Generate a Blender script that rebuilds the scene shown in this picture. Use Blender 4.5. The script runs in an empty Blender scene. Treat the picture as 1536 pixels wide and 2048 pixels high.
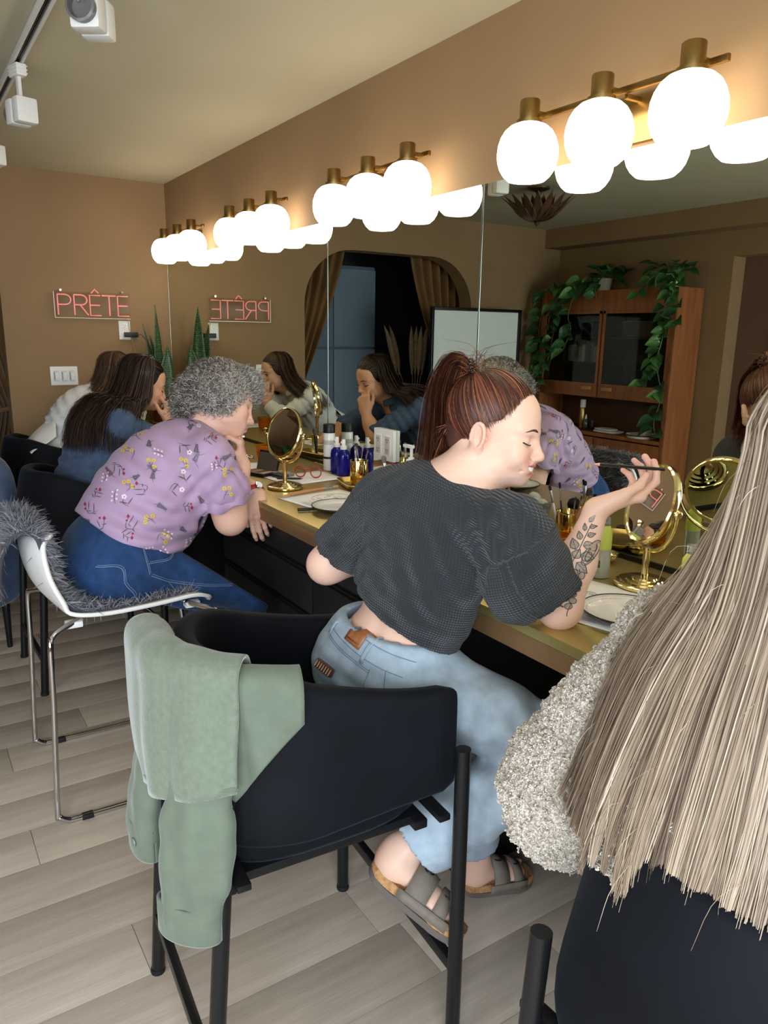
import bpy, bmesh, math, random
import numpy as np
from math import sin, cos, pi, radians
from mathutils import Vector, Matrix
from mathutils.bvhtree import BVHTree
random.seed(7); RNG = np.random.default_rng(7)
sc = bpy.context.scene
COL = sc.collection
# ------------------------------------------------------------------ camera
yaw, pitch, roll = radians(33.124), radians(13.328), radians(0.849)
fw = Vector((sin(yaw)*cos(pitch), cos(yaw)*cos(pitch), -sin(pitch)))
rt = Vector((cos(yaw), -sin(yaw), 0)); up = rt.cross(fw)
r2 = rt*cos(roll)+up*sin(roll); u2 = -rt*sin(roll)+up*cos(roll)
cd = bpy.data.cameras.new('camera'); cam = bpy.data.objects.new('camera', cd); COL.objects.link(cam)
cd.sensor_fit = 'HORIZONTAL'; cd.sensor_width = 36.0; cd.lens = 36.0*1496.3/1536.0
cd.clip_start = 0.02; cd.clip_end = 60
cam.matrix_world = Matrix(((r2.x, u2.x, -fw.x, 0), (r2.y, u2.y, -fw.y, 0), (r2.z, u2.z, -fw.z, 1.5), (0, 0, 0, 1)))
sc.camera = cam
# ------------------------------------------------------------------ world, daylight, exposure
wd = bpy.data.worlds.new('world'); sc.world = wd; wd.use_nodes = True
bg = wd.node_tree.nodes['Background']; bg.inputs[0].default_value = (0.75, 0.86, 1.0, 1); bg.inputs[1].default_value = 1.0
def area(name, loc, rot, sx, sy, power, col):
    l = bpy.data.lights.new(name, 'AREA'); l.shape = 'RECTANGLE'; l.size = sx; l.size_y = sy; l.energy = power; l.color = col
    o = bpy.data.objects.new(name, l); o.location = loc; o.rotation_euler = rot; COL.objects.link(o); return o
# daylight falling through the two windows of the wall behind the photographer
area('daylight', (-0.75, -1.12, 1.45), (radians(75), 0, 0), 1.9, 1.6, 76, (0.80, 0.90, 1.0))
area('daylight', (-2.26, 0.25, 1.45), (0, radians(-80), 0), 1.6, 1.3, 26, (0.80, 0.90, 1.0))
GLOBE_POWER = 4.8
sc.view_settings.view_transform = 'Standard'; sc.view_settings.look = 'None'
sc.view_settings.gamma = 1.0; sc.view_settings.use_curve_mapping = False
sc.view_settings.exposure = 0.75
# ------------------------------------------------------------------ materials
MATS = {}
def lin(c):
    f = lambda v: v/12.92 if v <= .04045 else ((v+.055)/1.055)**2.4
    return tuple(f(x/255.0) for x in c)
def mat(name, rgb=(128, 128, 128), rough=.5, metal=0., var=None, bump=None, emit=0., trans=0., ior=1.45, attr=None,
        sheen=0., coat=0., spec=None, alpha=1., sub=0., stretch=None, linear=None, aniso=0.):
    """principled material; var=(scale, amount) tints by noise, bump=(scale, strength, distance)"""
    if name in MATS: return MATS[name]
    m = bpy.data.materials.new(name); m.use_nodes = True; nt = m.node_tree; b = nt.nodes['Principled BSDF']
    c = linear or lin(rgb); b.inputs['Base Color'].default_value = (*c, 1)
    b.inputs['Roughness'].default_value = rough; b.inputs['Metallic'].default_value = metal
    b.inputs['IOR'].default_value = ior
    if trans: b.inputs['Transmission Weight'].default_value = trans
    if sheen:
        b.inputs['Sheen Weight'].default_value = sheen; b.inputs['Sheen Roughness'].default_value = .4
    if coat: b.inputs['Coat Weight'].default_value = coat
    if spec is not None: b.inputs['Specular IOR Level'].default_value = spec
    if alpha < 1: b.inputs['Alpha'].default_value = alpha
    if aniso: b.inputs['Anisotropic'].default_value = aniso
    if sub:
        b.inputs['Subsurface Weight'].default_value = sub; b.inputs['Subsurface Radius'].default_value = (.02, .008, .004)
        b.inputs['Subsurface Scale'].default_value = .25
    if emit:
        b.inputs['Emission Color'].default_value = (*c, 1); b.inputs['Emission Strength'].default_value = emit
    L = nt.links.new; csock = None
    if var or bump:
        tc = nt.nodes.new('ShaderNodeTexCoord'); co = tc.outputs['Object']
        if stretch:
            mp = nt.nodes.new('ShaderNodeMapping'); mp.inputs['Scale'].default_value = stretch; L(co, mp.inputs[0]); co = mp.outputs[0]
    if attr:
        at = nt.nodes.new('ShaderNodeAttribute'); at.attribute_name = attr; csock = at.outputs['Color']
    if var:
        n = nt.nodes.new('ShaderNodeTexNoise'); n.inputs['Scale'].default_value = var[0]; n.inputs['Detail'].default_value = 4; L(co, n.inputs['Vector'])
        mr = nt.nodes.new('ShaderNodeMapRange'); L(n.outputs[0], mr.inputs[0])
        mr.inputs[1].default_value = .3; mr.inputs[2].default_value = .7
        mr.inputs[3].default_value = 1-var[1]; mr.inputs[4].default_value = 1+var[1]
        mx = nt.nodes.new('ShaderNodeMix'); mx.data_type = 'RGBA'; mx.blend_type = 'MULTIPLY'; mx.inputs[0].default_value = 1
        if csock: L(csock, mx.inputs[6])
        else: mx.inputs[6].default_value = (*c, 1)
        L(mr.outputs[0], mx.inputs[7]); csock = mx.outputs[2]
    if csock: L(csock, b.inputs['Base Color'])
    if bump:
        n2 = nt.nodes.new('ShaderNodeTexNoise'); n2.inputs['Scale'].default_value = bump[0]; n2.inputs['Detail'].default_value = 3; L(co, n2.inputs['Vector'])
        bp = nt.nodes.new('ShaderNodeBump'); bp.inputs['Strength'].default_value = bump[1]; bp.inputs['Distance'].default_value = bump[2]
        L(n2.outputs[0], bp.inputs['Height']); L(bp.outputs[0], b.inputs['Normal'])
    MATS[name] = m; return m
# ------------------------------------------------------------------ object helpers
WORLD = {}          # things whose parts are modelled in room coordinates
def link(o, parent=None):
    COL.objects.link(o)
    if parent:
        o.parent = parent
        if parent.name in WORLD: o.location = -Vector(WORLD[parent.name])
    return o
def tag(o, label, cat, group=None, kind=None):
    if label: o['label'] = label
    if cat: o['category'] = cat
    if group: o['group'] = group
    if kind: o['kind'] = kind
    return o
def thing(name, label, cat, loc=(0, 0, 0), rz=0., group=None):
    o = bpy.data.objects.new(name, None); o.empty_display_size = .05; o.location = loc; o.rotation_euler = (0, 0, rz)
    COL.objects.link(o); return tag(o, label, cat, group)
def copy_tree(o, parent=None):
    c = o.copy(); COL.objects.link(c); c.parent = parent
    for ch in o.children: copy_tree(ch, c)
    return c
def rotz(a): return np.array([[cos(a), -sin(a), 0], [sin(a), cos(a), 0], [0, 0, 1.]])
def rotx(a): return np.array([[1., 0, 0], [0, cos(a), -sin(a)], [0, sin(a), cos(a)]])
def roty(a): return np.array([[cos(a), 0, sin(a)], [0, 1., 0], [-sin(a), 0, cos(a)]])
def nrm(v):
    v = np.asarray(v, float); return v/max(1e-9, np.linalg.norm(v))
def frame_z(d, hint=(0, 0, 1)):
    """3x3 matrix whose third column is d"""
    z = nrm(d); h = np.array(hint, float)
    if abs(z@h) > .97: h = np.array([1., 0, 0])
    x = nrm(np.cross(h, z)); return np.stack([x, np.cross(z, x), z], 1)
class MB:
    """collects shapes into ONE mesh"""
    def __init__(s): s.v = []; s.f = []; s.mi = []; s.n = 0
    def raw(s, vs, fs, R=None, t=None, mi=0):
        vs = np.asarray(vs, float).reshape(-1, 3)
        if R is not None: vs = vs@np.asarray(R).T
        if t is not None: vs = vs+np.asarray(t)
        s.v.append(vs); s.f += [tuple(int(i)+s.n for i in f) for f in fs]; s.mi += [mi]*len(fs); s.n += len(vs); return s
    def box(s, c, d, R=None, bev=0., mi=0):
        c = np.array(c, float); h = np.array(d, float)/2
        if bev <= 0:
            vs = [(x*h[0], y*h[1], z*h[2]) for z in (-1, 1) for y in (-1, 1) for x in (-1, 1)]
            return s.raw(vs, [(0, 2, 3, 1), (4, 5, 7, 6), (0, 1, 5, 4), (2, 6, 7, 3), (0, 4, 6, 2), (1, 3, 7, 5)], R, c, mi)
        bm = bmesh.new(); bmesh.ops.create_cube(bm, size=1); bmesh.ops.scale(bm, vec=Vector(h*2), verts=bm.verts)
        bmesh.ops.bevel(bm, geom=list(bm.edges), offset=min(bev, min(h)*.98), segments=2, profile=.6, affect='EDGES')
        bm.verts.ensure_lookup_table(); s.raw([v.co[:] for v in bm.verts], [[v.index for v in f.verts] for f in bm.faces], R, c, mi); bm.free(); return s
    def tube(s, pts, r, n=10, mi=0, cap=True, flat=1., hint=(0, 0, 1)):
        P = np.asarray(pts, float); m = len(P); rr = np.broadcast_to(np.asarray(r, float), (m,))
        T = np.gradient(P, axis=0); T /= np.maximum(1e-9, np.linalg.norm(T, axis=1))[:, None]
        a = np.array(hint, float)
        if abs(T[0]@a) > .95: a = np.array([1., .1, 0])
        vs = []
        for i in range(m):
            a = a-T[i]*(a@T[i]); a = nrm(a); b = np.cross(T[i], a)
            for k in range(n):
                q = 2*pi*k/n; vs.append(P[i]+rr[i]*(cos(q)*a*flat+sin(q)*b))
        fs = [(i*n+k, i*n+(k+1) % n, (i+1)*n+(k+1) % n, (i+1)*n+k) for i in range(m-1) for k in range(n)]
        if cap: fs += [tuple(range(n-1, -1, -1)), tuple((m-1)*n+k for k in range(n))]
        return s.raw(vs, fs, mi=mi)
    def lathe(s, prof, n=32, R=None, t=None, mi=0, sx=1., sy=1.):
        """prof: (radius, z) pairs"""
        m = len(prof); vs = []
        for r, z in prof:
            for k in range(n):
                q = 2*pi*k/n; vs.append((r*cos(q)*sx, r*sin(q)*sy, z))
        fs = [(i*n+k, i*n+(k+1) % n, (i+1)*n+(k+1) % n, (i+1)*n+k) for i in range(m-1) for k in range(n)]
        if prof[0][0] > 1e-6 and prof[-1][0] > 1e-6:      # a ring: close the section, no caps
            fs += [((m-1)*n+k, (m-1)*n+(k+1) % n, (k+1) % n, k) for k in range(n)]; return s.raw(vs, fs, R, t, mi)
        if prof[0][0] > 1e-6: fs.append(tuple(range(n-1, -1, -1)))
        if prof[-1][0] > 1e-6: fs.append(tuple((m-1)*n+k for k in range(n)))
        return s.raw(vs, fs, R, t, mi)
    def prism(s, poly, z0, z1, R=None, t=None, mi=0):
        n = len(poly); vs = [(x, y, z0) for x, y in poly]+[(x, y, z1) for x, y in poly]
        fs = [tuple(range(n-1, -1, -1)), tuple(range(n, 2*n))]+[(i, (i+1) % n, n+(i+1) % n, n+i) for i in range(n)]
        return s.raw(vs, fs, R, t, mi)
    def grid(s, P, mi=0, wrap=False):
        P = np.asarray(P, float); a, b = P.shape[:2]
        fs = [(i*b+j, i*b+(j+1) % b, (i+1)*b+(j+1) % b, (i+1)*b+j) for i in range(a-1) for j in range(b if wrap else b-1)]
        return s.raw(P.reshape(-1, 3), fs, mi=mi)
    def ell(s, c, r, R=None, n=12, mi=0):
        vs = []; m = n//2
        for i in range(1, m):
            a = pi*i/m
            for k in range(n): vs.append((r[0]*sin(a)*cos(2*pi*k/n), r[1]*sin(a)*sin(2*pi*k/n), r[2]*cos(a)))
        vs += [(0, 0, r[2]), (0, 0, -r[2])]; N = (m-1)*n
        fs = [(i*n+k, (i+1)*n+k, (i+1)*n+(k+1) % n, i*n+(k+1) % n) for i in range(m-2) for k in range(n)]
        fs += [(N, k, (k+1) % n) for k in range(n)]+[(N+1, (m-2)*n+(k+1) % n, (m-2)*n+k) for k in range(n)]
        return s.raw(vs, fs, R, c, mi)
    def mesh(s, name, mats, smooth=True, angle=40):
        me = bpy.data.meshes.new(name); me.from_pydata(np.concatenate(s.v).tolist(), [], s.f)
        for m in (mats if isinstance(mats, (list, tuple)) else [mats]): me.materials.append(m)
        if any(s.mi): me.polygons.foreach_set('material_index', s.mi)
        if smooth:
            me.shade_smooth() if hasattr(me, 'shade_smooth') else None
            if angle < 180: me.set_sharp_from_angle(angle=radians(angle))
        me.update(); return me
    def build(s, name, mats, parent=None, smooth=True, angle=40, loc=None, rz=None, sub=0, solid=0.):
        o = bpy.data.objects.new(name, s.mesh(name, mats, smooth, angle))
        if loc is not None: o.location = loc
        if rz is not None: o.rotation_euler = (0, 0, rz)
        if solid:
            md = o.modifiers.new('solid', 'SOLIDIFY'); md.thickness = solid; md.offset = 0
        if sub:
            md = o.modifiers.new('sub', 'SUBSURF'); md.levels = sub; md.render_levels = sub
        return link(o, parent)
def spline(pts, n):
    """Catmull-Rom through pts, n samples"""
    P = np.asarray(pts, float); m = len(P)
    Q = np.concatenate([[2*P[0]-P[1]], P, [2*P[-1]-P[-2]]]); t = np.linspace(0, m-1-1e-6, n); i = t.astype(int); u = (t-i)[:, None]
    a, b, c, d = Q[i], Q[i+1], Q[i+2], Q[i+3]
    return .5*(2*b+(c-a)*u+(2*a-5*b+4*c-d)*u*u+(3*b-a-3*c+d)*u**3)
def surf(C, nu, nv):
    """smooth grid through a grid of control points"""
    C = np.asarray(C, float); A = np.stack([spline(C[:, j], nu) for j in range(C.shape[1])], 1)
    return np.stack([spline(A[i], nv) for i in range(nu)], 0)
def text_mesh(txt, size, extrude=0., bevel=0.):
    cu = bpy.data.curves.new('text', 'FONT'); cu.body = txt; cu.size = size; cu.extrude = extrude; cu.bevel_depth = bevel
    cu.align_x = 'CENTER'; cu.align_y = 'CENTER'; cu.resolution_u = 3
    o = bpy.data.objects.new('text', cu); COL.objects.link(o); dg = bpy.context.evaluated_depsgraph_get()
    me = bpy.data.meshes.new_from_object(o.evaluated_get(dg)); bpy.data.objects.remove(o); bpy.data.curves.remove(cu); return me
def text_part(txt, size, name, m, parent, loc, R, extrude=.0003):
    me = text_mesh(txt, size, extrude); me.materials.clear(); me.materials.append(m); me.name = name
    o = bpy.data.objects.new(name, me); o.matrix_local = Matrix.Translation(loc)@Matrix(np.asarray(R).tolist()).to_4x4()
    return link(o, parent)
# ------------------------------------------------------------------ the room
W = 1.64; FAR = 5.21; LEFT = -2.03; BACK = -1.0; CEIL = 2.44
paint = mat('tan_wall_paint', (140, 112, 78), .75, var=(3, .05), bump=(180, .12, .002))
ceilm = mat('ceiling_paint', (184, 177, 150), .85, var=(2, .03), bump=(220, .1, .002))
dark_base = mat('floor_underlay', (70, 62, 55), .9)
def struct(o): o['kind'] = 'structure'; return o
# floor of individual planks
floor = struct(MB().box(((W+LEFT)/2, (FAR+BACK)/2+.6, -.03), (W-LEFT+.2, FAR-BACK+1.4, .04)).build('floor', dark_base))
def wood_floor(i):
    n = 'vinyl_plank_%d' % i
    m = mat(n, rgb=[(186, 171, 154), (178, 163, 147), (193, 179, 163), (171, 157, 142)][i], rough=.46, var=(2.2, .12), bump=(9, .25, .002), stretch=(1.2, 16, 1))
    return m
pw, pl = .183, 1.22; pm = [wood_floor(i) for i in range(4)]
def plank_mesh(L, i):
    return MB().box((0, 0, -.005), (L-.0012, pw-.0012, .01), bev=.0012).mesh('plank', pm[i])
pcache = {}
y0 = 1.178-pw*15; rows = int((FAR+.9-y0)/pw)+1
known = {0: .955, 2: .362, 6: .546, 8: .2, 9: .485}
for r in range(rows):
    yc = y0+pw*(r+.5); off = known.get(r-15, (r*.437) % pl)
    x = off-pl*math.ceil((off-LEFT)/pl)
    while x < W-.02:
        a, b = max(x, LEFT), min(x+pl, W)
        if b-a > .05:
            key = (round(b-a, 3), (r*3+int(x*2)) % 4)
            if key not in pcache: pcache[key] = plank_mesh(*key)
            o = bpy.data.objects.new('plank', pcache[key]); o.location = ((a+b)/2, yc, 0); link(o, floor)
        x += pl
struct(MB().box(((W+LEFT)/2, (FAR+BACK)/2+.6, CEIL+.05), (W-LEFT+.5, FAR-BACK+1.6, .1)).build('ceiling', ceilm, smooth=False))
struct(MB().box((W+.1, (FAR+BACK)/2+.6, CEIL/2), (.2, FAR-BACK+1.5, CEIL)).build('wall_right', paint, smooth=False))
# far wall with the rounded arch
def arch_outline(x0, x1, zt, r, n=10):
    pts = [(x0, -.02), (x0, zt-r)]
    for i in range(1, n+1):
        a = pi-(pi/2)*i/n; pts.append((x0+r+r*cos(a), zt-r+r*sin(a)))
    for i in range(0, n+1):
        a = pi/2-(pi/2)*i/n; pts.append((x1-r+r*cos(a), zt-r+r*sin(a)))
    pts += [(x1, -.02)]; return pts
AX0, AX1, AZ, AR, AT = -1.0, .608, 2.13, .42, .16
def wall_with_hole(hole, y0, y1):
    """wall from LEFT to W with an opening whose outline is hole (left foot, up, over, right foot)"""
    mb = MB()
    def quad(p): mb.raw([(x, y0, z) for x, z in p]+[(x, y1, z) for x, z in p], [(0, 1, 2, 3), (7, 6, 5, 4)])
    quad([(LEFT, -.02), (hole[0][0], -.02), (hole[0][0], CEIL), (LEFT, CEIL)]); quad([(hole[-1][0], -.02), (W, -.02), (W, CEIL), (hole[-1][0], CEIL)])
    for a, b in zip(hole[:-1], hole[1:]):
        if b[0]-a[0] > 1e-6: quad([a, b, (b[0], CEIL), (a[0], CEIL)])
        mb.raw([(a[0], y0, a[1]), (b[0], y0, b[1]), (b[0], y1, b[1]), (a[0], y1, a[1])], [(0, 1, 2, 3)])
    return mb
hole = arch_outline(AX0, AX1, AZ, AR)
struct(wall_with_hole(hole, FAR, FAR+AT).build('wall_far', paint, angle=30))
# left wall with the doorway recess, soffit above
lw = MB(); dy0, dy1, dz = 2.42, 3.46, 2.1
for ya, yb, za, zb in ((BACK-.1, -.45, 0, CEIL), (.95, dy0, 0, CEIL), (-.45, .95, 0, .6), (-.45, .95, 2.25, CEIL)): lw.box((LEFT-.1, (ya+yb)/2, (za+zb)/2), (.2, yb-ya, zb-za))
lw.box((LEFT-.1, (dy1+FAR)/2+.08, CEIL/2), (.2, FAR-dy1+.16, CEIL)); lw.box((LEFT-.1, (dy0+dy1)/2, (dz+CEIL)/2), (.2, dy1-dy0, CEIL-dz))
struct(lw.build('wall_left', paint, smooth=False))
struct(MB().box((LEFT+.1, (FAR+BACK)/2, 2.36), (.2, FAR-BACK, .16)).build('trim_1', paint, smooth=False))
doorm = mat('brown_door_paint', (104, 78, 62), .5, var=(4, .06))
d1 = struct(MB().box((LEFT-.17, (dy0+dy1)/2, dz/2), (.04, dy1-dy0, dz)).build('door_1', doorm, smooth=False))
MB().box((LEFT-.14, dy1-.34, 1.0), (.03, .05, 1.9)).box((LEFT-.14, dy0+.1, 1.0), (.03, .05, 1.9)).box((LEFT-.14, (dy0+dy1)/2-.12, 1.93), (.03, .66, .05)).build('door_frame', mat('door_trim', (84, 62, 50), .45), d1)
MB().lathe([(.024, 0), (.024, .01), (.012, .02), (.012, .04), (.028, .055), (.026, .075), (.01, .08), (0, .08)], 20, R=roty(pi/2), t=(LEFT-.15, dy0+.2, 1.0)).build('door_knob', mat('dull_brass', (150, 118, 66), .35, 1), d1)
# back wall with two windows behind the photographer
winf = mat('window_frame_white', (225, 224, 220), .5)
def window_wall(name, x0, x1, z0, z1, lo, hi, axis, pos, th, wname):
    mb = MB()
    def bx(a0, a1, b0, b1):
        if axis == 'y': mb.box(((a0+a1)/2, pos, (b0+b1)/2), (a1-a0, th, b1-b0))
        else: mb.box((pos, (a0+a1)/2, (b0+b1)/2), (th, a1-a0, b1-b0))
    bx(lo, x0, 0, CEIL); bx(x1, hi, 0, CEIL); bx(x0, x1, 0, z0); bx(x0, x1, z1, CEIL)
    struct(mb.build(name, paint, smooth=False))
    w = MB()
    for q in (x0+.02, (x0+x1)/2, x1-.02):
        w.box((q, pos, (z0+z1)/2) if axis == 'y' else (pos, q, (z0+z1)/2), (.05, .06, z1-z0) if axis == 'y' else (.06, .05, z1-z0), bev=.004)
    for z in (z0+.02, z1-.02):
        w.box(((x0+x1)/2, pos, z) if axis == 'y' else (pos, (x0+x1)/2, z), (x1-x0, .07, .05) if axis == 'y' else (.07, x1-x0, .05), bev=.004)
    struct(w.build(wname, winf, smooth=False))
window_wall('wall_back', -1.75, .25, .6, 2.25, LEFT-.2, W, 'y', BACK-.05, .1, 'window_1')
w2 = MB()
for q in (-.43, .25, .93): w2.box((LEFT-.1, q, 1.425), (.06, .05, 1.65), bev=.004)
for z in (.62, 2.23): w2.box((LEFT-.1, .25, z), (.07, 1.4, .05), bev=.004)
struct(w2.build('window_2', winf, smooth=False))
# baseboards
bbm = mat('baseboard_paint', (126, 98, 72), .6)
struct(MB().box((W-.01, -.4, .05), (.018, 2.0, .1), bev=.003).build('baseboard_right', bbm))
struct(MB().box(((AX1+W)/2, FAR-.008, .05), (W-AX1, .016, .1), bev=.003).build('baseboard_far', bbm))
struct(MB().box((LEFT+.008, (dy1+FAR)/2, .05), (.016, FAR-dy1, .1), bev=.003).build('baseboard_left', bbm))
# room behind the arch: dark walls and blue cupboards
darkblue = mat('dark_navy_paint', (30, 36, 46), .6, var=(3, .08))
nk = MB(); nk.box((-.2, FAR+1.32, CEIL/2), (2.6, .08, CEIL)); nk.box((-1.46, FAR+.72, CEIL/2), (.08, 1.2, CEIL)); nk.box((1.06, FAR+.72, CEIL/2), (.08, 1.2, CEIL))
struct(nk.build('wall_alcove', darkblue, smooth=False))
# mirror wall: three panes on the right wall
mirm = mat('mirror_silver', (216, 221, 209), 0.0, 1.0)
edge = mat('mirror_edge', (140, 146, 140), .2, .7)
mir = thing('wall_mirror', 'wide frameless wall mirror of three panes above the gold counter', 'mirror', (W, 2.0, .915))
for a, b in ((2.981, FAR-.005), (1.958, 2.977), (-1.2, 1.954)):
    p = MB().box((-.003, (a+b)/2-2.0, .526), (.006, b-a, 1.05)).build('mirror_pane', mirm, mir, smooth=False)
    for q in (b-2.0-.0007, a-2.0+.0007): MB().box((-.0035, q, .526), (.0062, .0013, 1.0504)).build('polished_edge', edge, p, smooth=False)
MB().box((-.005, 0, .004), (.01, 6.4, .012)).build('bottom_channel', mat('black_channel', (18, 17, 16), .5), mir, smooth=False)
# ------------------------------------------------------------------ counter and drawers
goldtop = mat('gold_laminate', (186, 166, 104), .36, .72, var=(60, .03), bump=(400, .04, .0006))
ct = thing('counter', 'long matte gold vanity counter running under the wall mirror', 'counter', (1.35, 2.0, 0))
ctr_y0, ctr_y1 = -.9, FAR-.003
MB().box((0, (ctr_y0+ctr_y1)/2-2, .8985), (.576, ctr_y1-ctr_y0, .023), bev=.002).build('worktop', goldtop, ct)
MB().box((-.277, (ctr_y0+ctr_y1)/2-2, .8645), (.022, ctr_y1-ctr_y0, .045), bev=.002).build('front_apron', mat('bronze_laminate', (158, 122, 84), .38, .6, var=(30, .04)), ct)
blackm = mat('black_laminate', (33, 31, 31), .42, var=(20, .08))
blackg = mat('black_gap', (8, 8, 9), .7)
MB().box((.27, (ctr_y0+ctr_y1)/2-2, .45), (.02, ctr_y1-ctr_y0, .8)).build('rear_panel', blackm, ct, smooth=False)
def drawer_unit(y0, y1, label):
    u = thing('drawer_cabinet', label, 'cabinet', (1.36, (y0+y1)/2, 0), 0, 'black drawer cabinets under the counter'); L = y1-y0
    MB().box((0, 0, .46), (.44, L, .76)).box((.02, 0, .04), (.38, L-.02, .08)).build('carcass', blackg, u, smooth=False)
    for z0, z1 in ((.725, .835), (.56, .695), (.335, .53), (.1, .305)):
        d = MB().box((-.231, 0, (z0+z1)/2), (.02, L-.006, z1-z0), bev=.0015).build('drawer', blackm, u)
        MB().box((-.2255, 0, z1+.006), (.012, L-.03, .008)).build('finger_pull', blackg, d, smooth=False)
drawer_unit(1.40, 2.15, 'wide black drawer cabinet under the counter behind the woman in the waffle tee')
drawer_unit(2.155, 2.975, 'wide black drawer cabinet under the counter beside the lavender blouse')
drawer_unit(3.86, 4.5, 'black drawer cabinet under the counter beyond the denim shirt')
# ------------------------------------------------------------------ vanity lights
brass = mat('aged_brass', (156, 128, 78), .3, 1., bump=(300, .05, .0005))
def globe_mat():
    m = bpy.data.materials.new('lit_opal_glass'); m.use_nodes = True; nt = m.node_tree; b = nt.nodes['Principled BSDF']
    b.inputs['Base Color'].default_value = (.9, .88, .84, 1); b.inputs['Emission Color'].default_value = (1, .86, .68, 1); b.inputs['Emission Strength'].default_value = GLOBE_POWER
    b.inputs['Roughness'].default_value = .2
    nt.links.new  # opal glass: plain glow
    return m
gm = globe_mat(); MATS['lit_opal_glass'] = gm
def vanity_light(yc, label):
    t = thing('vanity_light', label, 'wall lamp', (W, yc, 1.96), 0, 'three-globe vanity lights above the mirror')
    MB().box((-.008, 0, .07), (.016, .2, .11), bev=.004).build('backplate', brass, t)
    MB().box((-.062, .0, .128), (.012, .60, .016), bev=.003).build('crossbar', brass, t)
    for q in (-.03, .03): MB().box((-.035, q, .112), (.06, .012, .012), bev=.002).build('arm', brass, t)
    for dy in (-.25, 0, .25):
        g = MB().lathe([(0, -.058), (.03, -.059), (.0505, -.064), (.064, -.052), (.0745, -.036), (.081, -.016), (.083, .004), (.081, .024), (.0745, .044), (.064, .061), (.05, .073), (.033, .080), (.0, .082)], 32, t=(-.117, dy, .02)).build('globe', gm, t, angle=180)
        MB().lathe([(.034, .078), (.034, .088), (.0265, .09), (.0265, .136), (.024, .139), (0, .139)], 24, t=(-.117, dy, .02)).box((-.09, dy, .128), (.05, .014, .014)).build('lamp_socket', brass, t)
    return t
vanity_light(1.395, 'three-globe brass vanity light nearest the camera, above the smiling woman')
vanity_light(2.474, 'three-globe brass vanity light second from the camera, over the joint of two mirror panes')
vanity_light(3.552, 'three-globe brass vanity light second from the far corner')
vanity_light(4.63, 'smallest looking three-globe brass vanity light, right in the far corner')
vanity_light(.316, 'unseen three-globe brass vanity light added past the right edge for its light')  # unseen extra fixture, added at the row's spacing for the light it gives
# ------------------------------------------------------------------ ceiling track with spot heads
whitem = mat('white_metal', (214, 212, 206), .4); greym = mat('grey_slot', (110, 108, 104), .5)
tr = thing('track_rail', 'white ceiling track rail with grey slot at upper left', 'track light', (.5, 2.4, CEIL))
for q in (-.014, .014): MB().box((q, 0, -.012), (.009, 4.6, .022), bev=.002).build('rail', whitem, tr)
MB().box((0, 0, -.006), (.02, 4.6, .01)).build('slot', greym, tr, smooth=False)
for q in (-.003, .003): MB().box((q, 0, -.014), (.002, 4.6, .006)).build('conductor', mat('copper_strip', (80, 74, 66), .4, .8), tr, smooth=False)
def spot(y, rz, label, dx=0.):
    t = thing('track_spotlight', label, 'spotlight', (.5+dx, y, CEIL-.024), rz, 'white spotlights on the ceiling track')
    a = MB().box((0, 0, -.02), (.036, .07, .04), bev=.004)
    for k in range(3): a.box((0, 0, -.008-k*.012), (.04, .074, .003))
    a.build('adapter', whitem, t)
    MB().box((0, .0, -.085), (.012, .022, .1), bev=.002).build('stem', whitem, t)
    h = MB().box((0, -.034, -.155), (.075, .05, .085), bev=.01).box((0, .024, -.155), (.075, .05, .085), bev=.01).build('lamp_housing', whitem, t)
    MB().lathe([(.034, 0), (.036, .02), (.03, .022), (.026, .004), (0, .002)], 24, R=rotx(-pi/2), t=(0, .048, -.155)).build('lens_ring', mat('lens_grey', (96, 94, 92), .3), h)
    MB().lathe([(.012, 0), (.012, .006), (0, .007)], 16, R=roty(pi/2), t=(.037, -.005, -.15)).build('pivot_screw', whitem, h)
    MB().tube(spline([(.0, .015, -.04), (.01, .05, -.075), (.012, .075, -.11), (.0, .07, -.15)], 12), .003, 6).build('cable', mat('grey_cable', (120, 116, 108), .5), t)
spot(3.2, .25, 'white track spotlight hanging second from the camera at the left edge')
spot(2.16, 2.5, 'white track spotlight cut by the top edge of the picture', .02)
spot(4.05, .2, 'farthest white track spotlight, just peeking in at the left edge')
# ------------------------------------------------------------------ velvet bar stools
velvet = mat('navy_black_velvet', (10, 12, 18), .75, var=(7, .35), bump=(14, .15, .004), sheen=.07, spec=.2)
velvet.node_tree.nodes['Principled BSDF'].inputs['Sheen Tint'].default_value = (.25, .33, .45, 1)
bmetal = mat('black_powder_coat', (22, 23, 25), .33, .2)
rubber = mat('black_rubber', (14, 14, 15), .7)
def stool_path(a):
    """centre line of the wrap-around back, a = -1 (right arm end) .. 1 (left arm end); point and outward normal"""
    L = abs(a); sg = 1 if a >= 0 else -1
    if L < .60:
        q = (1-L/.60)*pi/2; x, y, nx, ny = -.02-.208*sin(q), .222*cos(q), -sin(q), cos(q)
    else: x, y, nx, ny = -.02+(L-.60)/.40*.285, .222, 0., 1.
    return x, sg*y, nx, sg*ny
def stool_top(L):
    sm = min(1, max(0, (L-.25)/.75)); sm = sm*sm*(3-2*sm); return .93-.10*sm, .612, .03*(1-sm)
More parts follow.
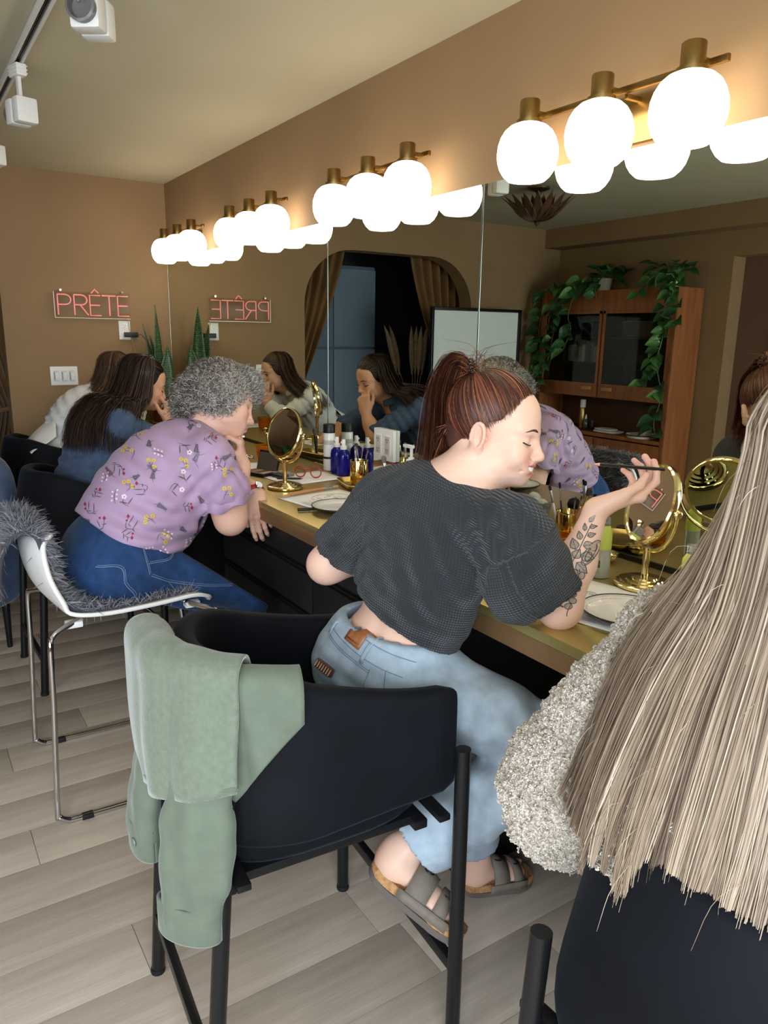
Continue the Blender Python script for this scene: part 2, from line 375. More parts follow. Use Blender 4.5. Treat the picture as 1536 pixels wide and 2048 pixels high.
def stool_parts():
    """facing +x, origin on the floor under the seat centre"""
    P = {}
    # wrap-around back: U-shaped path, rounded section
    n = 49; pathp = []
    for i in range(n):
        a = -1+2*i/(n-1); x, y, nx, ny = stool_path(a); pathp.append((x, y, abs(a)))
    m = 20; G = []
    for i, (x, y, L) in enumerate(pathp):
        i0, i1 = max(0, i-1), min(n-1, i+1)
        tx, ty = pathp[i1][0]-pathp[i0][0], pathp[i1][1]-pathp[i0][1]; l = math.hypot(tx, ty); nx, ny = ty/l, -tx/l
        top, bot, lean0 = stool_top(L); th = .028
        hz = (top-bot)/2; zc = (top+bot)/2; row = []; lean = lean0
        edge_in = 1.0 if 0 < i < n-1 else .0
        for k in range(m):
            q = 2*pi*k/m; c, s_ = cos(q), sin(q); e = .36
            ox = math.copysign(abs(c)**e, c)*th; oz = math.copysign(abs(s_)**e, s_)*hz
            if i in (0, n-1): ox *= .55; oz *= .93
            ln = lean*(oz/hz)
            row.append((x+nx*(ox)+nx*ln, y+ny*(ox)+ny*ln, zc+oz))
        G.append(row)
    mb = MB().grid(G, wrap=True); mb.raw(G[0], [tuple(range(m))]); mb.raw(G[-1], [tuple(range(m-1, -1, -1))])
    P['backrest'] = mb.mesh('backrest', velvet, angle=70)
    def rounded(k, w, x0, x1):
        q = 2*pi*k/40; c, s_ = cos(q), sin(q); e = .62
        return ((x0+x1)/2+math.copysign(abs(c)**e, c)*(x1-x0)/2, math.copysign(abs(s_)**e, s_)*w)
    rows = []
    for z, g in ((.548, .86), (.55, .95), (.565, 1.0), (.60, 1.01), (.612, 1.0), (.616, .985), (.62, 1.0), (.65, 1.0), (.668, .97), (.676, .88), (.68, .6), (.681, .05)):
        rows.append([(lambda p: (p[0]*g+.0, p[1]*g, z))(rounded(k, .216, -.225, .262)) for k in range(40)])
    P['seat'] = MB().grid(rows, wrap=True).raw(rows[0], [tuple(range(39, -1, -1))]).mesh('seat', velvet, angle=60)
    mb = MB(); mb.box((0, 0, .538), (.40, .40, .02), bev=.004)
    for s_ in (-1, 1):
        for q_ in (-.195, .245): mb.box((q_*.94, s_*.19, .566), (.026, .14, .014), bev=.003)
    for s_ in (-1, 1): mb.box((s_*.2, 0, .536), (.03, .44, .02), bev=.003)
    P['under_frame'] = mb.mesh('under_frame', bmetal)
    return P
STOOL = stool_parts()
def stool(loc, rz, label, legs=None, jit=0.):
    t = thing('bar_stool', label, 'stool', (*loc, 0), rz, 'black velvet bar stools along the counter')
    for k in ('seat', 'backrest', 'under_frame'):
        o = bpy.data.objects.new(k, STOOL[k]); link(o, t)
    for sx in (-1, 1):
        for sy in (-1, 1):
            topz = .715; a, b = ((.262, sy*.270, 0), (.262, sy*.267, topz)) if sx > 0 else ((-.252, sy*.228, 0), (-.200, sy*.226, topz))
            L = MB().tube([a, ((a[0]+b[0])/2, (a[1]+b[1])/2, topz/2), b], .0155, 14).build('leg', bmetal, t)
            MB().lathe([(.0165, 0), (.0175, .004), (.0165, .012), (0, .012)], 14, t=(a[0], a[1], 0)).build('glide', rubber, L)
    fz = .185
    for nm, a, b in (('footrest', (.262, -.268, fz+.02), (.262, .268, fz+.02)), ('side_bar', (-.243, -.224, fz-.03), (-.243, .224, fz-.03))):
        MB().box(((a[0]+b[0])/2, 0, a[2]), (.02, abs(b[1]-a[1]), .028), bev=.004).build(nm, bmetal, t)
    return t
stool((.612, 1.298), radians(-4), 'black velvet bar stool with a green jacket over its back')
stool((.635, 3.435), radians(2), 'black velvet bar stool under the woman in the denim shirt')
stool((.70, 4.55), radians(4), 'farthest black velvet bar stool, by the woman in white')
stool((.87, .385), radians(4), 'black velvet bar stool at the lower right under the blonde woman')
# ------------------------------------------------------------------ white shell chair with chrome sled legs
shellm = mat('white_plastic', (232, 231, 228), .32, coat=.2)
chrome = mat('chrome', (205, 205, 205), .08, 1.)
wc = thing('sled_chair', 'white moulded counter chair with chrome sled legs and grey sheepskin', 'chair', (.58, 2.5, 0), radians(-1.5))
C = []
for v, half, dz, dxs in ((-.27, .15, .262, 0), (-.30, .185, .235, 0), (-.295, .222, .15, .0), (-.265, .232, .07, 0), (-.20, .236, .012, 0), (-.10, .236, -.004, 0), (.05, .236, .0, 0), (.17, .23, .006, 0), (.225, .21, -.012, 0), (.24, .19, -.03, 0)):
    row = []
    for u in (-1, -.8, -.4, 0, .4, .8, 1):
        y = u*half; lift = .02*abs(u)**3; bow = (.045*u*u if dz > .05 else 0)
        row.append((v+bow*1.0, y, .64+dz+(lift if dz < .05 else 0)))
    C.append(row)
MB().grid(surf(C, 40, 25)).build('shell', shellm, wc, angle=180, solid=.012)
for s in (-1, 1):
    y = s*.262
    pts = [(-.17, s*.16, .625), (-.22, s*.2, .622), (-.262, s*.24, .612), (-.272, y, .585), (-.278, y, .4), (-.295, y, .06), (-.29, y, .03), (-.262, y, .011), (-.22, y, .0095), (.24, y, .0095), (.285, y, .012), (.308, y, .035), (.305, y, .07), (.27, y, .4), (.24, y, .59), (.22, s*.24, .615), (.16, s*.17, .625)]
    MB().tube(spline(pts, 90), .0088, 12).build('sled_leg', chrome, wc, angle=180)
    for q in (-.21, .2): MB().box((q, y, .009), (.035, .02, .017), bev=.003).build('glide', rubber, wc)
for q in (-.17, .16): MB().tube([(q, -.17, .625), (q, .17, .625)], .0088, 10).build('cross_tube', chrome, wc)
for q in (-.19, .18):
    for s in (-.17, .17): MB().box((q, s, .618), (.05, .035, .02), bev=.005).build('clip', shellm, wc)
# ------------------------------------------------------------------ strands (hair, fur)
def ribbons(P, r, tint=None, n=3, taper=.25, name='strands', mats=None, parent=None, smooth=True, face=None, root=.5):
    """P (N,K,3) polylines -> one mesh of thin n-sided tapering tubes, point attribute 'col' from tint (N,3) or (N,K,3)"""
    P = np.asarray(P, np.float32); N, K = P.shape[:2]
    T = np.gradient(P, axis=1); T /= np.maximum(1e-8, np.linalg.norm(T, axis=2))[..., None]
    if n == 2:              # flat strands turned towards the outside
        o_ = P-np.asarray(face, np.float32) if face is not None else np.broadcast_to(np.array([-.6, -.7, .4], np.float32), P.shape)
        o_ = o_/np.maximum(1e-6, np.linalg.norm(o_, axis=2))[..., None]+np.random.default_rng(N).normal(0, .2, (N, 1, 3)).astype(np.float32)
        A = np.cross(T, o_); A /= np.maximum(1e-8, np.linalg.norm(A, axis=2))[..., None]
        s = np.linspace(0, 1, K); rad = np.asarray(r, np.float32).reshape(-1, 1)*np.minimum(1, root+3*s)*np.where(s > .6, 1-(s-.6)/.4*(1-taper), 1)
        V = np.stack([P-rad[..., None]*A, P+rad[..., None]*A], 2); idx = np.arange(N*K*2).reshape(N, K, 2)
        F = np.stack([idx[:, :-1, 0], idx[:, :-1, 1], idx[:, 1:, 1], idx[:, 1:, 0]], -1).reshape(-1, 4); c = None
        if tint is not None:
            t = np.asarray(tint, np.float32); t = np.repeat(t[:, None], K, 1) if t.ndim == 2 else t; c = np.repeat(t[:, :, None], 2, 2).reshape(-1, 3)
        return fastmesh(name, V.reshape(-1, 3), F, mats, parent, c, smooth)
    h = np.where(np.abs(T[..., 2:3]) > .9, np.array([1., 0, 0], np.float32), np.array([0, 0, 1.], np.float32))
    A = np.cross(T, h); A /= np.maximum(1e-8, np.linalg.norm(A, axis=2))[..., None]; B = np.cross(T, A)
    s = np.linspace(0, 1, K); rad = np.asarray(r, np.float32).reshape(-1, 1)*np.minimum(1, .5+3*s)*np.where(s > .6, 1-(s-.6)/.4*(1-taper), 1)
    V = np.empty((N, K, n, 3), np.float32)
    for k in range(n):
        q = 2*pi*k/n; V[:, :, k] = P+rad[..., None]*(cos(q)*A+sin(q)*B)
    idx = np.arange(N*K*n).reshape(N, K, n); F = []
    for k in range(n):
        k2 = (k+1) % n; F.append(np.stack([idx[:, :-1, k], idx[:, :-1, k2], idx[:, 1:, k2], idx[:, 1:, k]], -1).reshape(-1, 4))
    F = np.concatenate(F)
    c = None
    if tint is not None:
        t = np.asarray(tint, np.float32)
        if t.ndim == 2: t = np.repeat(t[:, None], K, 1)
        c = np.repeat(t[:, :, None], n, 2).reshape(-1, 3)
    return fastmesh(name, V.reshape(-1, 3), F, mats, parent, c, smooth)
def fastmesh(name, V, F, mats, parent=None, col=None, smooth=True):
    F = np.asarray(F, np.int32); m = F.shape[1]
    me = bpy.data.meshes.new(name); me.vertices.add(len(V)); me.vertices.foreach_set('co', np.asarray(V, np.float32).ravel())
    me.loops.add(F.size); me.loops.foreach_set('vertex_index', F.ravel())
    me.polygons.add(len(F)); me.polygons.foreach_set('loop_start', np.arange(0, F.size, m, dtype=np.int32))
    me.polygons.foreach_set('use_smooth', np.full(len(F), smooth, bool))
    for q in (mats if isinstance(mats, (list, tuple)) else [mats]):
        if q: me.materials.append(q)
    if col is not None:
        a = me.attributes.new('col', 'FLOAT_COLOR', 'POINT'); a.data.foreach_set('color', np.concatenate([col, np.ones((len(col), 1))], 1).astype(np.float32).ravel())
    me.update(calc_edges=True)
    if name is None: return me
    o = bpy.data.objects.new(name, me); return link(o, parent)
def fur_on(points, normals, length, r, lay, cols, name, m, parent, K=4, seed=1):
    g = np.random.default_rng(seed); N = len(points)
    d = normals*.8+lay+g.normal(0, .35, (N, 3)); d /= np.linalg.norm(d, axis=1)[:, None]
    L = length*(.6+.6*g.random(N)); side = g.normal(0, .3, (N, 3)); s = np.linspace(0, 1, K)
    P = points[:, None]+d[:, None]*(s[None, :, None]*L[:, None, None])+(side+np.array([0, 0, -.35]))[:, None]*(s**2)[None, :, None]*L[:, None, None]*.7
    c = np.asarray(cols)[g.integers(0, len(cols), N)]*(.8+.4*g.random((N, 1)))
    return ribbons(P, r*(.7+.6*g.random(N)), c, 2, .2, name, m, parent)
hairm = mat('strand', rough=.42, attr='col', spec=.35)
furm = mat('fur_fibre', rough=.8, attr='col', spec=.2)
# sheepskin lying over the chair seat and backrest (a part of its own thing)
sk = thing('sheepskin', 'fluffy grey sheepskin throw draped over the white chair', 'sheepskin', (.58, 2.5, 0), radians(-1.5))
def skin_strip(ctrl, half, nu, nv, off):
    C = []
    for (x, z, w, hw) in ctrl: C.append([(x, w+hw*u*(1+.05*sin(7*u)), z-.01*abs(u)**2) for u in (-1, -.6, -.2, .2, .6, 1)])
    return surf(C, nu, nv)
ctrl = [(-.372, .70, .04, .12), (-.378, .78, .03, .15), (-.365, .875, .0, .17), (-.325, .925, .0, .175), (-.272, .915, .0, .18), (-.255, .82, .0, .195), (-.24, .74, .0, .205), (-.18, .678, .0, .215), (-.05, .662, .0, .215), (.1, .666, .0, .205), (.18, .668, .0, .19)]
S = skin_strip(ctrl, .2, 44, 22, 0)
MB().grid(S).build('hide', mat('sheep_hide', (70, 68, 76), .9), sk, angle=180, solid=.014)
nu, nv = S.shape[:2]
Su = np.gradient(S, axis=0); Sv = np.gradient(S, axis=1); Sn = np.cross(Sv, Su); Sn /= np.linalg.norm(Sn, axis=2)[..., None]
g = np.random.default_rng(3); N = 14000
iu = g.random(N)*(nu-1.001); iv = g.random(N)*(nv-1.001); a0, b0 = iu.astype(int), iv.astype(int); fu, fv = (iu-a0)[:, None], (iv-b0)[:, None]
pt = S[a0, b0]*(1-fu)*(1-fv)+S[a0+1, b0]*fu*(1-fv)+S[a0, b0+1]*(1-fu)*fv+S[a0+1, b0+1]*fu*fv
nn = Sn[a0, b0]; 
mid = S.mean(axis=(0, 1))
# fur stands on the outer side of the hide
flip = np.where(((nn*np.stack([np.where(iu < 14, -1., .8), 0*iu, np.where(iu < 14, .3, 1.)], 1)).sum(1)) < 0, -1., 1.)[:, None]
fo = fur_on(pt, nn*flip, .046, .0011, np.array([0, 0, -.2]), [(.16, .16, .185), (.21, .21, .235), (.12, .12, .15), (.28, .275, .29)], 'fleece', furm, sk, 5, 5); fo['kind'] = 'stuff'
# ------------------------------------------------------------------ green overshirt draped on the stool (built after people helpers)
# ------------------------------------------------------------------ blue velvet armchair at the left edge
bv = mat('blue_crushed_velvet', (58, 74, 98), .6, var=(9, .4), bump=(12, .3, .01), sheen=.4)
ac = thing('armchair', 'blue-grey crushed velvet armchair cut off at the left edge', 'armchair', (.02, 3.98, 0), radians(20))
def pillow(c, d, e=.5, R=None, n=28):
    mb = MB(); rows = []
    for i in range(n//2+1):
        a = -pi/2+pi*i/(n//2); ca, sa = cos(a), sin(a); row = []
        for k in range(n):
            q = 2*pi*k/n; p = lambda v: math.copysign(abs(v)**e, v)
            row.append((d[0]/2*p(ca)*p(cos(q)), d[1]/2*p(ca)*p(sin(q)), d[2]/2*p(sa)))
        rows.append(row)
    A = np.array(rows).reshape(-1, 3)
    if R is not None: A = A@np.asarray(R).T
    return mb.grid((A+np.array(c)).reshape(n//2+1, n, 3), wrap=True)
pillow((0, 0, .36), (.62, .62, .18)).build('seat_cushion', bv, ac, angle=180)
pillow((.28, 0, .62), (.16, .62, .62)).build('backrest', bv, ac, angle=180)
for s in (-1, 1): pillow((0, s*.33, .42), (.6, .13, .36)).build('armrest', bv, ac, angle=180)
for sx in (-.24, .24):
    for sy in (-.26, .26): MB().lathe([(.012, 0), (.02, .28), (0, .28)], 10, t=(sx, sy, 0)).build('leg', bmetal, ac)
# ------------------------------------------------------------------ curtains, cupboards, shelf behind the arch
curt = mat('ochre_velvet_curtain', (112, 80, 42), .75, var=(5, .2), sheen=.15, bump=(60, .1, .003))
def curtain(side, label):
    t = thing('curtain', label, 'curtain', (0, FAR+AT+.1, 0), 0, 'ochre velvet curtains in the arch')
    n = 90; rows = []
    xo = AX1+.1 if side > 0 else AX0-.1
    for z, w0 in ((2.3, .62), (2.0, .55), (1.7, .45), (1.4, .33), (1.15, .22), (1.0, .16), (.9, .17), (.6, .26), (.3, .3), (.02, .32)):
        row = []
        for i in range(n):
            u = i/(n-1); x = xo-side*(u*w0+ (0.0)); k = .022+.012*(w0/.6)
            row.append((x, k*sin(u*2*pi*6.5+z*1.3)+.012*sin(u*37+z*5), z))
        rows.append(row)
    MB().grid(surf(rows, 50, n)).build('drape', curt, t, angle=180, solid=.004)
    MB().tube([(xo-side*.02, -.05, 1.0), (xo-side*.09, -.055, 1.0), (xo-side*.17, -.05, .985)], .016, 8).build('tieback', curt, t)
curtain(1, 'ochre velvet curtain tied back on the side of the arch with the light switches')
curtain(-1, 'ochre velvet curtain tied back behind the whiteboard')
al = thing('alcove_fill_lamp', 'small round fill lamp added unseen to brighten the room behind the arch', 'ceiling lamp', (-.25, FAR+.62, CEIL))  # added fill lamp, no visible source here; lifts the alcove out of black
MB().lathe([(0, 0), (.11, 0), (.11, -.02), (.1, -.022), (0, -.022)], 28).build('rim', mat('white_metal'), al); MB().lathe([(0, -.022), (.095, -.022), (.07, -.045), (0, -.055)], 28).build('diffuser', mat('lamp_diffuser', (255, 244, 226), .5, emit=6.), al)
rod = MB().tube([(AX0-.1, FAR+AT+.1, 2.32), (AX1+.1, FAR+AT+.1, 2.32)], .012, 10).build('curtain_rod', bmetal); tag(rod, 'black curtain rod inside the arch', 'curtain rod')
bluep = mat('steel_blue_cupboard', (92, 110, 126), .5, var=(3, .04))
cb = thing('tall_cupboard', 'tall steel-blue cupboard with flat doors seen through the arch', 'cupboard', (-.02, FAR+.98, 0))
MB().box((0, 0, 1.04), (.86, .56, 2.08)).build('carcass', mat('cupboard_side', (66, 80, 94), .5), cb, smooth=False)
for x in (-.215, .215):
    MB().box((x, -.29, 1.72), (.424, .022, .66), bev=.002).build('upper_door', bluep, cb)
    MB().box((x, -.29, .73), (.424, .022, 1.28), bev=.002).build('lower_door', bluep, cb)
sb = thing('side_counter', 'low navy counter unit with white top behind the whiteboard', 'cabinet', (-.95, FAR+.85, 0))
MB().box((0, 0, .42), (.8, .5, .84)).build('carcass', mat('navy_carcass', (44, 58, 74), .5), sb, smooth=False)
MB().box((0, -.01, .86), (.84, .56, .04), bev=.004).build('worktop', mat('white_top', (214, 216, 214), .4), sb)
tb = thing('tissue_box', 'small carton with blue tissue on the navy counter unit', 'tissue box', (-.66, FAR+.74, .88))
MB().box((0, 0, .04), (.2, .11, .08), bev=.003).build('carton', mat('kraft_card', (120, 112, 100), .8), tb)
pillow((0, 0, .1), (.09, .05, .09), .9).build('tissue', mat('blue_tissue', (58, 128, 190), .8), tb, angle=180)
vs = thing('vase', 'dark vase of dried pampas stems standing inside the arch', 'vase', (-.72, FAR+.42, 0))
MB().lathe([(.07, 0), (.10, .1), (.11, .3), (.07, .55), (.05, .66), (.06, .7), (.05, .69), (.035, .6), (0, .55)], 24).build('vessel', mat('dark_ceramic', (26, 26, 28), .4), vs)
grass = mat('dried_pampas', (150, 134, 112), .9, var=(40, .2))
for i in range(6):
    a = random.uniform(0, 6.28); dx, dy = .16*cos(a)+.08, .05*sin(a)
    st = MB().tube(spline([(0, 0, .55), (dx*.4, dy*.4, .95), (dx, dy, 1.25)], 8), .003, 6).build('stem', grass, vs)
    MB().tube(spline([(dx*.85, dy*.85, 1.15), (dx, dy, 1.3), (dx*1.25, dy*1.2, 1.48), (dx*1.45, dy*1.3, 1.58)], 10), [.006, .012, .02, .024, .026, .024, .02, .014, .008, .002], 8).build('plume', grass, st)
# ------------------------------------------------------------------ whiteboard on an easel
wb = thing('whiteboard', 'white dry-erase board with black frame on an easel in front of the arch', 'whiteboard', (-.9, 5.0, 0), radians(0))
MB().box((0, .012, 1.19), (.93, .012, 1.02)).build('panel', mat('board_enamel', (226, 232, 228), .25), wb, smooth=False)
fr = MB()
for x in (-.47, .47): fr.box((x, 0, 1.19), (.022, .034, 1.07), bev=.003)
for z in (.665, 1.715): fr.box((0, 0, z), (.96, .034, .022), bev=.003)
fr.build('frame', bmetal, wb)
for x in (-.42, .42): MB().tube([(x, .03, 1.1), (x*1.02, .06, .0)], .012, 8).build('easel_leg', bmetal, wb)
MB().box((0, -.03, .67), (.6, .05, .012), bev=.002).build('pen_tray', bmetal, wb)
# ------------------------------------------------------------------ leaf chandelier
chn = thing('ceiling_light', 'brass leaf-petal ceiling light reflected in the mirror', 'ceiling light', (-.374, 3.81, CEIL))
dbr = mat('dark_bronze_leaf', (112, 84, 58), .38, .8, var=(30, .2))
MB().lathe([(.0, 0), (.07, 0), (.07, -.012), (.02, -.03), (.012, -.05), (.012, -.2), (.02, -.215), (.008, -.235), (0, -.24)], 24).build('canopy', dbr, chn)
def leafrow(nl, r0, zt, seedoff, l):
    for i in range(nl):
        a = 2*pi*(i+seedoff)/nl; rows = []
        for t in np.linspace(0, 1, 9):
            r = .02+(r0-.02)*t**.85; z = -.205+(zt+.205)*t**1.7; w = l*sin(pi*min(.97, .12+.85*t))*(1 if t < .98 else .3)
            curl = .02*t**6
            rows.append([((r+curl)*cos(a)-u*w*sin(a)-abs(u)*.006*cos(a), (r+curl)*sin(a)+u*w*cos(a), z-abs(u)*.004-curl*.6) for u in (-1, -.5, 0, .5, 1)])
        MB().grid(rows).build('leaf', dbr, chn, angle=180, solid=.002)
leafrow(16, .215, -.045, 0, .036); leafrow(16, .17, -.06, .5, .032)
# ------------------------------------------------------------------ wall plates, neon sign
plate = mat('white_plate', (226, 226, 222), .35); slotm = mat('dark_slot', (40, 38, 36), .6)
sw = thing('light_switch', 'white triple dimmer switch plate on the tan wall', 'light switch', (.931, FAR, 1.214))
MB().box((0, -.003, 0), (.165, .006, .118), bev=.0025).build('plate', plate, sw)
for x in (-.047, 0, .047):
    d = MB().box((x, -.007, 0), (.033, .005, .068), bev=.0015).build('dimmer', mat('grey_white_switch', (205, 205, 200), .4), sw)
    MB().box((x+.004, -.0105, -.004), (.02, .004, .05), bev=.001).build('paddle', plate, d)
    MB().box((x-.0125, -.0098, 0), (.004, .002, .05)).build('slider', mat('grey_slider', (120, 120, 116), .5), d)  # narrow grey slider strip beside the paddle
ot = thing('power_outlet', 'white wall outlet below the neon sign', 'outlet', (1.328, FAR, 1.504))
MB().box((0, -.003, 0), (.074, .006, .12), bev=.0025).build('plate', plate, ot)
for z in (.028, -.028):
    s_ = MB().box((0, -.0065, z), (.034, .004, .03), bev=.0015).build('socket', mat('socket_face', (236, 236, 230), .35), ot)
    for x in (-.006, .006): MB().box((x, -.0088, z+.004), (.002, .0012, .008)).build('slot', slotm, s_, smooth=False)
    MB().box((0, -.0088, z-.007), (.004, .0012, .004)).build('slot', slotm, s_, smooth=False)
ad = thing('power_adapter', 'black plug-in power adapter with thin cable', 'adapter', (1.328, FAR-.009, 1.476))
MB().box((.035, -.014, 0), (.088, .026, .032), bev=.004).build('brick', mat('black_abs', (22, 22, 24), .45), ad)
MB().tube(spline([(.079, -.014, 0), (.1, -.016, .0), (.13, -.014, -.035), (.17, -.013, -.12), (.18, -.012, -.3)], 24), .0018, 6).build('cord', mat('black_cord', (24, 24, 24), .5), ad)
oc = MB().tube(spline([(1.352, FAR-.012, 1.585), (1.36, FAR-.01, 1.5), (1.385, FAR-.01, 1.36), (1.40, FAR-.01, 1.15), (1.40, FAR-.01, .95)], 24), .0018, 6).build('sign_cord', mat('clear_cord', (176, 150, 112), .4)); tag(oc, 'thin pale cable hanging down the wall from the neon sign', 'cable')
neon = mat('pink_neon_tube', (242, 138, 136), .4, emit=.22)
acr = mat('clear_acrylic', (245, 246, 246), .03, trans=1., ior=1.12)
sg = thing('neon_sign', 'pink neon sign reading PRÊTE on a clear acrylic backing', 'neon sign', (1.133, FAR-.03, 1.655))
def aframe(pts, r=.0038): return MB().tube(pts, r, 8)
H2 = .062
def letter(name, strokes, x0):
    mb = MB()
    for s_ in strokes:
        P = [(x0+x, -.01, z*H2) for x, z in s_]; mb.tube(P, .0042, 8)
    mb.build(name, neon, sg, angle=60)
bowl = lambda w, z0, z1: [(0, z1)]+[(w*.55+w*.45*cos(a), (z0+z1)/2+(z1-z0)/2*sin(a)) for a in np.linspace(pi/2, -pi/2, 10)]+[(0, z0)]
letter('letter', [[(0, -1), (0, 1)], bowl(.078, .02, 1)], -.212)
letter('letter', [[(0, -1), (0, 1)], bowl(.078, .02, 1), [(.035, .02), (.082, -1)]], -.115)
letter('letter', [[(.066, 1), (0, 1), (0, -1), (.066, -1)], [(0, .02), (.06, .02)], [(.012, 1.22), (.034, 1.6), (.056, 1.22)]], -.02)
letter('letter', [[(0, 1), (.086, 1)], [(.043, 1), (.043, -1)]], .056)
letter('letter', [[(.068, 1), (0, 1), (0, -1), (.07, -1)], [(0, .02), (.062, .02)]], .152)
MB().box((0, 0, .0), (.462, .005, .158), bev=.002).build('backing', acr, sg)
MB().box((0, -.001, -.079), (.462, .008, .003)).box((-.231, -.001, 0), (.003, .008, .158)).build('backing_edge', mat('acrylic_edge', (236, 228, 218), .2, emit=.05), sg)
for x in (-.19, .185): MB().tube([(x, .03, .088), (x, -.01, .088)], .0065, 12).build('standoff', chrome, sg)
# outlet plate fixed on the mirror
mo = thing('mirror_outlet', 'grey and white double outlet plate fixed on the mirror', 'outlet', (W-.006, 2.492, 1.072), 0)
MB().box((-.008, 0, 0), (.016, .142, .124), bev=.003).build('plate', plate, mo)
for y in (-.032, .034):
    MB().box((-.0165, y, 0), (.003, .044, .082), bev=.001).build('frame', plate, mo)
    f = MB().box((-.0185, y, 0), (.003, .034, .072), bev=.001).build('socket', mat('beige_socket', (196, 188, 176), .4), mo)
    for z in (.02, -.02):
        for q in (-.006, .006): MB().box((-.0204, y+q, z+.003), (.0012, .002, .008)).build('slot', slotm, f, smooth=False)
        MB().box((-.0204, y, z-.007), (.0012, .004, .004)).build('slot', slotm, f, smooth=False)
# ------------------------------------------------------------------ teak display cabinet on the left wall, seen in the mirror
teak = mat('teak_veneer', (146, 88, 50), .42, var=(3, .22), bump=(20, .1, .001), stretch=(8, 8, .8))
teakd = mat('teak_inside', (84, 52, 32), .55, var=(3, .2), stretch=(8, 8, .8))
CX0, CX1, CY0, CY1, CH = LEFT+.02, -1.70, 3.66, 5.07, 1.88
cab = thing('display_cabinet', 'teak wall cabinet with two glass doors and open niche, reflected in the mirror', 'cabinet', ((CX0+CX1)/2, (CY0+CY1)/2, 0))
cw, cdp = CY1-CY0, CX1-CX0
def cbx(n, c, d, m=teak, par=None, bev=.002): return MB().box(c, d, bev=bev).build(n, m, par or cab)
for s in (-1, 1): cbx('side_panel', (0, s*(cw/2-.02), CH/2), (cdp, .04, CH))
cbx('top_panel', (0, 0, CH-.09), (cdp-.01, cw-.08, .18))
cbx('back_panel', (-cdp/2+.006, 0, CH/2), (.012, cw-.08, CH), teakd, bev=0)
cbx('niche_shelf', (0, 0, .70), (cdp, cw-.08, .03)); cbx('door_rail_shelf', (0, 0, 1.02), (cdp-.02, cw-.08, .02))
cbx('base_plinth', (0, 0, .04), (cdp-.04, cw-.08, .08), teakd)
glassm = mat('cabinet_glass', (200, 206, 206), .02, trans=1., ior=1.3)
handlem = mat('light_oak_handle', (186, 128, 72), .45)
for s in (-1, 1):
    y = s*(cw/4-.015); w = cw/2-.045
    d = cbx('glass_door', (cdp/2-.01, y, 1.07), (.02, w, .115))
    MB().box((cdp/2-.01, y+s*(w/2-.012), 1.42), (.02, .024, .59)).box((cdp/2-.01, y-s*(w/2-.012), 1.42), (.02, .024, .59)).box((cdp/2-.01, y, 1.705), (.02, w, .02)).build('door_stile', teak, d, smooth=False)
    MB().box((cdp/2-.01, y, 1.41), (.004, w-.045, .57)).build('pane', glassm, d, smooth=False)
    MB().box((cdp/2+.012, -s*-.11, 1.085), (.022, .1, .03), bev=.005).build('handle', handlem, d)
    ld = cbx('lower_door', (cdp/2-.01, y, .385), (.02, w, .58))
    MB().box((cdp/2+.012, s*.11, .6), (.022, .09, .03), bev=.005).build('handle', handlem, ld)
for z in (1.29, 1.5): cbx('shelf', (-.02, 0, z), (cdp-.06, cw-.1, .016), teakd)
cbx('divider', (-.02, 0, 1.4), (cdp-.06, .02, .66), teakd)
ccx, ccy = (CX0+CX1)/2, (CY0+CY1)/2
bc = [(216, 210, 196), (188, 180, 166), (206, 198, 180), (160, 152, 140), (60, 66, 82), (120, 112, 100)]
yy = ccy+.06
for i in range(12):
    w = random.uniform(.022, .04); h = random.uniform(.13, .165); c = bc[i % 6]
    b = thing('book', 'pale book spine number %s from the middle divider on the glazed middle shelf' % ['first', 'second', 'third', 'fourth', 'fifth', 'sixth', 'seventh', 'eighth', 'ninth', 'tenth', 'eleventh', 'twelfth'][i] if 0 else 'upright book in the row behind the cabinet glass', 'book', (ccx+.02, yy+w/2, 1.298), 0, 'books standing behind the cabinet glass')
    MB().box((0, 0, h/2), (.11, w, h), bev=.003).build('cover', mat('book_%d' % (i % 6), c, .7), b)
    MB().box((.001, 0, h/2+.001), (.105, w-.006, h), bev=.001).build('pages', mat('book_pages', (226, 218, 200), .9), b)
    yy += w+.003
    if i == 7: yy += .05
for y, nm in ((ccy-.26, 'kraft gift box with a round black emblem, nearer the middle, behind the cabinet glass'), (ccy-.40, 'kraft gift box with a round black emblem, nearer the cabinet side, behind the glass')):
    b = thing('gift_box', nm, 'box', (ccx+.05, y, 1.031), 0, 'kraft boxes behind glass')
    MB().box((0, 0, .045), (.08, .11, .09), bev=.002).build('carton', mat('kraft_box', (150, 138, 118), .8), b)
    MB().lathe([(.036, 0), (.036, .002), (0, .0025)], 24, R=roty(pi/2), t=(.04, 0, .045)).build('emblem', mat('emblem_black', (30, 28, 28), .6), b)
b = thing('framed_card', 'tall dark card leaning at the back behind the cabinet glass', 'card', (ccx-.06, ccy-.32, 1.031)); MB().box((0, 0, .17), (.012, .34, .34), R=None).build('board', mat('dark_card', (74, 66, 58), .6), b); MB().box((.008, 0, .17), (.004, .3, .3)).build('print', mat('card_face', (92, 84, 72), .6), b)
b = thing('storage_box', 'low white box behind the cabinet glass', 'box', (ccx+.05, ccy+.22, 1.031)); MB().box((0, 0, .03), (.09, .16, .06), bev=.003).build('carton', mat('offwhite_box', (176, 172, 164), .7), b); MB().box((.046, 0, .03), (.002, .08, .03)).build('paper_label', mat('grey_print', (70, 70, 72), .7), b)
b = thing('storage_crate', 'dark crate on the top glazed shelf', 'box', (ccx, ccy+.33, 1.509)); MB().box((0, 0, .06), (.16, .34, .12), bev=.006).build('carton', mat('navy_box', (36, 42, 58), .6), b); MB().box((0, 0, .122), (.165, .345, .012), bev=.003).build('lid', mat('navy_lid', (48, 54, 70), .6), b)
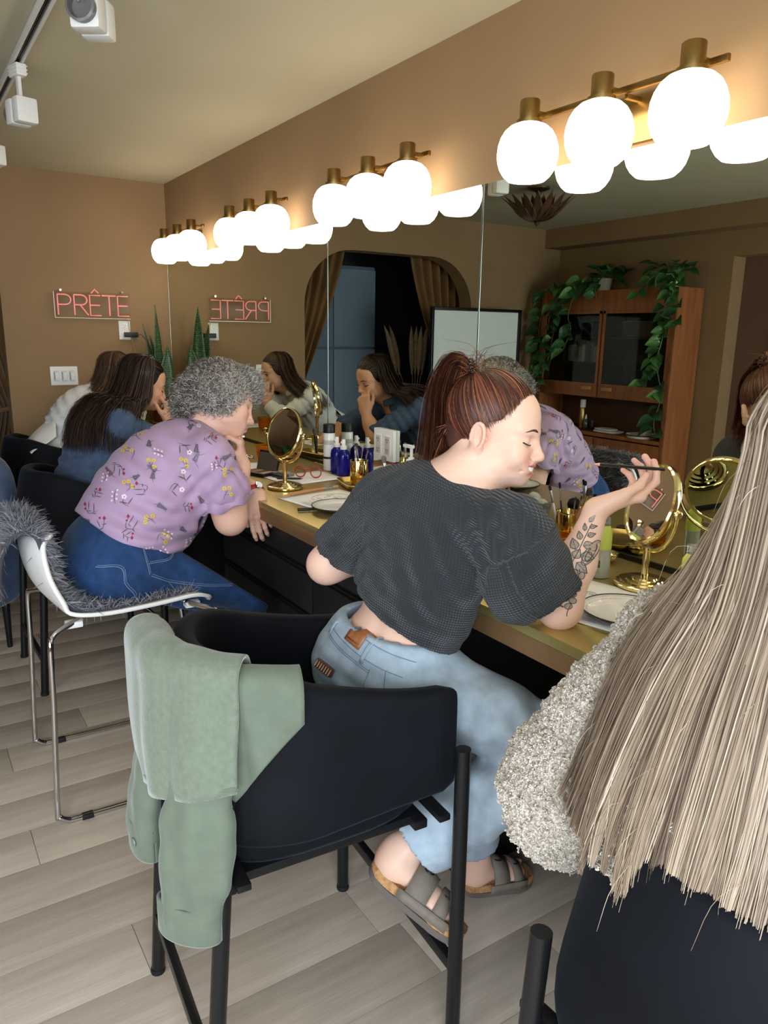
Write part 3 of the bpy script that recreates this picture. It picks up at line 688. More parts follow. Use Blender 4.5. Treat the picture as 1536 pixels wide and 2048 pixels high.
b = thing('storage_crate', 'beige lidded basket on the top glazed shelf beside the divider', 'box', (ccx, ccy-.3, 1.509)); MB().box((0, 0, .06), (.16, .3, .12), bev=.006).build('carton', mat('beige_box', (110, 96, 80), .7), b); MB().box((0, 0, .122), (.165, .305, .012), bev=.003).build('lid', mat('beige_lid', (128, 112, 92), .7), b)
# niche things
gold_tray = mat('gold_tray', (176, 152, 92), .3, 1.)
t = thing('round_tray', 'dark gold round tray in the cabinet niche', 'tray', (ccx+.03, ccy+.3, .715)); MB().lathe([(.0, .002), (.15, .002), (.165, .012), (.17, .02), (.163, .02), (.15, .008), (0, .007)], 32).build('dish', gold_tray, t); MB().lathe([(.168, .017), (.172, .02), (.168, .023), (.163, .02)], 32).build('rim', brass, t)
t = thing('spray_can', 'tall gold can with white cap standing on the round niche tray', 'can', (ccx+.03, ccy+.25, .7225)); MB().lathe([(.026, 0), (.027, .004), (.027, .17), (.022, .18), (0, .18)], 24).build('can', gold_tray, t); MB().lathe([(.023, .178), (.025, .18), (.025, .245), (.02, .25), (0, .25)], 24).build('cap', plate, t)
t = thing('dropper_bottle', 'small smoky bottle with white nozzle on the round niche tray', 'bottle', (ccx+.06, ccy+.18, .7225)); MB().lathe([(.02, 0), (.022, .004), (.022, .07), (.01, .085), (0, .085)], 20).build('body', mat('smoky_glass', (70, 72, 70), .15, coat=.5), t); MB().lathe([(.009, .083), (.009, .1), (.004, .125), (0, .126)], 16).build('nozzle', plate, t)
t = thing('small_jar', 'small dark jar at the edge of the round niche tray', 'jar', (ccx+.05, ccy+.12, .72+.0165)); MB().lathe([(.016, -.0), (.017, .05), (0, .05)], 18).build('body', mat('dark_jar', (44, 40, 42), .3), t); MB().lathe([(.0175, .05), (.0175, .066), (0, .067)], 18).build('lid', mat('dark_lid', (60, 54, 54), .4), t)
t = thing('folded_cloth', 'flat white folded cloth in the cabinet niche', 'cloth', (ccx+.06, ccy-.08, .716)); pillow((0, 0, .012), (.17, .26, .024), .6).build('lower_fold', mat('white_cotton', (206, 204, 200), .9, bump=(60, .4, .004)), t, angle=180); pillow((.01, .02, .03), (.13, .2, .018), .6).build('upper_fold', mat('white_cotton'), t, angle=180)
t = thing('serving_dish', 'white round dish with crumpled tissue and gold rim in the cabinet niche', 'dish', (ccx+.05, ccy-.42, .716)); MB().lathe([(.0, .0), (.12, .0), (.135, .025), (.13, .027), (.118, .008), (0, .008)], 32).build('dish', mat('white_china', (222, 220, 214), .25, coat=.4), t); MB().lathe([(.134, .018), (.137, .024), (.132, .028), (.129, .024)], 32).build('rim', brass, t); pillow((.0, -.03, .045), (.1, .09, .09), .9).build('tissue', mat('white_cotton'), t, angle=180)
# ------------------------------------------------------------------ pothos plants
leafm = [mat('pothos_leaf_%d' % i, c, .38, var=(14, .25), coat=.15) for i, c in enumerate([(56, 104, 54), (40, 84, 48), (80, 128, 66)])]
vine = mat('pothos_vine', (96, 116, 60), .6)
def leaf_mesh(m, sx, fold):
    rows = []
    for t_ in np.linspace(0, 1, 8):
        w = .5*(sin(pi*t_**.62)**.85)*(1 if 0 < t_ < 1 else 0)+.001
        rows.append([(u*w*.95*sx, t_+(.12*abs(u)*(1-t_)**4*-1 if t_ < .5 else 0), abs(u)*w*fold-.25*t_*t_) for u in (-1, -.5, 0, .5, 1)])
    return MB().grid(rows).mesh('leaf', m, angle=180)
LEAF = [leaf_mesh(leafm[i % 3], .9+.1*(i % 2), .35+.1*i) for i in range(3)]
def place_leaf(par, p, d, size, up=(0, 0, 1)):
    y = nrm(d); x = nrm(np.cross(y, np.array(up)+np.random.default_rng(int(abs(p[1])*9999) % 99991).normal(0, .25, 3))); z = np.cross(x, y)
    o = bpy.data.objects.new('leaf', random.choice(LEAF)); Mx = np.stack([x, y, z], 1)*size
    o.matrix_local = Matrix.Translation(p)@Matrix(Mx.tolist()).to_4x4(); return link(o, par)
def pothos(name_label, loc, pot, vines, crown, seed):
    rs = np.random.default_rng(seed); t = thing('pothos_plant', name_label, 'houseplant', loc, 0, 'pothos plants on the teak cabinet')
    if pot:
        MB().lathe([(.0, 0), (.05, 0), (.062, .01), (.075, .1), (.078, .105), (.07, .105), (.066, .09), (0, .085)], 24).build('pot', mat('cream_pot', (206, 200, 188), .4), t)
    for k in range(crown):
        a = rs.uniform(0, 2*pi); e = rs.uniform(.2, 1.2); r = rs.uniform(.04, .2); p = np.array([r*cos(a)*.6, r*sin(a), .09+.1*rs.random()])
        MB().tube(spline([(0, 0, .08), p*np.array([.5, .5, 1.1]), p], 6), .002, 5).build('petiole', vine, t)
        place_leaf(t, p, (cos(a)*.6+.5, sin(a), e-.6), rs.uniform(.08, .13))
    for pts in vines:
        C = spline(pts, 40); MB().tube(C, .0028, 6).build('vine', vine, t); L = 0
        seg = np.linalg.norm(np.diff(C, axis=0), axis=1); nxt = .05
        for i in range(1, 40):
            L += seg[i-1]
            if L > nxt:
                nxt += rs.uniform(.045, .075); side = rs.choice([-1, 1])
                d = np.array([.7, side*rs.uniform(.3, 1.), rs.uniform(-.9, .1)]); q = C[i]+nrm(d)*.02
                place_leaf(t, q, d, rs.uniform(.075, .125), up=(1, 0, .5))
    return t
TZ = CH; xf = .19
pothos('trailing pothos in a cream pot on the whiteboard side of the teak cabinet top', (ccx, ccy+.16, TZ), True,
       [[(.05, 0, .1), (.12, .15, .08), (xf, .3, .02), (xf+.03, .36, -.15), (xf+.03, .42, -.4), (xf+.02, .5, -.7)],
        [(.05, 0, .1), (.12, .3, .07), (.14, .5, .04), (xf, .5, -.08), (xf+.03, .5, -.35), (xf+.04, .5, -.6), (xf+.04, .46, -.85)],
        [(.05, 0, .1), (.14, .08, .06), (xf+.01, .12, -.02), (xf+.03, .16, -.2), (xf+.03, .12, -.32), (xf+.03, .2, -.5)],
        [(.05, 0, .1), (.14, -.06, .06), (xf+.01, -.1, .0), (xf+.02, -.14, -.08)],
        [(.05, 0, .1), (.16, .2, .05), (xf+.02, .24, -.1), (xf+.04, .3, -.3), (xf+.05, .34, -.55), (xf+.04, .44, -.78)]], 26, 5)
pothos('trailing pothos hanging down the doorway side of the teak cabinet', (ccx, ccy-.52, TZ), True,
       [[(.05, 0, .1), (.14, -.1, .06), (xf, -.16, -.02), (xf+.02, -.14, -.3), (xf+.03, -.1, -.55), (xf+.02, -.16, -.8), (xf+.02, -.12, -1.0), (xf+.02, -.14, -1.1)],
        [(.05, 0, .1), (.12, -.14, .08), (xf-.02, -.2, -.05), (xf+.02, -.24, -.25), (xf+.05, -.3, -.28)],
        [(.05, 0, .1), (.15, .02, .1), (xf, .08, .04), (xf+.02, .14, -.06)],
        [(.05, 0, .1), (.16, -.08, .04), (xf+.02, -.12, -.4), (xf+.04, -.04, -.62), (xf+.05, .0, -.74)]], 18, 9)
# ------------------------------------------------------------------ snake plant in the far corner of the counter
CT = .9115
sp = thing('snake_plant', 'tall snake plant in a dark red pot in the corner of the counter', 'houseplant', (1.50, 5.05, CT))
MB().lathe([(.0, 0), (.055, 0), (.066, .16), (.07, .165), (.06, .165), (.055, .15), (0, .145)], 28).build('pot', mat('oxblood_pot', (84, 30, 34), .4), sp)
def snake_mat():
    m = mat('snake_leaf', (44, 88, 46), .4, var=(30, .0), coat=.2); nt = m.node_tree; b = nt.nodes['Principled BSDF']
    tc = nt.nodes.new('ShaderNodeTexCoord'); w = nt.nodes.new('ShaderNodeTexWave'); w.bands_direction = 'Z'
    w.inputs['Scale'].default_value = 22; w.inputs['Distortion'].default_value = 7; w.inputs['Detail'].default_value = 3; w.inputs['Detail Scale'].default_value = 3
    cr = nt.nodes.new('ShaderNodeValToRGB'); cr.color_ramp.elements[0].color = (*lin((34, 66, 40)), 1); cr.color_ramp.elements[1].color = (*lin((84, 120, 78)), 1); cr.color_ramp.elements[0].position = .35
    nt.links.new(tc.outputs['Object'], w.inputs[0]); nt.links.new(w.outputs[0], cr.inputs[0]); nt.links.new(cr.outputs[0], b.inputs['Base Color']); return m
snm = snake_mat()
for (dx, dy, h, tx, ty, w, a) in ((-.01, .0, .755, -.01, .0, .034, .25), (-.03, .01, .64, -.09, .02, .034, .5), (.025, -.01, .50, .055, -.01, .038, -.4), (-.035, -.02, .42, -.065, -.02, .034, .5), (.0, .02, .56, -.04, .04, .034, 1.), (.02, .02, .36, .03, .05, .032, -1.)):
    rows = []
    for t_ in np.linspace(0, 1, 14):
        ww = w*(.75+.5*sin(pi*min(1, t_*1.05))**.7)*(1-t_**5)*(1 if t_ < 1 else 0)+.0006; ang = a+t_*.8
        c = np.array([dx+(tx-dx)*t_**1.3, dy+(ty-dy)*t_**1.3, .13+(h-.13)*t_])
        rows.append([(c[0]+u*ww*cos(ang)+.2*ww*abs(u)*sin(ang), c[1]+u*ww*sin(ang)-.2*ww*abs(u)*cos(ang), c[2]) for u in (-1, -.5, 0, .5, 1)])
    MB().grid(rows).build('leaf', snm, sp, angle=180, solid=.004)
# ------------------------------------------------------------------ vanity mirrors on stands
gold = mat('polished_gold', (230, 212, 156), .12, 1.)
glass_mirror = mat('mirror_glass', (240, 240, 238), 0., 1.)
def stand_mirror(loc, normal, label, zc=.215, r=.098):
    n = nrm(normal); az = math.atan2(n[1], n[0]); tilt = math.asin(n[2])
    t = thing('stand_mirror', label, 'makeup mirror', (*loc, CT), 0, 'round gold stand mirrors')
    MB().lathe([(.0, 0), (.068, 0), (.071, .003), (.071, .008), (.066, .012), (.058, .012), (.056, .016), (.046, .016), (.044, .02), (.032, .02), (.03, .024), (.012, .026), (.0, .026)], 48).build('base', gold, t)
    R0 = rotz(az)
    MB().lathe([(.0085, .02), (.0085, zc-r-.018), (.013, zc-r-.016), (.013, zc-r-.008), (0, zc-r-.006)], 20).build('stem', gold, t)
    yk = [np.array([0, (r+.014)*cos(a), zc+(r+.014)*sin(a)])@R0.T for a in np.linspace(-pi, 0, 33)]
    MB().tube(yk, .0055, 10, flat=1.).build('yoke', gold, t, angle=180)
    for s in (-1, 1): MB().lathe([(.008, 0), (.0095, .004), (.0095, .014), (.006, .017), (0, .017)], 16, R=R0@rotx(-s*pi/2), t=np.array([0, s*(r+.008), zc])@R0.T).build('pivot_knob', gold, t)
    # disc with z axis along the normal
    Rd = R0@roty(pi/2-tilt); c = (0, 0, zc)
    MB().lathe([(r-.008, -.010), (r-.002, -.011), (r+.001, -.006), (r+.001, .006), (r-.003, .010), (r-.007, .008), (r-.008, .004), (r-.008, -.010)], 64, R=Rd, t=c).build('ring_frame', gold, t)
    MB().lathe([(0, .004), (r-.006, .004), (r-.006, .0035), (0, .0035)][:2]+[(r-.006, .002), (0, .002)], 64, R=Rd, t=c).build('front_glass', glass_mirror, t)
    MB().lathe([(0, -.004), (r-.006, -.004), (r-.006, -.006), (0, -.006)], 64, R=Rd, t=c).build('rear_glass', glass_mirror, t)
    return t
stand_mirror((1.243, 2.615), (-.93, -.22, .29), 'round gold stand mirror in front of the grey-haired woman')
stand_mirror((1.488, 1.112), (-.873, .379, .307), 'round gold stand mirror in front of the smiling woman', .205)
stand_mirror((1.255, 3.80), (-.9, -.35, .2), 'round gold stand mirror in front of the woman in denim', .235)
stand_mirror((1.33, 4.86), (-.95, -.25, .2), 'round gold stand mirror in front of the woman in white')
# ------------------------------------------------------------------ trays, cups, brushes
def tray_round(loc, r, label, sy=1., rz=0):
    t = thing('round_tray', label, 'tray', (*loc, CT), rz, 'gold trays on the counter')
    MB().lathe([(0, .003), (r*.8, .003), (r*.9, .008), (r, .02), (r*1.005, .021), (r*.985, .022), (r*.88, .012), (r*.78, .008), (0, .008)], 40, sy=sy).build('dish', gold_tray, t)
    MB().lathe([(0, 0), (r*.7, 0), (r*.7, .004), (0, .004)], 32, sy=sy).build('foot', gold_tray, t); return t
def tray_rect(loc, L, Wd, rz, label):
    t = thing('rectangular_tray', label, 'tray', (*loc, CT), rz, 'gold trays on the counter')
    rows = []
    for k, z, in ((.80, 0.), (.82, .0), (.97, .016), (1., .02), (.985, .0215), (.94, .017), (.80, .005), (.01, .005)):
        rows.append([(L/2*k*math.copysign(abs(cos(q))**.35, cos(q)), Wd/2*k*math.copysign(abs(sin(q))**.35, sin(q)), z) for q in np.linspace(0, 2*pi, 40, endpoint=False)])
    MB().grid(rows, wrap=True).raw(rows[0], [tuple(range(39, -1, -1))]).build('dish', gold_tray, t, angle=35)
    MB().tube([rows[3][i] for i in range(40)]+[rows[3][0]], .0015, 6).build('rim', gold_tray, t); return t
tray_rect((1.505, 2.505), .2, .13, radians(75), 'gold tray under the brush cup beside the grey-haired woman')
tray_rect((1.535, 3.27), .22, .12, radians(80), 'gold tray with an oil bottle between the two stand mirrors')
tray_round((1.53, 1.40), .1, 'round gold tray under the brush cup beside the smiling woman')
def brush(loc, d, L, handle, head, hl, hr, label, ferrule='silver', flat=1., group=None, base=0):
    """a makeup brush from loc along d"""
    t = thing('makeup_brush', label, 'makeup brush', loc, 0, group); R = frame_z(d)
    hm = mat('brush_handle_%s' % handle, {'wood': (190, 128, 88), 'black': (22, 21, 22), 'white': (222, 218, 214), 'rose': (206, 140, 112)}[handle], .35, coat=.3)
    fm = mat('ferrule_'+ferrule, (196, 196, 198) if ferrule == 'silver' else (206, 168, 96), .2, 1.)
    bm_ = mat('bristle_%s' % head, {'black': (16, 15, 16), 'brown': (70, 48, 40), 'grey': (120, 112, 110), 'tan': (170, 140, 100)}[head], .85, bump=(500, .5, .002), stretch=(1, 1, .1))
    MB().lathe([(0, 0), (hr*.35, .001), (hr*.5, L*.3), (hr*.62, L*.62), (hr*.55, L*.7), (0, L*.7)], 14, R=R).build('handle', hm, t)
    MB().lathe([(hr*.58, L*.68), (hr*.62, L*.7), (hr*.66, L-hl), (0, L-hl)], 14, R=R).build('ferrule', fm, t)
    MB().lathe([(hr*.6, L-hl-.002), (hr*.9, L-hl*.65), (hr, L-hl*.35), (hr*.8, L-hl*.12), (hr*.35, L-.001), (0, L)], 16, R=R, sx=1, sy=flat).build('bristles', bm_, t)
    return t
def cup(loc, label, z=0.):
    t = thing('brush_cup', label, 'cup', (*loc, CT+z), 0, 'gold brush cups')
    MB().lathe([(0, 0), (.035, 0), (.036, .002), (.036, .093), (.035, .095), (.0335, .093), (.0335, .003), (0, .003)], 40).build('cup', mat('mirror_gold', (218, 190, 116), .1, 1.), t)
    MB().lathe([(.0362, .091), (.0368, .093), (.0362, .0955), (.034, .0955), (.0335, .093)], 40).build('rolled_rim', gold, t)
cup((1.525, 2.525), 'gold brush cup on the tray beside the grey-haired woman', .0055)
cup((1.588, 1.462), 'gold brush cup on the tray beside the smiling woman', .0085)
def cup_brushes(c, items, z):
    for (dx, dy, tx, ty, L, h, hd, hl, hr, fl, lab) in items:
        brush((c[0]+dx, c[1]+dy, CT+z), (tx, ty, 1), L, h, hd, hl, hr, lab, flat=fl, group='brushes in cups')
cup_brushes((1.525, 2.525), [(.0, .008, .04, .16, .155, 'black', 'brown', .022, .010, .7, 'short brown-tipped brush, fullest in the cup beside the grey-haired woman'), (-.008, .0, -.02, .08, .145, 'white', 'grey', .018, .008, .6, 'white-handled brush in the cup beside the grey-haired woman'), (.01, .01, .02, .2, .135, 'black', 'black', .016, .007, .7, 'thin black brush leaning left in the cup beside the grey-haired woman'),
    (-.006, -.012, -.05, -.26, .15, 'wood', 'tan', .012, .003, .6, 'slim wooden liner brush leaning right in the cup beside the grey-haired woman'), (.004, -.014, .0, -.34, .155, 'black', 'brown', .012, .0034, .6, 'slim black liner brush leaning furthest right in the cup beside the grey-haired woman')], .012)
cup_brushes((1.588, 1.462), [(-.012, .012, -.1, .28, .165, 'white', 'black', .016, .006, .6, 'white-handled brush leaning left in the cup by the tattooed arm'), (.0, .014, -.02, .16, .17, 'black', 'black', .018, .004, .7, 'pointed black brush in the cup by the tattooed arm'), (.004, -.004, .03, -.08, .135, 'rose', 'brown', .012, .003, .6, 'first slim liner brush in the cup by the tattooed arm'),
    (.01, -.006, .05, -.16, .14, 'wood', 'brown', .012, .0032, .6, 'second slim liner brush in the cup by the tattooed arm'), (-.006, -.014, -.02, -.38, .185, 'rose', 'brown', .024, .0085, .8, 'long rose-handled brush leaning toward the hand with the pencil')], .014)
# ------------------------------------------------------------------ amber glasses
amber = mat('amber_glass', (236, 150, 30), .06, trans=.75, ior=1.3)
def amber_glass(loc, label, r=.042, h=.08):
    t = thing('amber_tumbler', label, 'glass', (*loc, CT), 0, 'amber glass tumblers'); n = 36
    rows = []
    for k, z, f in ((.0, 0, 0), (.70, 0, 0), (.76, .006, .5), (.86, h*.4, 1), (.95, h*.72, .7), (.99, h*.9, .0), (1.0, h, 0), (.95, h, 0), (.9, h*.7, .3), (.78, h*.3, .3), (.66, .012, 0), (0, .012, 0)):
        rows.append([(r*k*(1+.045*f*cos(8*q+z*30))*cos(q), r*k*(1+.045*f*cos(8*q+z*30))*sin(q), z) for q in np.linspace(0, 2*pi, n, endpoint=False)])
    MB().grid(rows, wrap=True).build('tumbler', amber, t, angle=50)
    MB().lathe([(r*.99, h-.002), (r*1.01, h), (r*.98, h+.0015), (r*.95, h)], 36).build('rim', mat('amber_rim', (220, 150, 50), .05, trans=.5), t)
amber_glass((1.402, 2.25), 'amber glass tumbler beside the waffle sleeve and white plate')
amber_glass((1.43, 1.355), 'amber glass tumbler in front of the tattooed forearm')
amber_glass((1.42, 3.20), 'amber glass tumbler behind the grey-haired woman toward the far mirror')
amber_glass((1.36, 4.3), 'farthest amber glass tumbler, near the woman in white')
amber_glass((1.43, .78), 'amber glass tumbler by the blonde woman seen only in the mirror')
st = thing('stir_stick', 'black mascara wand standing in the amber tumbler by the tattooed arm', 'wand', (1.415, 1.372, CT+.014)); MB().tube([(0, 0, 0), (-.012, .012, .1)], .0022, 8).build('rod', mat('black_abs'), st); MB().tube([(-.0095, .0095, .08), (-.0125, .0125, .105)], [.003, .0015], 8).build('tip', mat('black_abs'), st)
# ------------------------------------------------------------------ bottles
white_gloss = mat('white_gloss', (236, 236, 234), .3, coat=.3)
def band(mb, r, z0, z1, n=32): return mb.lathe([(r, z0), (r+.0004, z0), (r+.0004, z1), (r, z1)], n)
t = thing('hairspray_bottle', 'tall white hairspray bottle with black cap and band', 'bottle', (1.588, 2.885, CT))
MB().lathe([(0, 0), (.024, 0), (.026, .003), (.026, .162), (.024, .166), (0, .166)], 32).build('body', white_gloss, t)
MB().lathe([(.0265, .166), (.0265, .2), (.024, .204), (0, .204)], 32).build('cap', mat('black_abs'), t)
band(MB(), .026, .052, .062).build('black_band', mat('black_abs'), t)
band(MB(), .0259, .115, .135).build('grey_emblem', mat('light_grey_print', (196, 194, 190), .4), t)
cobalt = mat('cobalt_glass', (26, 30, 150), .08, trans=.55, ior=1.4)
for x, y, lab in ((1.585, 2.81, 'cobalt blue spray bottle with white top next to the white hairspray'), (1.575, 2.735, 'cobalt blue spray bottle with white top next to the gold brush cup')):
    t = thing('spray_bottle', lab, 'bottle', (x, y, CT), 0, 'cobalt spray bottles')
    MB().lathe([(0, 0), (.026, 0), (.028, .004), (.028, .085), (.025, .1), (.014, .112), (.011, .114), (0, .114)], 32).build('body', cobalt, t)
    MB().lathe([(.014, .113), (.0145, .115), (.0145, .128), (.009, .13), (.009, .15), (.0075, .156), (0, .156)], 24).box((-.008, 0, .143), (.012, .008, .008), bev=.002).build('spray_top', white_gloss, t)
t = thing('pump_bottle', 'clear square pump bottle with white pump head', 'bottle', (1.575, 2.235, CT))
clearm = mat('clear_plastic', (226, 230, 230), .08, trans=.8, ior=1.3)
MB().box((0, 0, .06), (.06, .06, .12), bev=.008).build('body', clearm, t)
MB().lathe([(.02, .12), (.02, .142), (.012, .145), (.012, .15), (.006, .152), (.006, .185), (0, .186)], 24).box((-.004, .012, .19), (.016, .056, .012), bev=.003).build('pump_head', white_gloss, t)
MB().box((-.031, 0, .05), (.001, .045, .06)).build('paper_label', mat('grey_label', (206, 206, 204), .6), t, smooth=False)
t = thing('acrylic_holder', 'clear acrylic holder with black make-up inside, beside the pump bottle', 'holder', (1.53, 2.30, CT))
MB().box((0, 0, .04), (.05, .07, .08), bev=.003).build('case', clearm, t); MB().box((-.002, 0, .02), (.053, .073, .04), bev=.002).build('insert', mat('black_abs'), t)
brush((1.555, 2.36, CT+.0), (.02, .28, 1), .14, 'white', 'grey', .03, .011, 'white-handled fluffy brush leaning beside the clear pump bottle', flat=.8)
oilm = mat('yellow_oil', (214, 214, 60), .08, trans=.6, ior=1.35)
t = thing('oil_bottle', 'small clear bottle of yellow oil standing on the gold tray', 'bottle', (1.515, 3.335, CT+.0055)); MB().lathe([(0, 0), (.014, 0), (.015, .003), (.015, .05), (0, .05)], 20).build('body', clearm, t); MB().lathe([(.0148, .05), (.015, .052), (.015, .09), (.008, .096), (0, .096)], 20).build('oil', oilm, t); MB().lathe([(.008, .095), (.008, .12), (.005, .125), (0, .125)], 16).build('cap', clearm, t)
brush((1.555, 3.24, CT+.012), (.02, .1, 1), .13, 'black', 'grey', .035, .014, 'grey fluffy brush standing on the gold tray with the oil bottle', flat=.9)
t = thing('micellar_bottle', 'clear and yellow cleansing-water bottle standing behind the tattooed forearm', 'bottle', (1.452, 1.215, CT)); MB().lathe([(0, 0), (.021, 0), (.023, .003), (.023, .075), (0, .075)], 28, sy=.8).build('body', mat('pale_bottle', (214, 220, 206), .12, trans=.4), t); MB().lathe([(.023, .075), (.023, .12), (.014, .135), (0, .135)], 28, sy=.8).build('yellow_sleeve', mat('lime_sleeve', (206, 220, 96), .3), t); MB().lathe([(.013, .135), (.013, .155), (0, .156)], 20).build('cap', clearm, t)
for k in range(5): MB().box((-.021, -.006, .03+k*.004), (.003, .01, .0016+.0006*(k % 2))).build('barcode_line', mat('black_abs'), t, smooth=False)
t = thing('micellar_bottle', 'clear and yellow cleansing-water bottle reflected beside the blonde hair', 'bottle', (1.40, .93, CT)); MB().lathe([(0, 0), (.021, 0), (.023, .003), (.023, .085), (0, .085)], 28, sy=.8).build('body', mat('pale_bottle'), t); MB().lathe([(.023, .085), (.023, .13), (.014, .142), (0, .142)], 28, sy=.8).build('yellow_sleeve', mat('lime_sleeve'), t); MB().lathe([(.013, .142), (.013, .16), (0, .161)], 20).build('cap', clearm, t)
t = thing('lip_gloss', 'small tube of pink lip gloss on the round gold tray', 'lip gloss', (1.512, 1.345, CT+.0085)); MB().box((0, 0, .016), (.018, .018, .032), bev=.002).build('pink_tube', mat('coral_gloss', (206, 70, 70), .15, trans=.2), t); MB().box((0, 0, .048), (.016, .016, .032), bev=.002).build('clear_cap', clearm, t)
t = thing('cream_compact', 'round black cream pot with clear rim beside the round tray', 'compact', (1.43, 1.47, CT)); MB().lathe([(0, 0), (.018, 0), (.018, .02), (0, .02)], 24).build('pot', mat('black_abs'), t); MB().lathe([(.0185, .012), (.0185, .024), (.016, .026), (0, .026)], 24).build('lid', mat('dark_lid'), t)
t = thing('scalloped_dish', 'small gold scalloped dish beside the yellow bottle', 'dish', (1.565, 1.30, CT))
rows = [[(k*.034*(1+.08*f*cos(9*q))*cos(q), k*.034*(1+.08*f*cos(9*q))*sin(q), z) for q in np.linspace(0, 2*pi, 54, endpoint=False)] for k, z, f in ((.01, 0, 0), (.5, 0, 0), (.75, .008, .6), (1, .024, 1), (.97, .025, 1), (.7, .011, .6), (.4, .005, 0), (.01, .004, 0))]
MB().grid(rows, wrap=True).build('bowl', gold, t, angle=180); MB().lathe([(0, 0), (.014, 0), (.016, .003), (0, .003)], 20).build('foot', gold, t)
# lipstick in a small gold leaf dish, cotton jar (seen in the mirror)
t = thing('scalloped_dish', 'small gold dish holding the lipsticks', 'dish', (1.50, 1.925, CT)); MB().grid(rows, wrap=True).build('bowl', gold, t, angle=180); MB().lathe([(0, 0), (.014, 0), (.016, .003), (0, .003)], 20).build('foot', gold, t)
for dx, dy, lab, c in ((.0, -.012, 'open coral lipstick in black case, the right one in the small gold dish', (196, 96, 84)), (.0, .014, 'open pink lipstick in black case, the left one in the small gold dish', (206, 128, 118))):
    t = thing('lipstick', lab, 'lipstick', (1.50+dx, 1.925+dy, CT+.0055)); MB().lathe([(.0095, 0), (.0095, .026), (.0075, .027), (.0075, .05), (0, .05)], 16).build('case', mat('black_abs'), t); MB().lathe([(.006, .05), (.006, .06), (.004, .068), (0, .07)], 14).build('bullet', mat('lip_%d' % c[0], c, .4), t); MB().lathe([(.0078, .048), (.0078, .0505), (.006, .0505)], 16).build('collar', chrome, t)
t = thing('cotton_jar', 'rippled glass jar of white cotton pads', 'jar', (1.572, 1.70, CT))
rows2 = [[(k*.042*(1+.07*f*cos(10*q))*cos(q), k*.042*(1+.07*f*cos(10*q))*sin(q), z) for q in np.linspace(0, 2*pi, 60, endpoint=False)] for k, z, f in ((.01, 0, 0), (.7, 0, .5), (.85, .01, 1), (1, .04, 1), (1.02, .075, 1.4), (.97, .076, 1.4), (.93, .04, 1), (.78, .012, .6), (.01, .008, 0))]
MB().grid(rows2, wrap=True).build('jar', clearm, t, angle=180)
for k in range(7):
    a = k*2.4; MB().ell((.016*cos(a), .016*sin(a), .03+.009*k), (.024, .02, .016), R=rotx(.4*sin(a))@rotz(a), n=14).build('cotton_ball', mat('white_cotton'), t, angle=180)
# powder brushes with big black heads
brush((1.50, 1.60, CT+.012), (.25, -.16, .55), .1, 'black', 'black', .045, .021, 'big black powder brush leaning by the amber glass and tattooed arm', ferrule='gold')
brush((1.45, 2.30, CT+.022), (.3, .55, -.06), .11, 'black', 'black', .04, .019, 'big black powder brush lying by the amber tumbler at the waffle shoulder', ferrule='gold')
brush((1.19, 2.47, CT+.0095), (.2, .02, .002), .225, 'wood', 'tan', .03, .0085, 'thicker wooden face brush lying on the paper', flat=.7)
brush((1.165, 2.455, CT+.008), (.19, .035, .002), .205, 'wood', 'brown', .014, .0065, 'thinner wooden brush lying on the paper', flat=.7)
# ------------------------------------------------------------------ paper sheets, plates, pens
paperm = mat('white_paper', (232, 232, 230), .8, var=(6, .02)); inkm = mat('grey_ink', (110, 110, 112), .8); beige_ink = mat('beige_ink', (196, 176, 150), .8)
def paper(loc, rz, label, z=0., w=.216, h=.279, face=True, seed=1):
    rs = np.random.default_rng(seed); t = thing('paper_sheet', label, 'paper', (*loc, CT+z), rz, 'face chart sheets on the counter')
    pts = [[(x, y, .0006+.0012*sin(3*x*9)*sin(2+y*11)**2) for y in np.linspace(-w/2, w/2, 8)] for x in np.linspace(-h/2, h/2, 10)]
    MB().grid(pts).build('sheet', paperm, t, angle=180, solid=.0004)
    mb = MB(); zz = .0026
    for k in range(9):
        L = rs.uniform(.3, .8)*w*.5; x = -h/2+.02+k*.006; mb.box((x, -w/2+.02+L/2, zz), (.0012, L, .0002))
    mb.build('text_lines', inkm, t, smooth=False)
    if face:
        A = [(.02+.075*cos(q), .052*sin(q), zz) for q in np.linspace(0, 2*pi, 40)]; f = MB().tube(A, .0009, 4)
        for s in (-1, 1):
            f.tube([(.035+.004*cos(q), s*.022+.012*cos(q*1)*1.0, zz) if 0 else (.03+.005*sin(q), s*.022+.012*cos(q), zz) for q in np.linspace(0, 2*pi, 18)], .0008, 4)
            f.tube([(.048, s*.010, zz), (.051, s*.022, zz), (.046, s*.036, zz)], .0012, 4)
        f.tube([(.02, .004, zz), (-.004, .006, zz), (-.008, 0, zz), (-.004, -.006, zz)], .0008, 4); f.tube([(-.028, -.018, zz), (-.024, 0, zz), (-.028, .018, zz), (-.034, 0, zz), (-.028, -.018, zz)], .0009, 4)
        f.build('face_drawing', beige_ink, t)
    return t
paper((1.29, 2.37), radians(8), 'white face-chart paper under the wooden brushes and plate')
paper((1.405, 2.765), radians(4), 'white paper under the red glasses', seed=2, face=False)
paper((1.24, 3.13), radians(-10), 'white paper by the elbow of the grey-haired woman', seed=3, face=False)
pB = paper((1.29, 1.085), radians(14), 'white instruction paper with printed lines under the tattooed elbow', seed=4, face=False)
paper((1.27, 3.68), radians(-4), 'white paper in front of the woman in denim', seed=5)
paper((1.27, 4.55), radians(5), 'white paper in front of the woman in white', seed=6)
paper((1.27, .62), radians(-6), 'white paper in front of the blonde woman', seed=7)
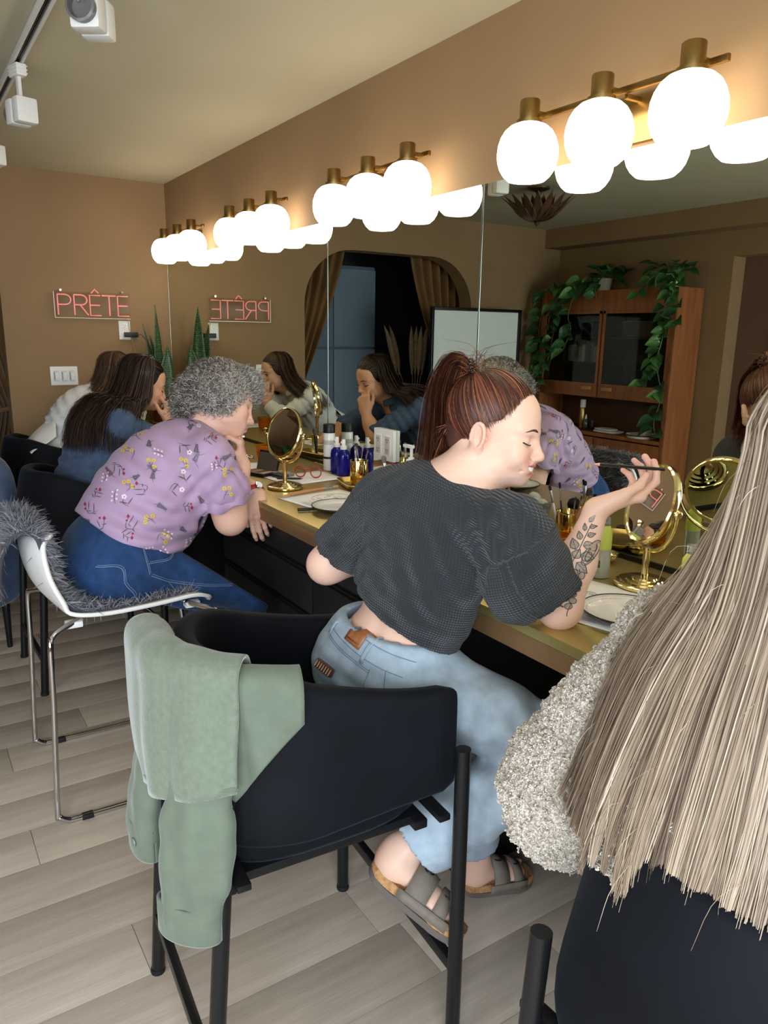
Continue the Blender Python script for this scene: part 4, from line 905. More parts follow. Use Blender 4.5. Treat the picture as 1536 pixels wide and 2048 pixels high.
RL = rotz(radians(-89)); lo_ = np.array((.035, .0376, .0034)); MB().tube([lo_+RL@np.array((.018*cos(a), .018*sin(a), 0)) for a in np.linspace(.3, 2.8, 16)], .0006, 4).build('logo_arc', inkm, pB); text_part('LW', .014, 'logo_monogram', inkm, pB, Vector(lo_+RL@np.array((0, .004, 0))), RL, .0001)
rimb = mat('black_rim', (20, 19, 20), .3, coat=.4); stone = mat('glazed_white', (228, 226, 224), .22, coat=.5)
def plate_dish(loc, label, z=0., r=.098, tissue=False):
    t = thing('plate', label, 'plate', (*loc, CT+z), 0, 'white plates with black rims')
    MB().lathe([(0, .004), (r*.6, .004), (r*.9, .01), (r*.985, .018), (r*.96, .0195), (r*.86, .013), (r*.6, .009), (0, .009)], 56).build('dish', stone, t, angle=180)
    MB().lathe([(r*.96, .0192), (r*.985, .0178), (r*.995, .0195), (r*.98, .0212), (r*.962, .0208)], 56).build('dark_rim', rimb, t)
    MB().lathe([(r*.62, 0), (r*.62, .005), (r*.9, .0095), (r*.98, .017), (r*.982, .0178), (r*.6, .003), (r*.6, 0)], 48).build('dark_underside', rimb, t)
    if tissue: MB().grid([[(x, y, .0235+.004*sin(x*70+y*20)+.003*cos(y*60)) for y in np.linspace(-.035, .035, 10)] for x in np.linspace(-.06, .06, 16)]).build('smear', mat('pinkish_cream', (228, 220, 218), .6), t, angle=180)
plate_dish((1.232, 2.165), 'white plate with black rim beside the waffle sleeve', .0028)
plate_dish((1.27, .985), 'white plate with black rim half hidden by the fluffy shoulder', .0028)
plate_dish((1.25, 3.34), 'white plate with black rim seen in the mirror behind the gold stand mirror')
mk = thing('marker_pen', 'black capped marker pen lying at the plate', 'pen', (1.105, 2.23, CT+.0065)); MB().tube([(0, 0, 0), (.04, -.012, 0)], .0058, 12).build('cap', mat('black_abs'), mk); MB().tube([(.04, -.012, 0), (.13, -.04, 0)], .0052, 12).build('barrel', mat('black_abs'), mk)
# ------------------------------------------------------------------ red glasses, palette, compact
redp = mat('red_acetate', (172, 22, 36), .25, coat=.4)
gl = thing('eyeglasses', 'round red-framed glasses lying on the paper', 'glasses', (1.415, 2.755, CT+.003), radians(45))
for s in (-1, 1):
    rim = [(0+.0*cos(a), s*.034+.023*cos(a), .0235+.0225*sin(a)) for a in np.linspace(0, 2*pi, 33)]
    f = MB().tube(rim, .0026, 8, cap=False).build('rim', redp, gl, angle=180)
    MB().lathe([(0, 0), (.021, 0), (.021, .001), (0, .001)], 28, R=roty(pi/2), t=(0, s*.034, .0235)).build('lens', mat('lens_glass', (240, 242, 242), .02, trans=1., ior=1.05), f)
    MB().tube(spline([(.0, s*.058, .03), (.012, s*.062, .03), (.06, s*.06, .022), (.11, s*.058, .008), (.135, s*.056, .003)], 16), .0025, 8, flat=.6).build('temple', redp, gl, angle=180)
MB().tube(spline([(0, -.012, .028), (-.004, 0, .033), (0, .012, .028)], 8), .0024, 8).build('bridge', redp, gl)
pal = thing('makeup_palette', 'open black make-up palette with mirror lid standing on the counter edge', 'palette', (1.275, 2.93, CT), radians(-72))
MB().box((0, 0, .007), (.13, .085, .014), bev=.002).build('tray', mat('black_abs'), pal)
for i in range(4): MB().box((-.045+i*.03, 0, .0135), (.024, .06, .003), bev=.001).build('powder_pan', mat('pan_%d' % i, [(120, 92, 76), (160, 120, 96), (96, 72, 60), (190, 150, 124)][i], .8), pal)
lid = MB().box((0, .052, .05), (.13, .006, .09), R=rotx(-.28), bev=.002).build('lid', mat('black_abs'), pal); MB().box((0, .0475, .05), (.118, .0015, .076), R=rotx(-.28)).build('lid_mirror', mat('tinted_mirror', (138, 126, 108), .25, .6), lid, smooth=False)
cp = thing('sharpener_case', 'small clear and black cosmetic case lying behind the stand mirror', 'case', (1.345, 2.84, CT+.003), radians(12)); MB().box((0, 0, .008), (.05, .08, .016), bev=.003).build('clear_lid', clearm, cp); MB().box((-.03, -.01, .006), (.04, .07, .012), bev=.002).build('black_tray', mat('black_abs'), cp)
ey = thing('eyeliner_pencil', 'black eyeliner pencil lying behind the stand mirror stem', 'pencil', (1.29, 2.79, CT+.0045)); MB().tube([(0, 0, 0), (.08, -.05, 0)], .004, 10).build('barrel', mat('black_abs'), ey); MB().tube([(.08, -.05, 0), (.09, -.056, 0)], [.0035, .0008], 10).build('tip', mat('bristle_brown', (70, 48, 40)), ey)
mu = thing('wand', 'thin metallic wand lying along the mirror foot next to the hairspray', 'wand', (1.615, 2.98, CT+.004)); MB().tube([(0, 0, 0), (.0, .09, 0)], .003, 8).build('rod', chrome, mu); MB().tube([(0, -.0, 0), (0, -.02, 0)], [.0035, .001], 8).build('tip', gold, mu)
bag = thing('bracelet_pile', 'tangle of silver rings and chain on the paper by the far mirror', 'jewellery', (1.40, 3.36, CT+.004)); 
for k in range(6): MB().tube([(.012*cos(a)+.02*cos(k*1.05), .012*sin(a)+.03*sin(k*1.05), .002*sin(a+k)) for a in np.linspace(0, 2*pi, 20)], .002, 6).build('ring', chrome, bag)
# ------------------------------------------------------------------ smooth bodies from signed distance fields
class Body:
    def __init__(s): s.ops = []
    def cone(s, a, b, ra, rb, k=.02, mode='u', flat=None):
        """tapered capsule; flat=(axis, factor) squashes its section"""
        a, b = np.asarray(a, float), np.asarray(b, float); R = max(ra, rb)
        s.ops.append(('c', a, b, ra, rb, k, mode, flat, np.minimum(a, b)-R, np.maximum(a, b)+R)); return s
    def chain(s, pts, rs, k=.02, mode='u', flat=None):
        for i in range(len(pts)-1): s.cone(pts[i], pts[i+1], rs[i], rs[i+1], k, mode, flat)
        return s
    def ell(s, c, r, R=None, k=.02, mode='u'):
        c = np.asarray(c, float); r = np.asarray(r, float); R = np.eye(3) if R is None else np.asarray(R, float); m = np.abs(R)@r
        s.ops.append(('e', c, r, R, None, k, mode, None, c-m, c+m)); return s
    def cut(s, p, n, k=.0):
        s.ops.append(('p', np.asarray(p, float), nrm(n), None, None, k, 'i', None, None, None)); return s
    def disp(s, fn): s.ops.append(('d', fn, None, None, None, 0, 'd', None, None, None)); return s
    def shell(s, th): s.ops.append(('s', th, None, None, None, 0, 's', None, None, None)); return s
    def bounds(s, pad=.02):
        lo = np.min([o[8] for o in s.ops if o[8] is not None and o[6] == 'u'], axis=0)-pad; hi = np.max([o[9] for o in s.ops if o[9] is not None and o[6] == 'u'], axis=0)+pad; return lo, hi
    def field(s, lo, hi, res):
        n = np.maximum(4, np.ceil((hi-lo)/res).astype(int)+1); ax = [(lo[i]+res*np.arange(n[i])).astype(np.float32) for i in range(3)]
        F = np.full(n, .5, np.float32)
        for o in s.ops:
            if o[0] == 'p':
                d = ((ax[0]-o[1][0])*o[2][0])[:, None, None]+((ax[1]-o[1][1])*o[2][1])[None, :, None]+((ax[2]-o[1][2])*o[2][2])[None, None]
                k = o[5]
                if k > 0:
                    h = np.maximum(k-np.abs(F-d), 0)/k; F = np.maximum(F, d)+h*h*k*.25
                else: F = np.maximum(F, d)
                continue
            if o[0] == 'd':
                band = np.argwhere(np.abs(F) < .03)
                if len(band):
                    P = np.stack([ax[i][band[:, i]] for i in range(3)], 1); F[band[:, 0], band[:, 1], band[:, 2]] += o[1](P).astype(np.float32)
                continue
            if o[0] == 's': F = np.maximum(F, -(F+o[1])); continue
            k, mode = o[5], o[6]; m = k+2.5*res
            i0 = [max(0, int((o[8][i]-m-lo[i])/res)) for i in range(3)]; i1 = [min(n[i], int((o[9][i]+m-lo[i])/res)+2) for i in range(3)]
            if any(i1[i] <= i0[i] for i in range(3)): continue
            X = ax[0][i0[0]:i1[0], None, None]; Y = ax[1][None, i0[1]:i1[1], None]; Z = ax[2][None, None, i0[2]:i1[2]]
            if o[0] == 'c':
                a, b, ra, rb, fl = o[1], o[2], o[3], o[4], o[7]; ba = b-a; L2 = max(1e-9, ba@ba)
                t = np.clip(((X-a[0])*ba[0]+(Y-a[1])*ba[1]+(Z-a[2])*ba[2])/L2, 0, 1)
                qx, qy, qz = X-a[0]-t*ba[0], Y-a[1]-t*ba[1], Z-a[2]-t*ba[2]; q2 = qx*qx+qy*qy+qz*qz
                if fl is not None:
                    qn = qx*fl[0][0]+qy*fl[0][1]+qz*fl[0][2]; q2 = q2-qn*qn+(qn/fl[1])**2
                    D = (np.sqrt(np.maximum(q2, 0))-(ra+(rb-ra)*t))*min(1, (1+fl[1])/2)
                else: D = np.sqrt(q2)-(ra+(rb-ra)*t)
            else:
                c, r, R = o[1], o[2], o[3]; x, y, z = X-c[0], Y-c[1], Z-c[2]
                u = [(x*R[0, i]+y*R[1, i]+z*R[2, i]) for i in range(3)]
                k0 = np.sqrt((u[0]/r[0])**2+(u[1]/r[1])**2+(u[2]/r[2])**2); k1 = np.sqrt((u[0]/r[0]**2)**2+(u[1]/r[1]**2)**2+(u[2]/r[2]**2)**2)
                D = k0*(k0-1)/np.maximum(k1, 1e-6)
            sl = tuple(slice(i0[i], i1[i]) for i in range(3)); G = F[sl]
            if mode == 'u':
                h = np.maximum(k-np.abs(G-D), 0)/max(k, 1e-6); F[sl] = np.minimum(G, D)-h*h*k*.25
            else:
                D = -D; h = np.maximum(k-np.abs(G-D), 0)/max(k, 1e-6); F[sl] = np.maximum(G, D)+h*h*k*.25
        return F
    def polys(s, boxes):
        """boxes: list of (lo, hi, res); returns one vertex and quad array"""
        VV, FF, n = [], [], 0
        for lo, hi, res in boxes:
            lo, hi = np.asarray(lo, float), np.asarray(hi, float); V, Q = nets(s.field(lo, hi, res), lo, res)
            if len(V): VV.append(V); FF.append(Q+n); n += len(V)
        return np.concatenate(VV), np.concatenate(FF)
OFF = np.array([(i, j, k) for i in (0, 1) for j in (0, 1) for k in (0, 1)])
EDG = [(a, b) for a in range(8) for b in range(a+1, 8) if np.abs(OFF[a]-OFF[b]).sum() == 1]
def nets(F, lo, res):
    S = F < 0; c = np.zeros(np.array(F.shape)-1, np.int8); a, b, d = c.shape
    for o in OFF: c += S[o[0]:o[0]+a, o[1]:o[1]+b, o[2]:o[2]+d]
    I = np.argwhere((c > 0) & (c < 8)); idx = np.full(c.shape, -1, np.int32); idx[I[:, 0], I[:, 1], I[:, 2]] = np.arange(len(I))
    if not len(I): return np.zeros((0, 3)), np.zeros((0, 4), int)
    V8 = np.stack([F[I[:, 0]+o[0], I[:, 1]+o[1], I[:, 2]+o[2]] for o in OFF], 1); acc = np.zeros((len(I), 3)); cnt = np.zeros(len(I))
    for p, q in EDG:
        f0, f1 = V8[:, p], V8[:, q]; m = (f0 < 0) != (f1 < 0); t = np.where(m, f0/np.where(m, f0-f1, 1), 0)
        acc += np.where(m[:, None], OFF[p]+(OFF[q]-OFF[p])*t[:, None], 0); cnt += m
    V = lo+(I+acc/cnt[:, None])*res; Q = []
    for axn in range(3):
        o1, o2 = [(1, 2), (2, 0), (0, 1)][axn]
        sl0 = [slice(0, -1) if i == axn else slice(1, -1) for i in range(3)]; sl1 = [slice(1, None) if i == axn else slice(1, -1) for i in range(3)]
        A, B = S[tuple(sl0)], S[tuple(sl1)]; E = np.argwhere(A != B)
        if not len(E): continue
        ins = A[E[:, 0], E[:, 1], E[:, 2]]; P = E.copy(); P[:, o1] += 1; P[:, o2] += 1
        def at(d1, d2):
            q = P.copy(); q[:, o1] += d1; q[:, o2] += d2; return idx[q[:, 0], q[:, 1], q[:, 2]]
        q4 = np.stack([at(-1, -1), at(0, -1), at(0, 0), at(-1, 0)], 1); q4[~ins] = q4[~ins][:, ::-1]; Q.append(q4)
    return V, np.concatenate(Q)
def vnormals(V, F):
    a, b, c, d = V[F[:, 0]], V[F[:, 1]], V[F[:, 2]], V[F[:, 3]]; n = np.cross(c-a, d-b); N = np.zeros_like(V)
    for k in range(4): np.add.at(N, F[:, k], n)
    return N/np.maximum(1e-12, np.linalg.norm(N, axis=1))[:, None]
def smoothv(V, F, it=1, lam=.5):
    for _ in range(it):
        S = np.zeros_like(V); C = np.zeros(len(V))
        for k in range(4):
            np.add.at(S, F[:, k], V[F[:, (k+1) % 4]]); np.add.at(S, F[:, k], V[F[:, (k+3) % 4]]); np.add.at(C, F[:, k], 2)
        V = V*(1-lam)+lam*S/np.maximum(C, 1)[:, None]
    return V
def paint_skin(V, base, spots):
    """vertex colours: base plus soft coloured spots (centre, radius, colour, strength) of the skin itself"""
    C = np.tile(np.array(lin(base)), (len(V), 1))
    for c, r, col, st in spots:
        r = np.atleast_1d(np.asarray(r, float)); w = np.exp(-(((V-np.asarray(c))/r)**2).sum(1)*1.2)*st; C += w[:, None]*(np.array(lin(col))-C)
    return C
class Fr:
    """local frame: world = o + R (s p)"""
    def __init__(s, o, R, sc=1.): s.o = np.asarray(o, float); s.R = np.asarray(R, float); s.s = sc
    def p(s, *v): return s.o+s.R@(s.s*np.asarray(v[0] if len(v) == 1 else v, float))
    def d(s, *v): return s.R@np.asarray(v[0] if len(v) == 1 else v, float)
    def P(s, A): return s.o+(np.asarray(A, float)*s.s)@s.R.T
def head_frame(o, face, up, sc=1.):
    y = nrm(face); x = nrm(np.cross(y, up)); return Fr(o, np.stack([x, y, np.cross(x, y)], 1), sc)
def add_head(B, f, smile=0., jaw=1., nose=1., ears=True, eyes='closed', openm=0.):
    """head: +y face, +z up, +x its right... (x = face x up)"""
    s = f.s
    def E(c, r, k=.02, m='u', R=None): B.ell(f.p(c), np.array(r)*s, f.R if R is None else f.R@R, k*s, m)
    def Cn(a, b, ra, rb, k=.01, m='u', fl=None): B.cone(f.p(a), f.p(b), ra*s, rb*s, k*s, m, None if fl is None else (f.d(fl[0]), fl[1]))
    E((0, -.014, .034), (.0735, .093, .083)); E((0, .048, .030), (.058, .046, .056), .03)
    E((0, .036, -.030), (.058*jaw, .058, .076), .03); E((0, .045, -.074), (.043*jaw, .043, .034), .03); E((0, .074, -.098), (.018, .016, .015), .02)
    for q in (-1, 1):
        E((q*.050*jaw, .012, -.068), (.018, .034, .028), .03); E((q*.036, .064, -.036), (.024, .022, .022), .024)
        Cn((q*.045, .070, .012), (q*.012, .088, .006), .009, .008, .014)
        E((q*.031, .094, -.012), (.017, .014, .0105), .010, 's')
        E((q*.031, .0725, -.012), (.0135, .0135, .0125), .003)
        if eyes == 'closed': E((q*.031, .0745, -.011), (.0165, .0135, .0115), .004)
        else:
            Cn((q*.044, .073, -.0085), (q*.019, .0815, -.0055), .0042, .0046, .004); Cn((q*.044, .073, -.019), (q*.019, .080, -.0195), .004, .004, .005)
            Cn((q*.031, .0835, -.0045), (q*.031, .0835, -.0045), .006, .006, .004)
        # nostril wings
        E((q*.0115*nose, .0965, -.048), (.0085, .011, .0075), .006); E((q*.0065, .1025, -.0545), (.0042, .006, .003), .003, 's')
        if smile: E((q*.040, .068, -.050), (.017, .017, .016), .02)
        if ears:
            Re = rotz(-q*.35)@roty(q*.12)@rotx(-.18)
            E((q*.0765, -.010, -.014), (.0085, .018, .031), .006, R=Re); E((q*.0735, -.008, -.038), (.006, .009, .011), .008, R=Re)
            E((q*.0865, -.004, -.014), (.0085, .0115, .0215), .003, 's', R=Re); E((q*.078, -.002, -.012), (.004, .004, .014), .005, R=Re); E((q*.0745, .006, -.018), (.004, .0045, .006), .004)
            rim = [np.array((q*.0775, -.010, -.014))+Re@np.array((q*.0045, .0165*cos(a), .0285*sin(a))) for a in np.linspace(-1.1, 3.6, 13)]
            for a0, a1 in zip(rim[:-1], rim[1:]): Cn(a0, a1, .0036, .0036, .003)
            anti = [np.array((q*.0775, -.010, -.014))+Re@np.array((q*.003, -.004+.008*cos(a), .016*sin(a))) for a in np.linspace(1.4, 4.6, 8)]
            for a0, a1 in zip(anti[:-1], anti[1:]): Cn(a0, a1, .0026, .0026, .003)
    Cn((0, .0875, .0), (0, .108*1., -.040), .0075, .0088*nose, .012); E((0, .1085, -.0435), (.0098*nose, .0098, .0085), .008)
    w = 1+.35*smile
    Cn((0, .086, -.055), (0, .091, -.062), .008, .008, .014)
    zc = -.0705; up_ = .008*smile
    E((0, .083, zc), (.027*w, .015, .020), .016)
    for q in (-1, 1):
        Cn((0, .0985, zc+.0045), (q*.022*w, .084, zc+up_), .0046, .0022, .004)
        Cn((0, .0965, zc-.0055-.006*openm), (q*.020*w, .083, zc+up_-.001), .0058, .0024, .005)
        dep = .004+.006*max(smile, openm); th = .0016+.0062*smile+.004*openm
        if not smile: Cn((0, .1015, zc-.0008-.003*openm), (q*.0185*w, .0905, zc+up_*.8), th, .0012, .002, 's')
        if smile: Cn((q*.018, .092, -.052), (q*.036, .081, -.073), .003, .002, .008, 's')
    if smile:
        for q in (-1, 1):
            mp = [(q*x, y, zc-.002+.010*(x/.029)**2) for x, y in ((0, .1035), (.010, .1015), (.018, .0975), (.0245, .0925))]; mr = (.0062, .0062, .0052, .0022)
            for i in range(3): Cn(mp[i], mp[i+1], mr[i], mr[i+1], .0015, 's')
    E((0, .0835, -.085), (.016, .006, .004), .008, 's')
def face_extras(par, f, skin, brow_col, smile=0., eyes='closed', iris=(60, 44, 34), lash=.0011):
    """eyebrows, lashes or eyeballs, teeth as parts of the person"""
    bm_ = mat('brow_%d_%d' % brow_col[:2], brow_col, .8); lm = mat('lash_dark', (30, 22, 20), .6)
    for q in (-1, 1):
        pts = spline([f.p(q*.013, .0965, .0090), f.p(q*.030, .0935, .0140), f.p(q*.050, .0815, .0085)], 10)
        MB().tube(pts, np.array([.003, .0038, .0042, .0042, .004, .0036, .003, .0024, .0017, .0009])*f.s, 8, flat=.6).build('eyebrow', bm_, par, angle=180)
        if eyes == 'closed':
            pts = spline([f.p(q*.022, .0895, -.0182), f.p(q*.030, .0907, -.0190), f.p(q*.039, .0882, -.0178), f.p(q*.051, .0795, -.0135)], 12)
            MB().tube(pts, np.linspace(.9, 1.3, 12)*lash*f.s, 6).build('eyelash', lm, par, angle=180)
        else:
            e = MB().ell(f.p(q*.031, .0735, -.0125), np.array((.0128, .0128, .0128))*f.s, R=f.R, n=20).build('eyeball', mat('eye_white', (214, 206, 200), .2), par, angle=180)
            MB().lathe([(.0062*f.s, 0), (.005*f.s, .001*f.s), (0, .0014*f.s)], 16, R=f.R@rotx(-pi/2)@rotz(0), t=f.p(q*.031, .0855, -.0125)).build('iris', mat('iris_%d' % iris[0], iris, .15), e)
            pts = spline([f.p(q*.0175, .082, -.0085), f.p(q*.027, .0888, -.0055), f.p(q*.037, .0865, -.0065), f.p(q*.048, .0755, -.0115)], 12)
            MB().tube(pts, lash*1.2*f.s, 6).build('eyelash', lm, par, angle=180)
    if smile:
        rows = [[f.p(.0265*u, .0985-.0165*u*u, z+.009*smile*u*u) for u in np.linspace(-1, 1, 17)] for z in np.linspace(-.0765, -.0655, 5)]
        MB().grid(rows).build('teeth', mat('tooth_enamel', (236, 232, 224), .2), par, angle=180, solid=.002*f.s)
FING = {'index': (.027, .088, (.041, .024, .019), .0084), 'middle': (.008, .092, (.045, .028, .020), .0086), 'ring': (-.011, .089, (.041, .026, .019), .0082), 'little': (-.028, .080, (.032, .019, .017), .0074)}
def add_hand(B, wrist, fdir, dorsal, right=True, curl=None, spread=None, thumb=None, sc=1., back=.03):
    """hand at wrist; fdir = towards the fingers, dorsal = back of the hand; returns fingertip positions"""
    y = nrm(fdir); z = nrm(np.asarray(dorsal)-y*(np.asarray(dorsal)@y)); x = np.cross(z, y)*(1 if right else -1)
    f = Fr(wrist, np.stack([x, y, z], 1), sc); tips = {}; nails = []
    B.cone(f.p(0, -back, 0), f.p(0, .012, 0), .0225*sc, .021*sc, .02, flat=(z, .78))
    for nme, (fx, fy, L, r) in FING.items():
        B.cone(f.p(fx*.42, .012, 0), f.p(fx, fy-.004, .001), .0155*sc, .0108*sc, .016, flat=(z, .85))
    B.ell(f.p(.022, .035, -.008), np.array((.016, .028, .014))*sc, f.R@rotz(-.35), .012); B.ell(f.p(-.024, .03, -.006), np.array((.012, .03, .012))*sc, f.R, .012)
    for i, (nme, (fx, fy, L, r)) in enumerate(FING.items()):
        cu = (curl or {}).get(nme, (.3, .35, .2)); sp = (spread or {}).get(nme, 0.)
        p = f.p(fx, fy, 0); a = 0.; d0 = np.array([sin(sp), cos(sp), 0])
        B.ell(f.p(fx, fy-.002, .005), np.array((.0085, .010, .0075))*sc, f.R, .008)
        for j in range(3):
            a += cu[j]; d = np.array([d0[0]*cos(a), d0[1]*cos(a), -sin(a)]); q = p+f.d(d)*L[j]*sc
            rr = [r, r*.93, r*.86, r*.72]; B.cone(p, q, rr[j]*sc, rr[j+1]*sc, .0035 if j else .006); p = q
        tips[nme] = (p, f.d(d), f.d(np.array([d0[0]*sin(a), d0[1]*sin(a), cos(a)])))
    th = thumb or [(.55, .75, -.35), (.35, .9, -.3), (.25, .95, -.25)]
    p = f.p(.018, .018, -.006)
    for j, (L, r0, r1) in enumerate(((.042, .0135, .011), (.031, .0105, .0095), (.026, .0095, .0072))):
        q = p+f.d(nrm(th[j]))*L*sc; B.cone(p, q, r0*sc, r1*sc, .012 if j == 0 else .004); p = q
    tips['thumb'] = (p, f.d(nrm(th[2])), f.d(nrm(np.array([.3, 0, 1]))))
    return f, tips
def nails(par, tips, sc=1., names=None):
    nm = mat('nail', (226, 178, 164), .2, coat=.4)
    for n, (p, d, u) in tips.items():
        if names and n not in names: continue
        R = np.stack([np.cross(d, u), d, u], 1); MB().ell(p-d*.003*sc+u*.0052*sc, np.array((.0048, .0068, .0016))*sc, R=R, n=12).build('nail', nm, par, angle=180)
def person_root(label, loc):
    o = thing('person', label, 'person', loc); WORLD[o.name] = loc; return o
def skin_mat(name, rough=.48): return mat(name, rough=rough, attr='col', sub=.12, bump=(900, .05, .0005), spec=.35)
def part(par, name, V, F, m, col=None):
    """child mesh whose vertices are given in world space"""
    return fastmesh(name, V, F, m, par, col)
def bvh_of(V, F): return BVHTree.FromPolygons([tuple(v) for v in V.tolist()], [tuple(f) for f in F.tolist()])
class Drape:
    """lays flat shapes (print, stitching, tattoos) on a surface"""
    def __init__(s, bvh, o, u, v, off=.0012, far=.5):
        s.b = bvh; s.o = np.asarray(o, float); s.u = nrm(u); s.v = nrm(v); s.n = np.cross(s.u, s.v); s.off = off; s.far = far; s.mb = {}
    def hit(s, x, y, off=None):
        p = s.o+s.u*x+s.v*y+s.n*s.far; h = s.b.ray_cast(Vector(p), Vector(-s.n), 2*s.far+.5)
        if h[0] is None: return None
        n = np.array(h[1]); n = n if n@s.n > 0 else -n
        return np.array(h[0])+n*(s.off if off is None else off)
    def poly(s, key, pts, c=None):
        c = np.mean(pts, axis=0) if c is None else c; P = [s.hit(*c)]+[s.hit(*q) for q in pts]
        if any(q is None for q in P): return
        if max(np.linalg.norm(P[0]-q) for q in P) > 2.6*max(np.linalg.norm(np.asarray(c)-q) for q in np.asarray(pts))+.004: return
        n = len(pts); s.mb.setdefault(key, MB()).raw(P, [(0, i+1, (i+1) % n+1) for i in range(n)])
    def line(s, key, pts, w, n=10, taper=True):
        C = spline(pts, n) if len(pts) > 2 else np.linspace(pts[0], pts[1], n); T = np.gradient(C, axis=0); T /= np.maximum(1e-9, np.linalg.norm(T, axis=1))[:, None]; N = np.stack([-T[:, 1], T[:, 0]], 1)
        ww = w*(np.sin(np.linspace(.25, pi-.25, n)) if taper else np.ones(n)); L = [s.hit(*q) for q in C+N*ww[:, None]/2]; R = [s.hit(*q) for q in C-N*ww[:, None]/2]
        for i in range(n-1):
            q = (L[i], L[i+1], R[i+1], R[i])
            if any(x is None for x in q) or np.linalg.norm(q[0]-q[1]) > .05: continue
            s.mb.setdefault(key, MB()).raw(q, [(0, 1, 2, 3)])
    def build(s, par, names):
        for k, mb in s.mb.items():
            nm, m = names[k]; o = mb.build(nm, m, par, angle=180)
            o['kind'] = 'stuff'
# ------------------------------------------------------------------ people: shared cloth and hair helpers
def Rang(az, pt, rl):
    """head rotation from azimuth, downward pitch, roll (radians)"""
    y = np.array([cos(az)*cos(pt), sin(az)*cos(pt), -sin(pt)]); x0 = np.array([sin(az), -cos(az), 0.]); z0 = np.cross(x0, y)
    x = x0*cos(rl)+z0*sin(rl); return np.stack([x, y, np.cross(x, y)], 1)
def folds(lst):
    """cloth folds: (centre, radius, direction across the fold, wavelength, amplitude, phase, bend)"""
    def fn(P):
        d = np.zeros(len(P))
        for c, r, n, wl, amp, ph, bend in lst:
            q = P-np.asarray(c); w = np.exp(-(q**2).sum(1)/(2*r*r)); n_ = nrm(n); t_ = nrm(np.cross(n_, (0.3, .5, .8)))
            s = q@n_+bend*np.sin(q@t_*18+ph); d += amp*w*np.sin(2*pi*s/wl+ph)
        return d
    return fn
def cloth(par, name, B, res, m, lo=None, hi=None, sm=1, boxes=None):
    l, h = B.bounds(.03); V, F = B.polys(boxes or [(l if lo is None else lo, h if hi is None else hi, res)])
    V = smoothv(V, F, sm) if sm else V; o = part(par, name, V, F, m); return o, V, F
def set_vec(o, name, A):
    a = o.data.attributes.new(name, 'FLOAT_VECTOR', 'POINT'); a.data.foreach_set('vector', np.asarray(A, np.float32).ravel())
def waffle_mat(name, rgb, cell, strength=.8, dist=.0016):
    m = mat(name, rgb, .85, var=(7, .12), sheen=.15); nt = m.node_tree; b = nt.nodes['Principled BSDF']; L = nt.links.new
    at = nt.nodes.new('ShaderNodeAttribute'); at.attribute_name = 'wv'; sp = nt.nodes.new('ShaderNodeSeparateXYZ'); L(at.outputs['Vector'], sp.inputs[0]); hs = []
    for i in (0, 1):
        a = nt.nodes.new('ShaderNodeMath'); a.operation = 'MULTIPLY'; a.inputs[1].default_value = 2*pi/cell; L(sp.outputs[i], a.inputs[0])
        s = nt.nodes.new('ShaderNodeMath'); s.operation = 'SINE'; L(a.outputs[0], s.inputs[0]); hs.append(s)
    mx = nt.nodes.new('ShaderNodeMath'); mx.operation = 'MAXIMUM'; L(hs[0].outputs[0], mx.inputs[0]); L(hs[1].outputs[0], mx.inputs[1])
    bp = nt.nodes.new('ShaderNodeBump'); bp.inputs['Strength'].default_value = strength; bp.inputs['Distance'].default_value = dist; L(mx.outputs[0], bp.inputs['Height']); L(bp.outputs[0], b.inputs['Normal'])
    return m
def denim(name, rgb, fade):
    m = mat(name, rgb, .85, var=(34, fade), bump=(700, .35, .0008), sheen=.1, spec=.2); return m
def guide_strands(guides, N, K, spread, seed, wave=0., wl=.12, clump=10, layer=.0, us=None):
    """hair between neighbouring guide polylines (all resampled to K); returns (N,K,3) and parameter u"""
    g = np.random.default_rng(seed); G = np.stack([spline(q, K) for q in guides]); n = len(G)
    u = g.random(N)*(n-1) if us is None else us(g, N)*(n-1); i = np.minimum(u.astype(int), n-2); w = (u-i)[:, None, None]
    w = w*w*(3-2*w)*.3+w*.7; P = G[i]*(1-w)+G[i+1]*w
    s = np.linspace(0, 1, K); env = np.clip(s*2.2, 0.1, 1)
    cl = g.integers(0, max(1, N//clump), N); off = g.normal(0, 1, (max(1, N//clump), 3))[cl]*.7+g.normal(0, 1, (N, 3))*.55
    sp = np.asarray(spread)
    sp = (sp[0]+(sp[1]-sp[0])*s) if sp.ndim else sp*env
    P = P+off[:, None]*sp[None, :, None]
    if wave:
        ph = g.random(max(1, N//clump))[cl]*6.28+g.normal(0, .25, N); d = nrm(G[:, -1].mean(0)-G[:, K//2].mean(0)); a = nrm(np.cross(d, (1, .3, .2))); b = np.cross(d, a)
        q = s[None]*K*.02/wl*2*pi*1.2+ph[:, None]; e = (np.clip(s-.3, 0, 1)**1.2)[None]*wave
        P = P+(np.sin(q)*e)[..., None]*a+(np.cos(q*.93)*e)[..., None]*b*.8
    L = np.minimum(1, .82+.25*g.random(N))          # unequal lengths
    idx = np.linspace(0, 1, K)[None]*L[:, None]*(K-1); k0 = np.minimum(idx.astype(int), K-2); f_ = (idx-k0)[..., None]; r = np.arange(N)[:, None]
    return P[r, k0]*(1-f_)+P[r, k0+1]*f_, u/(n-1)
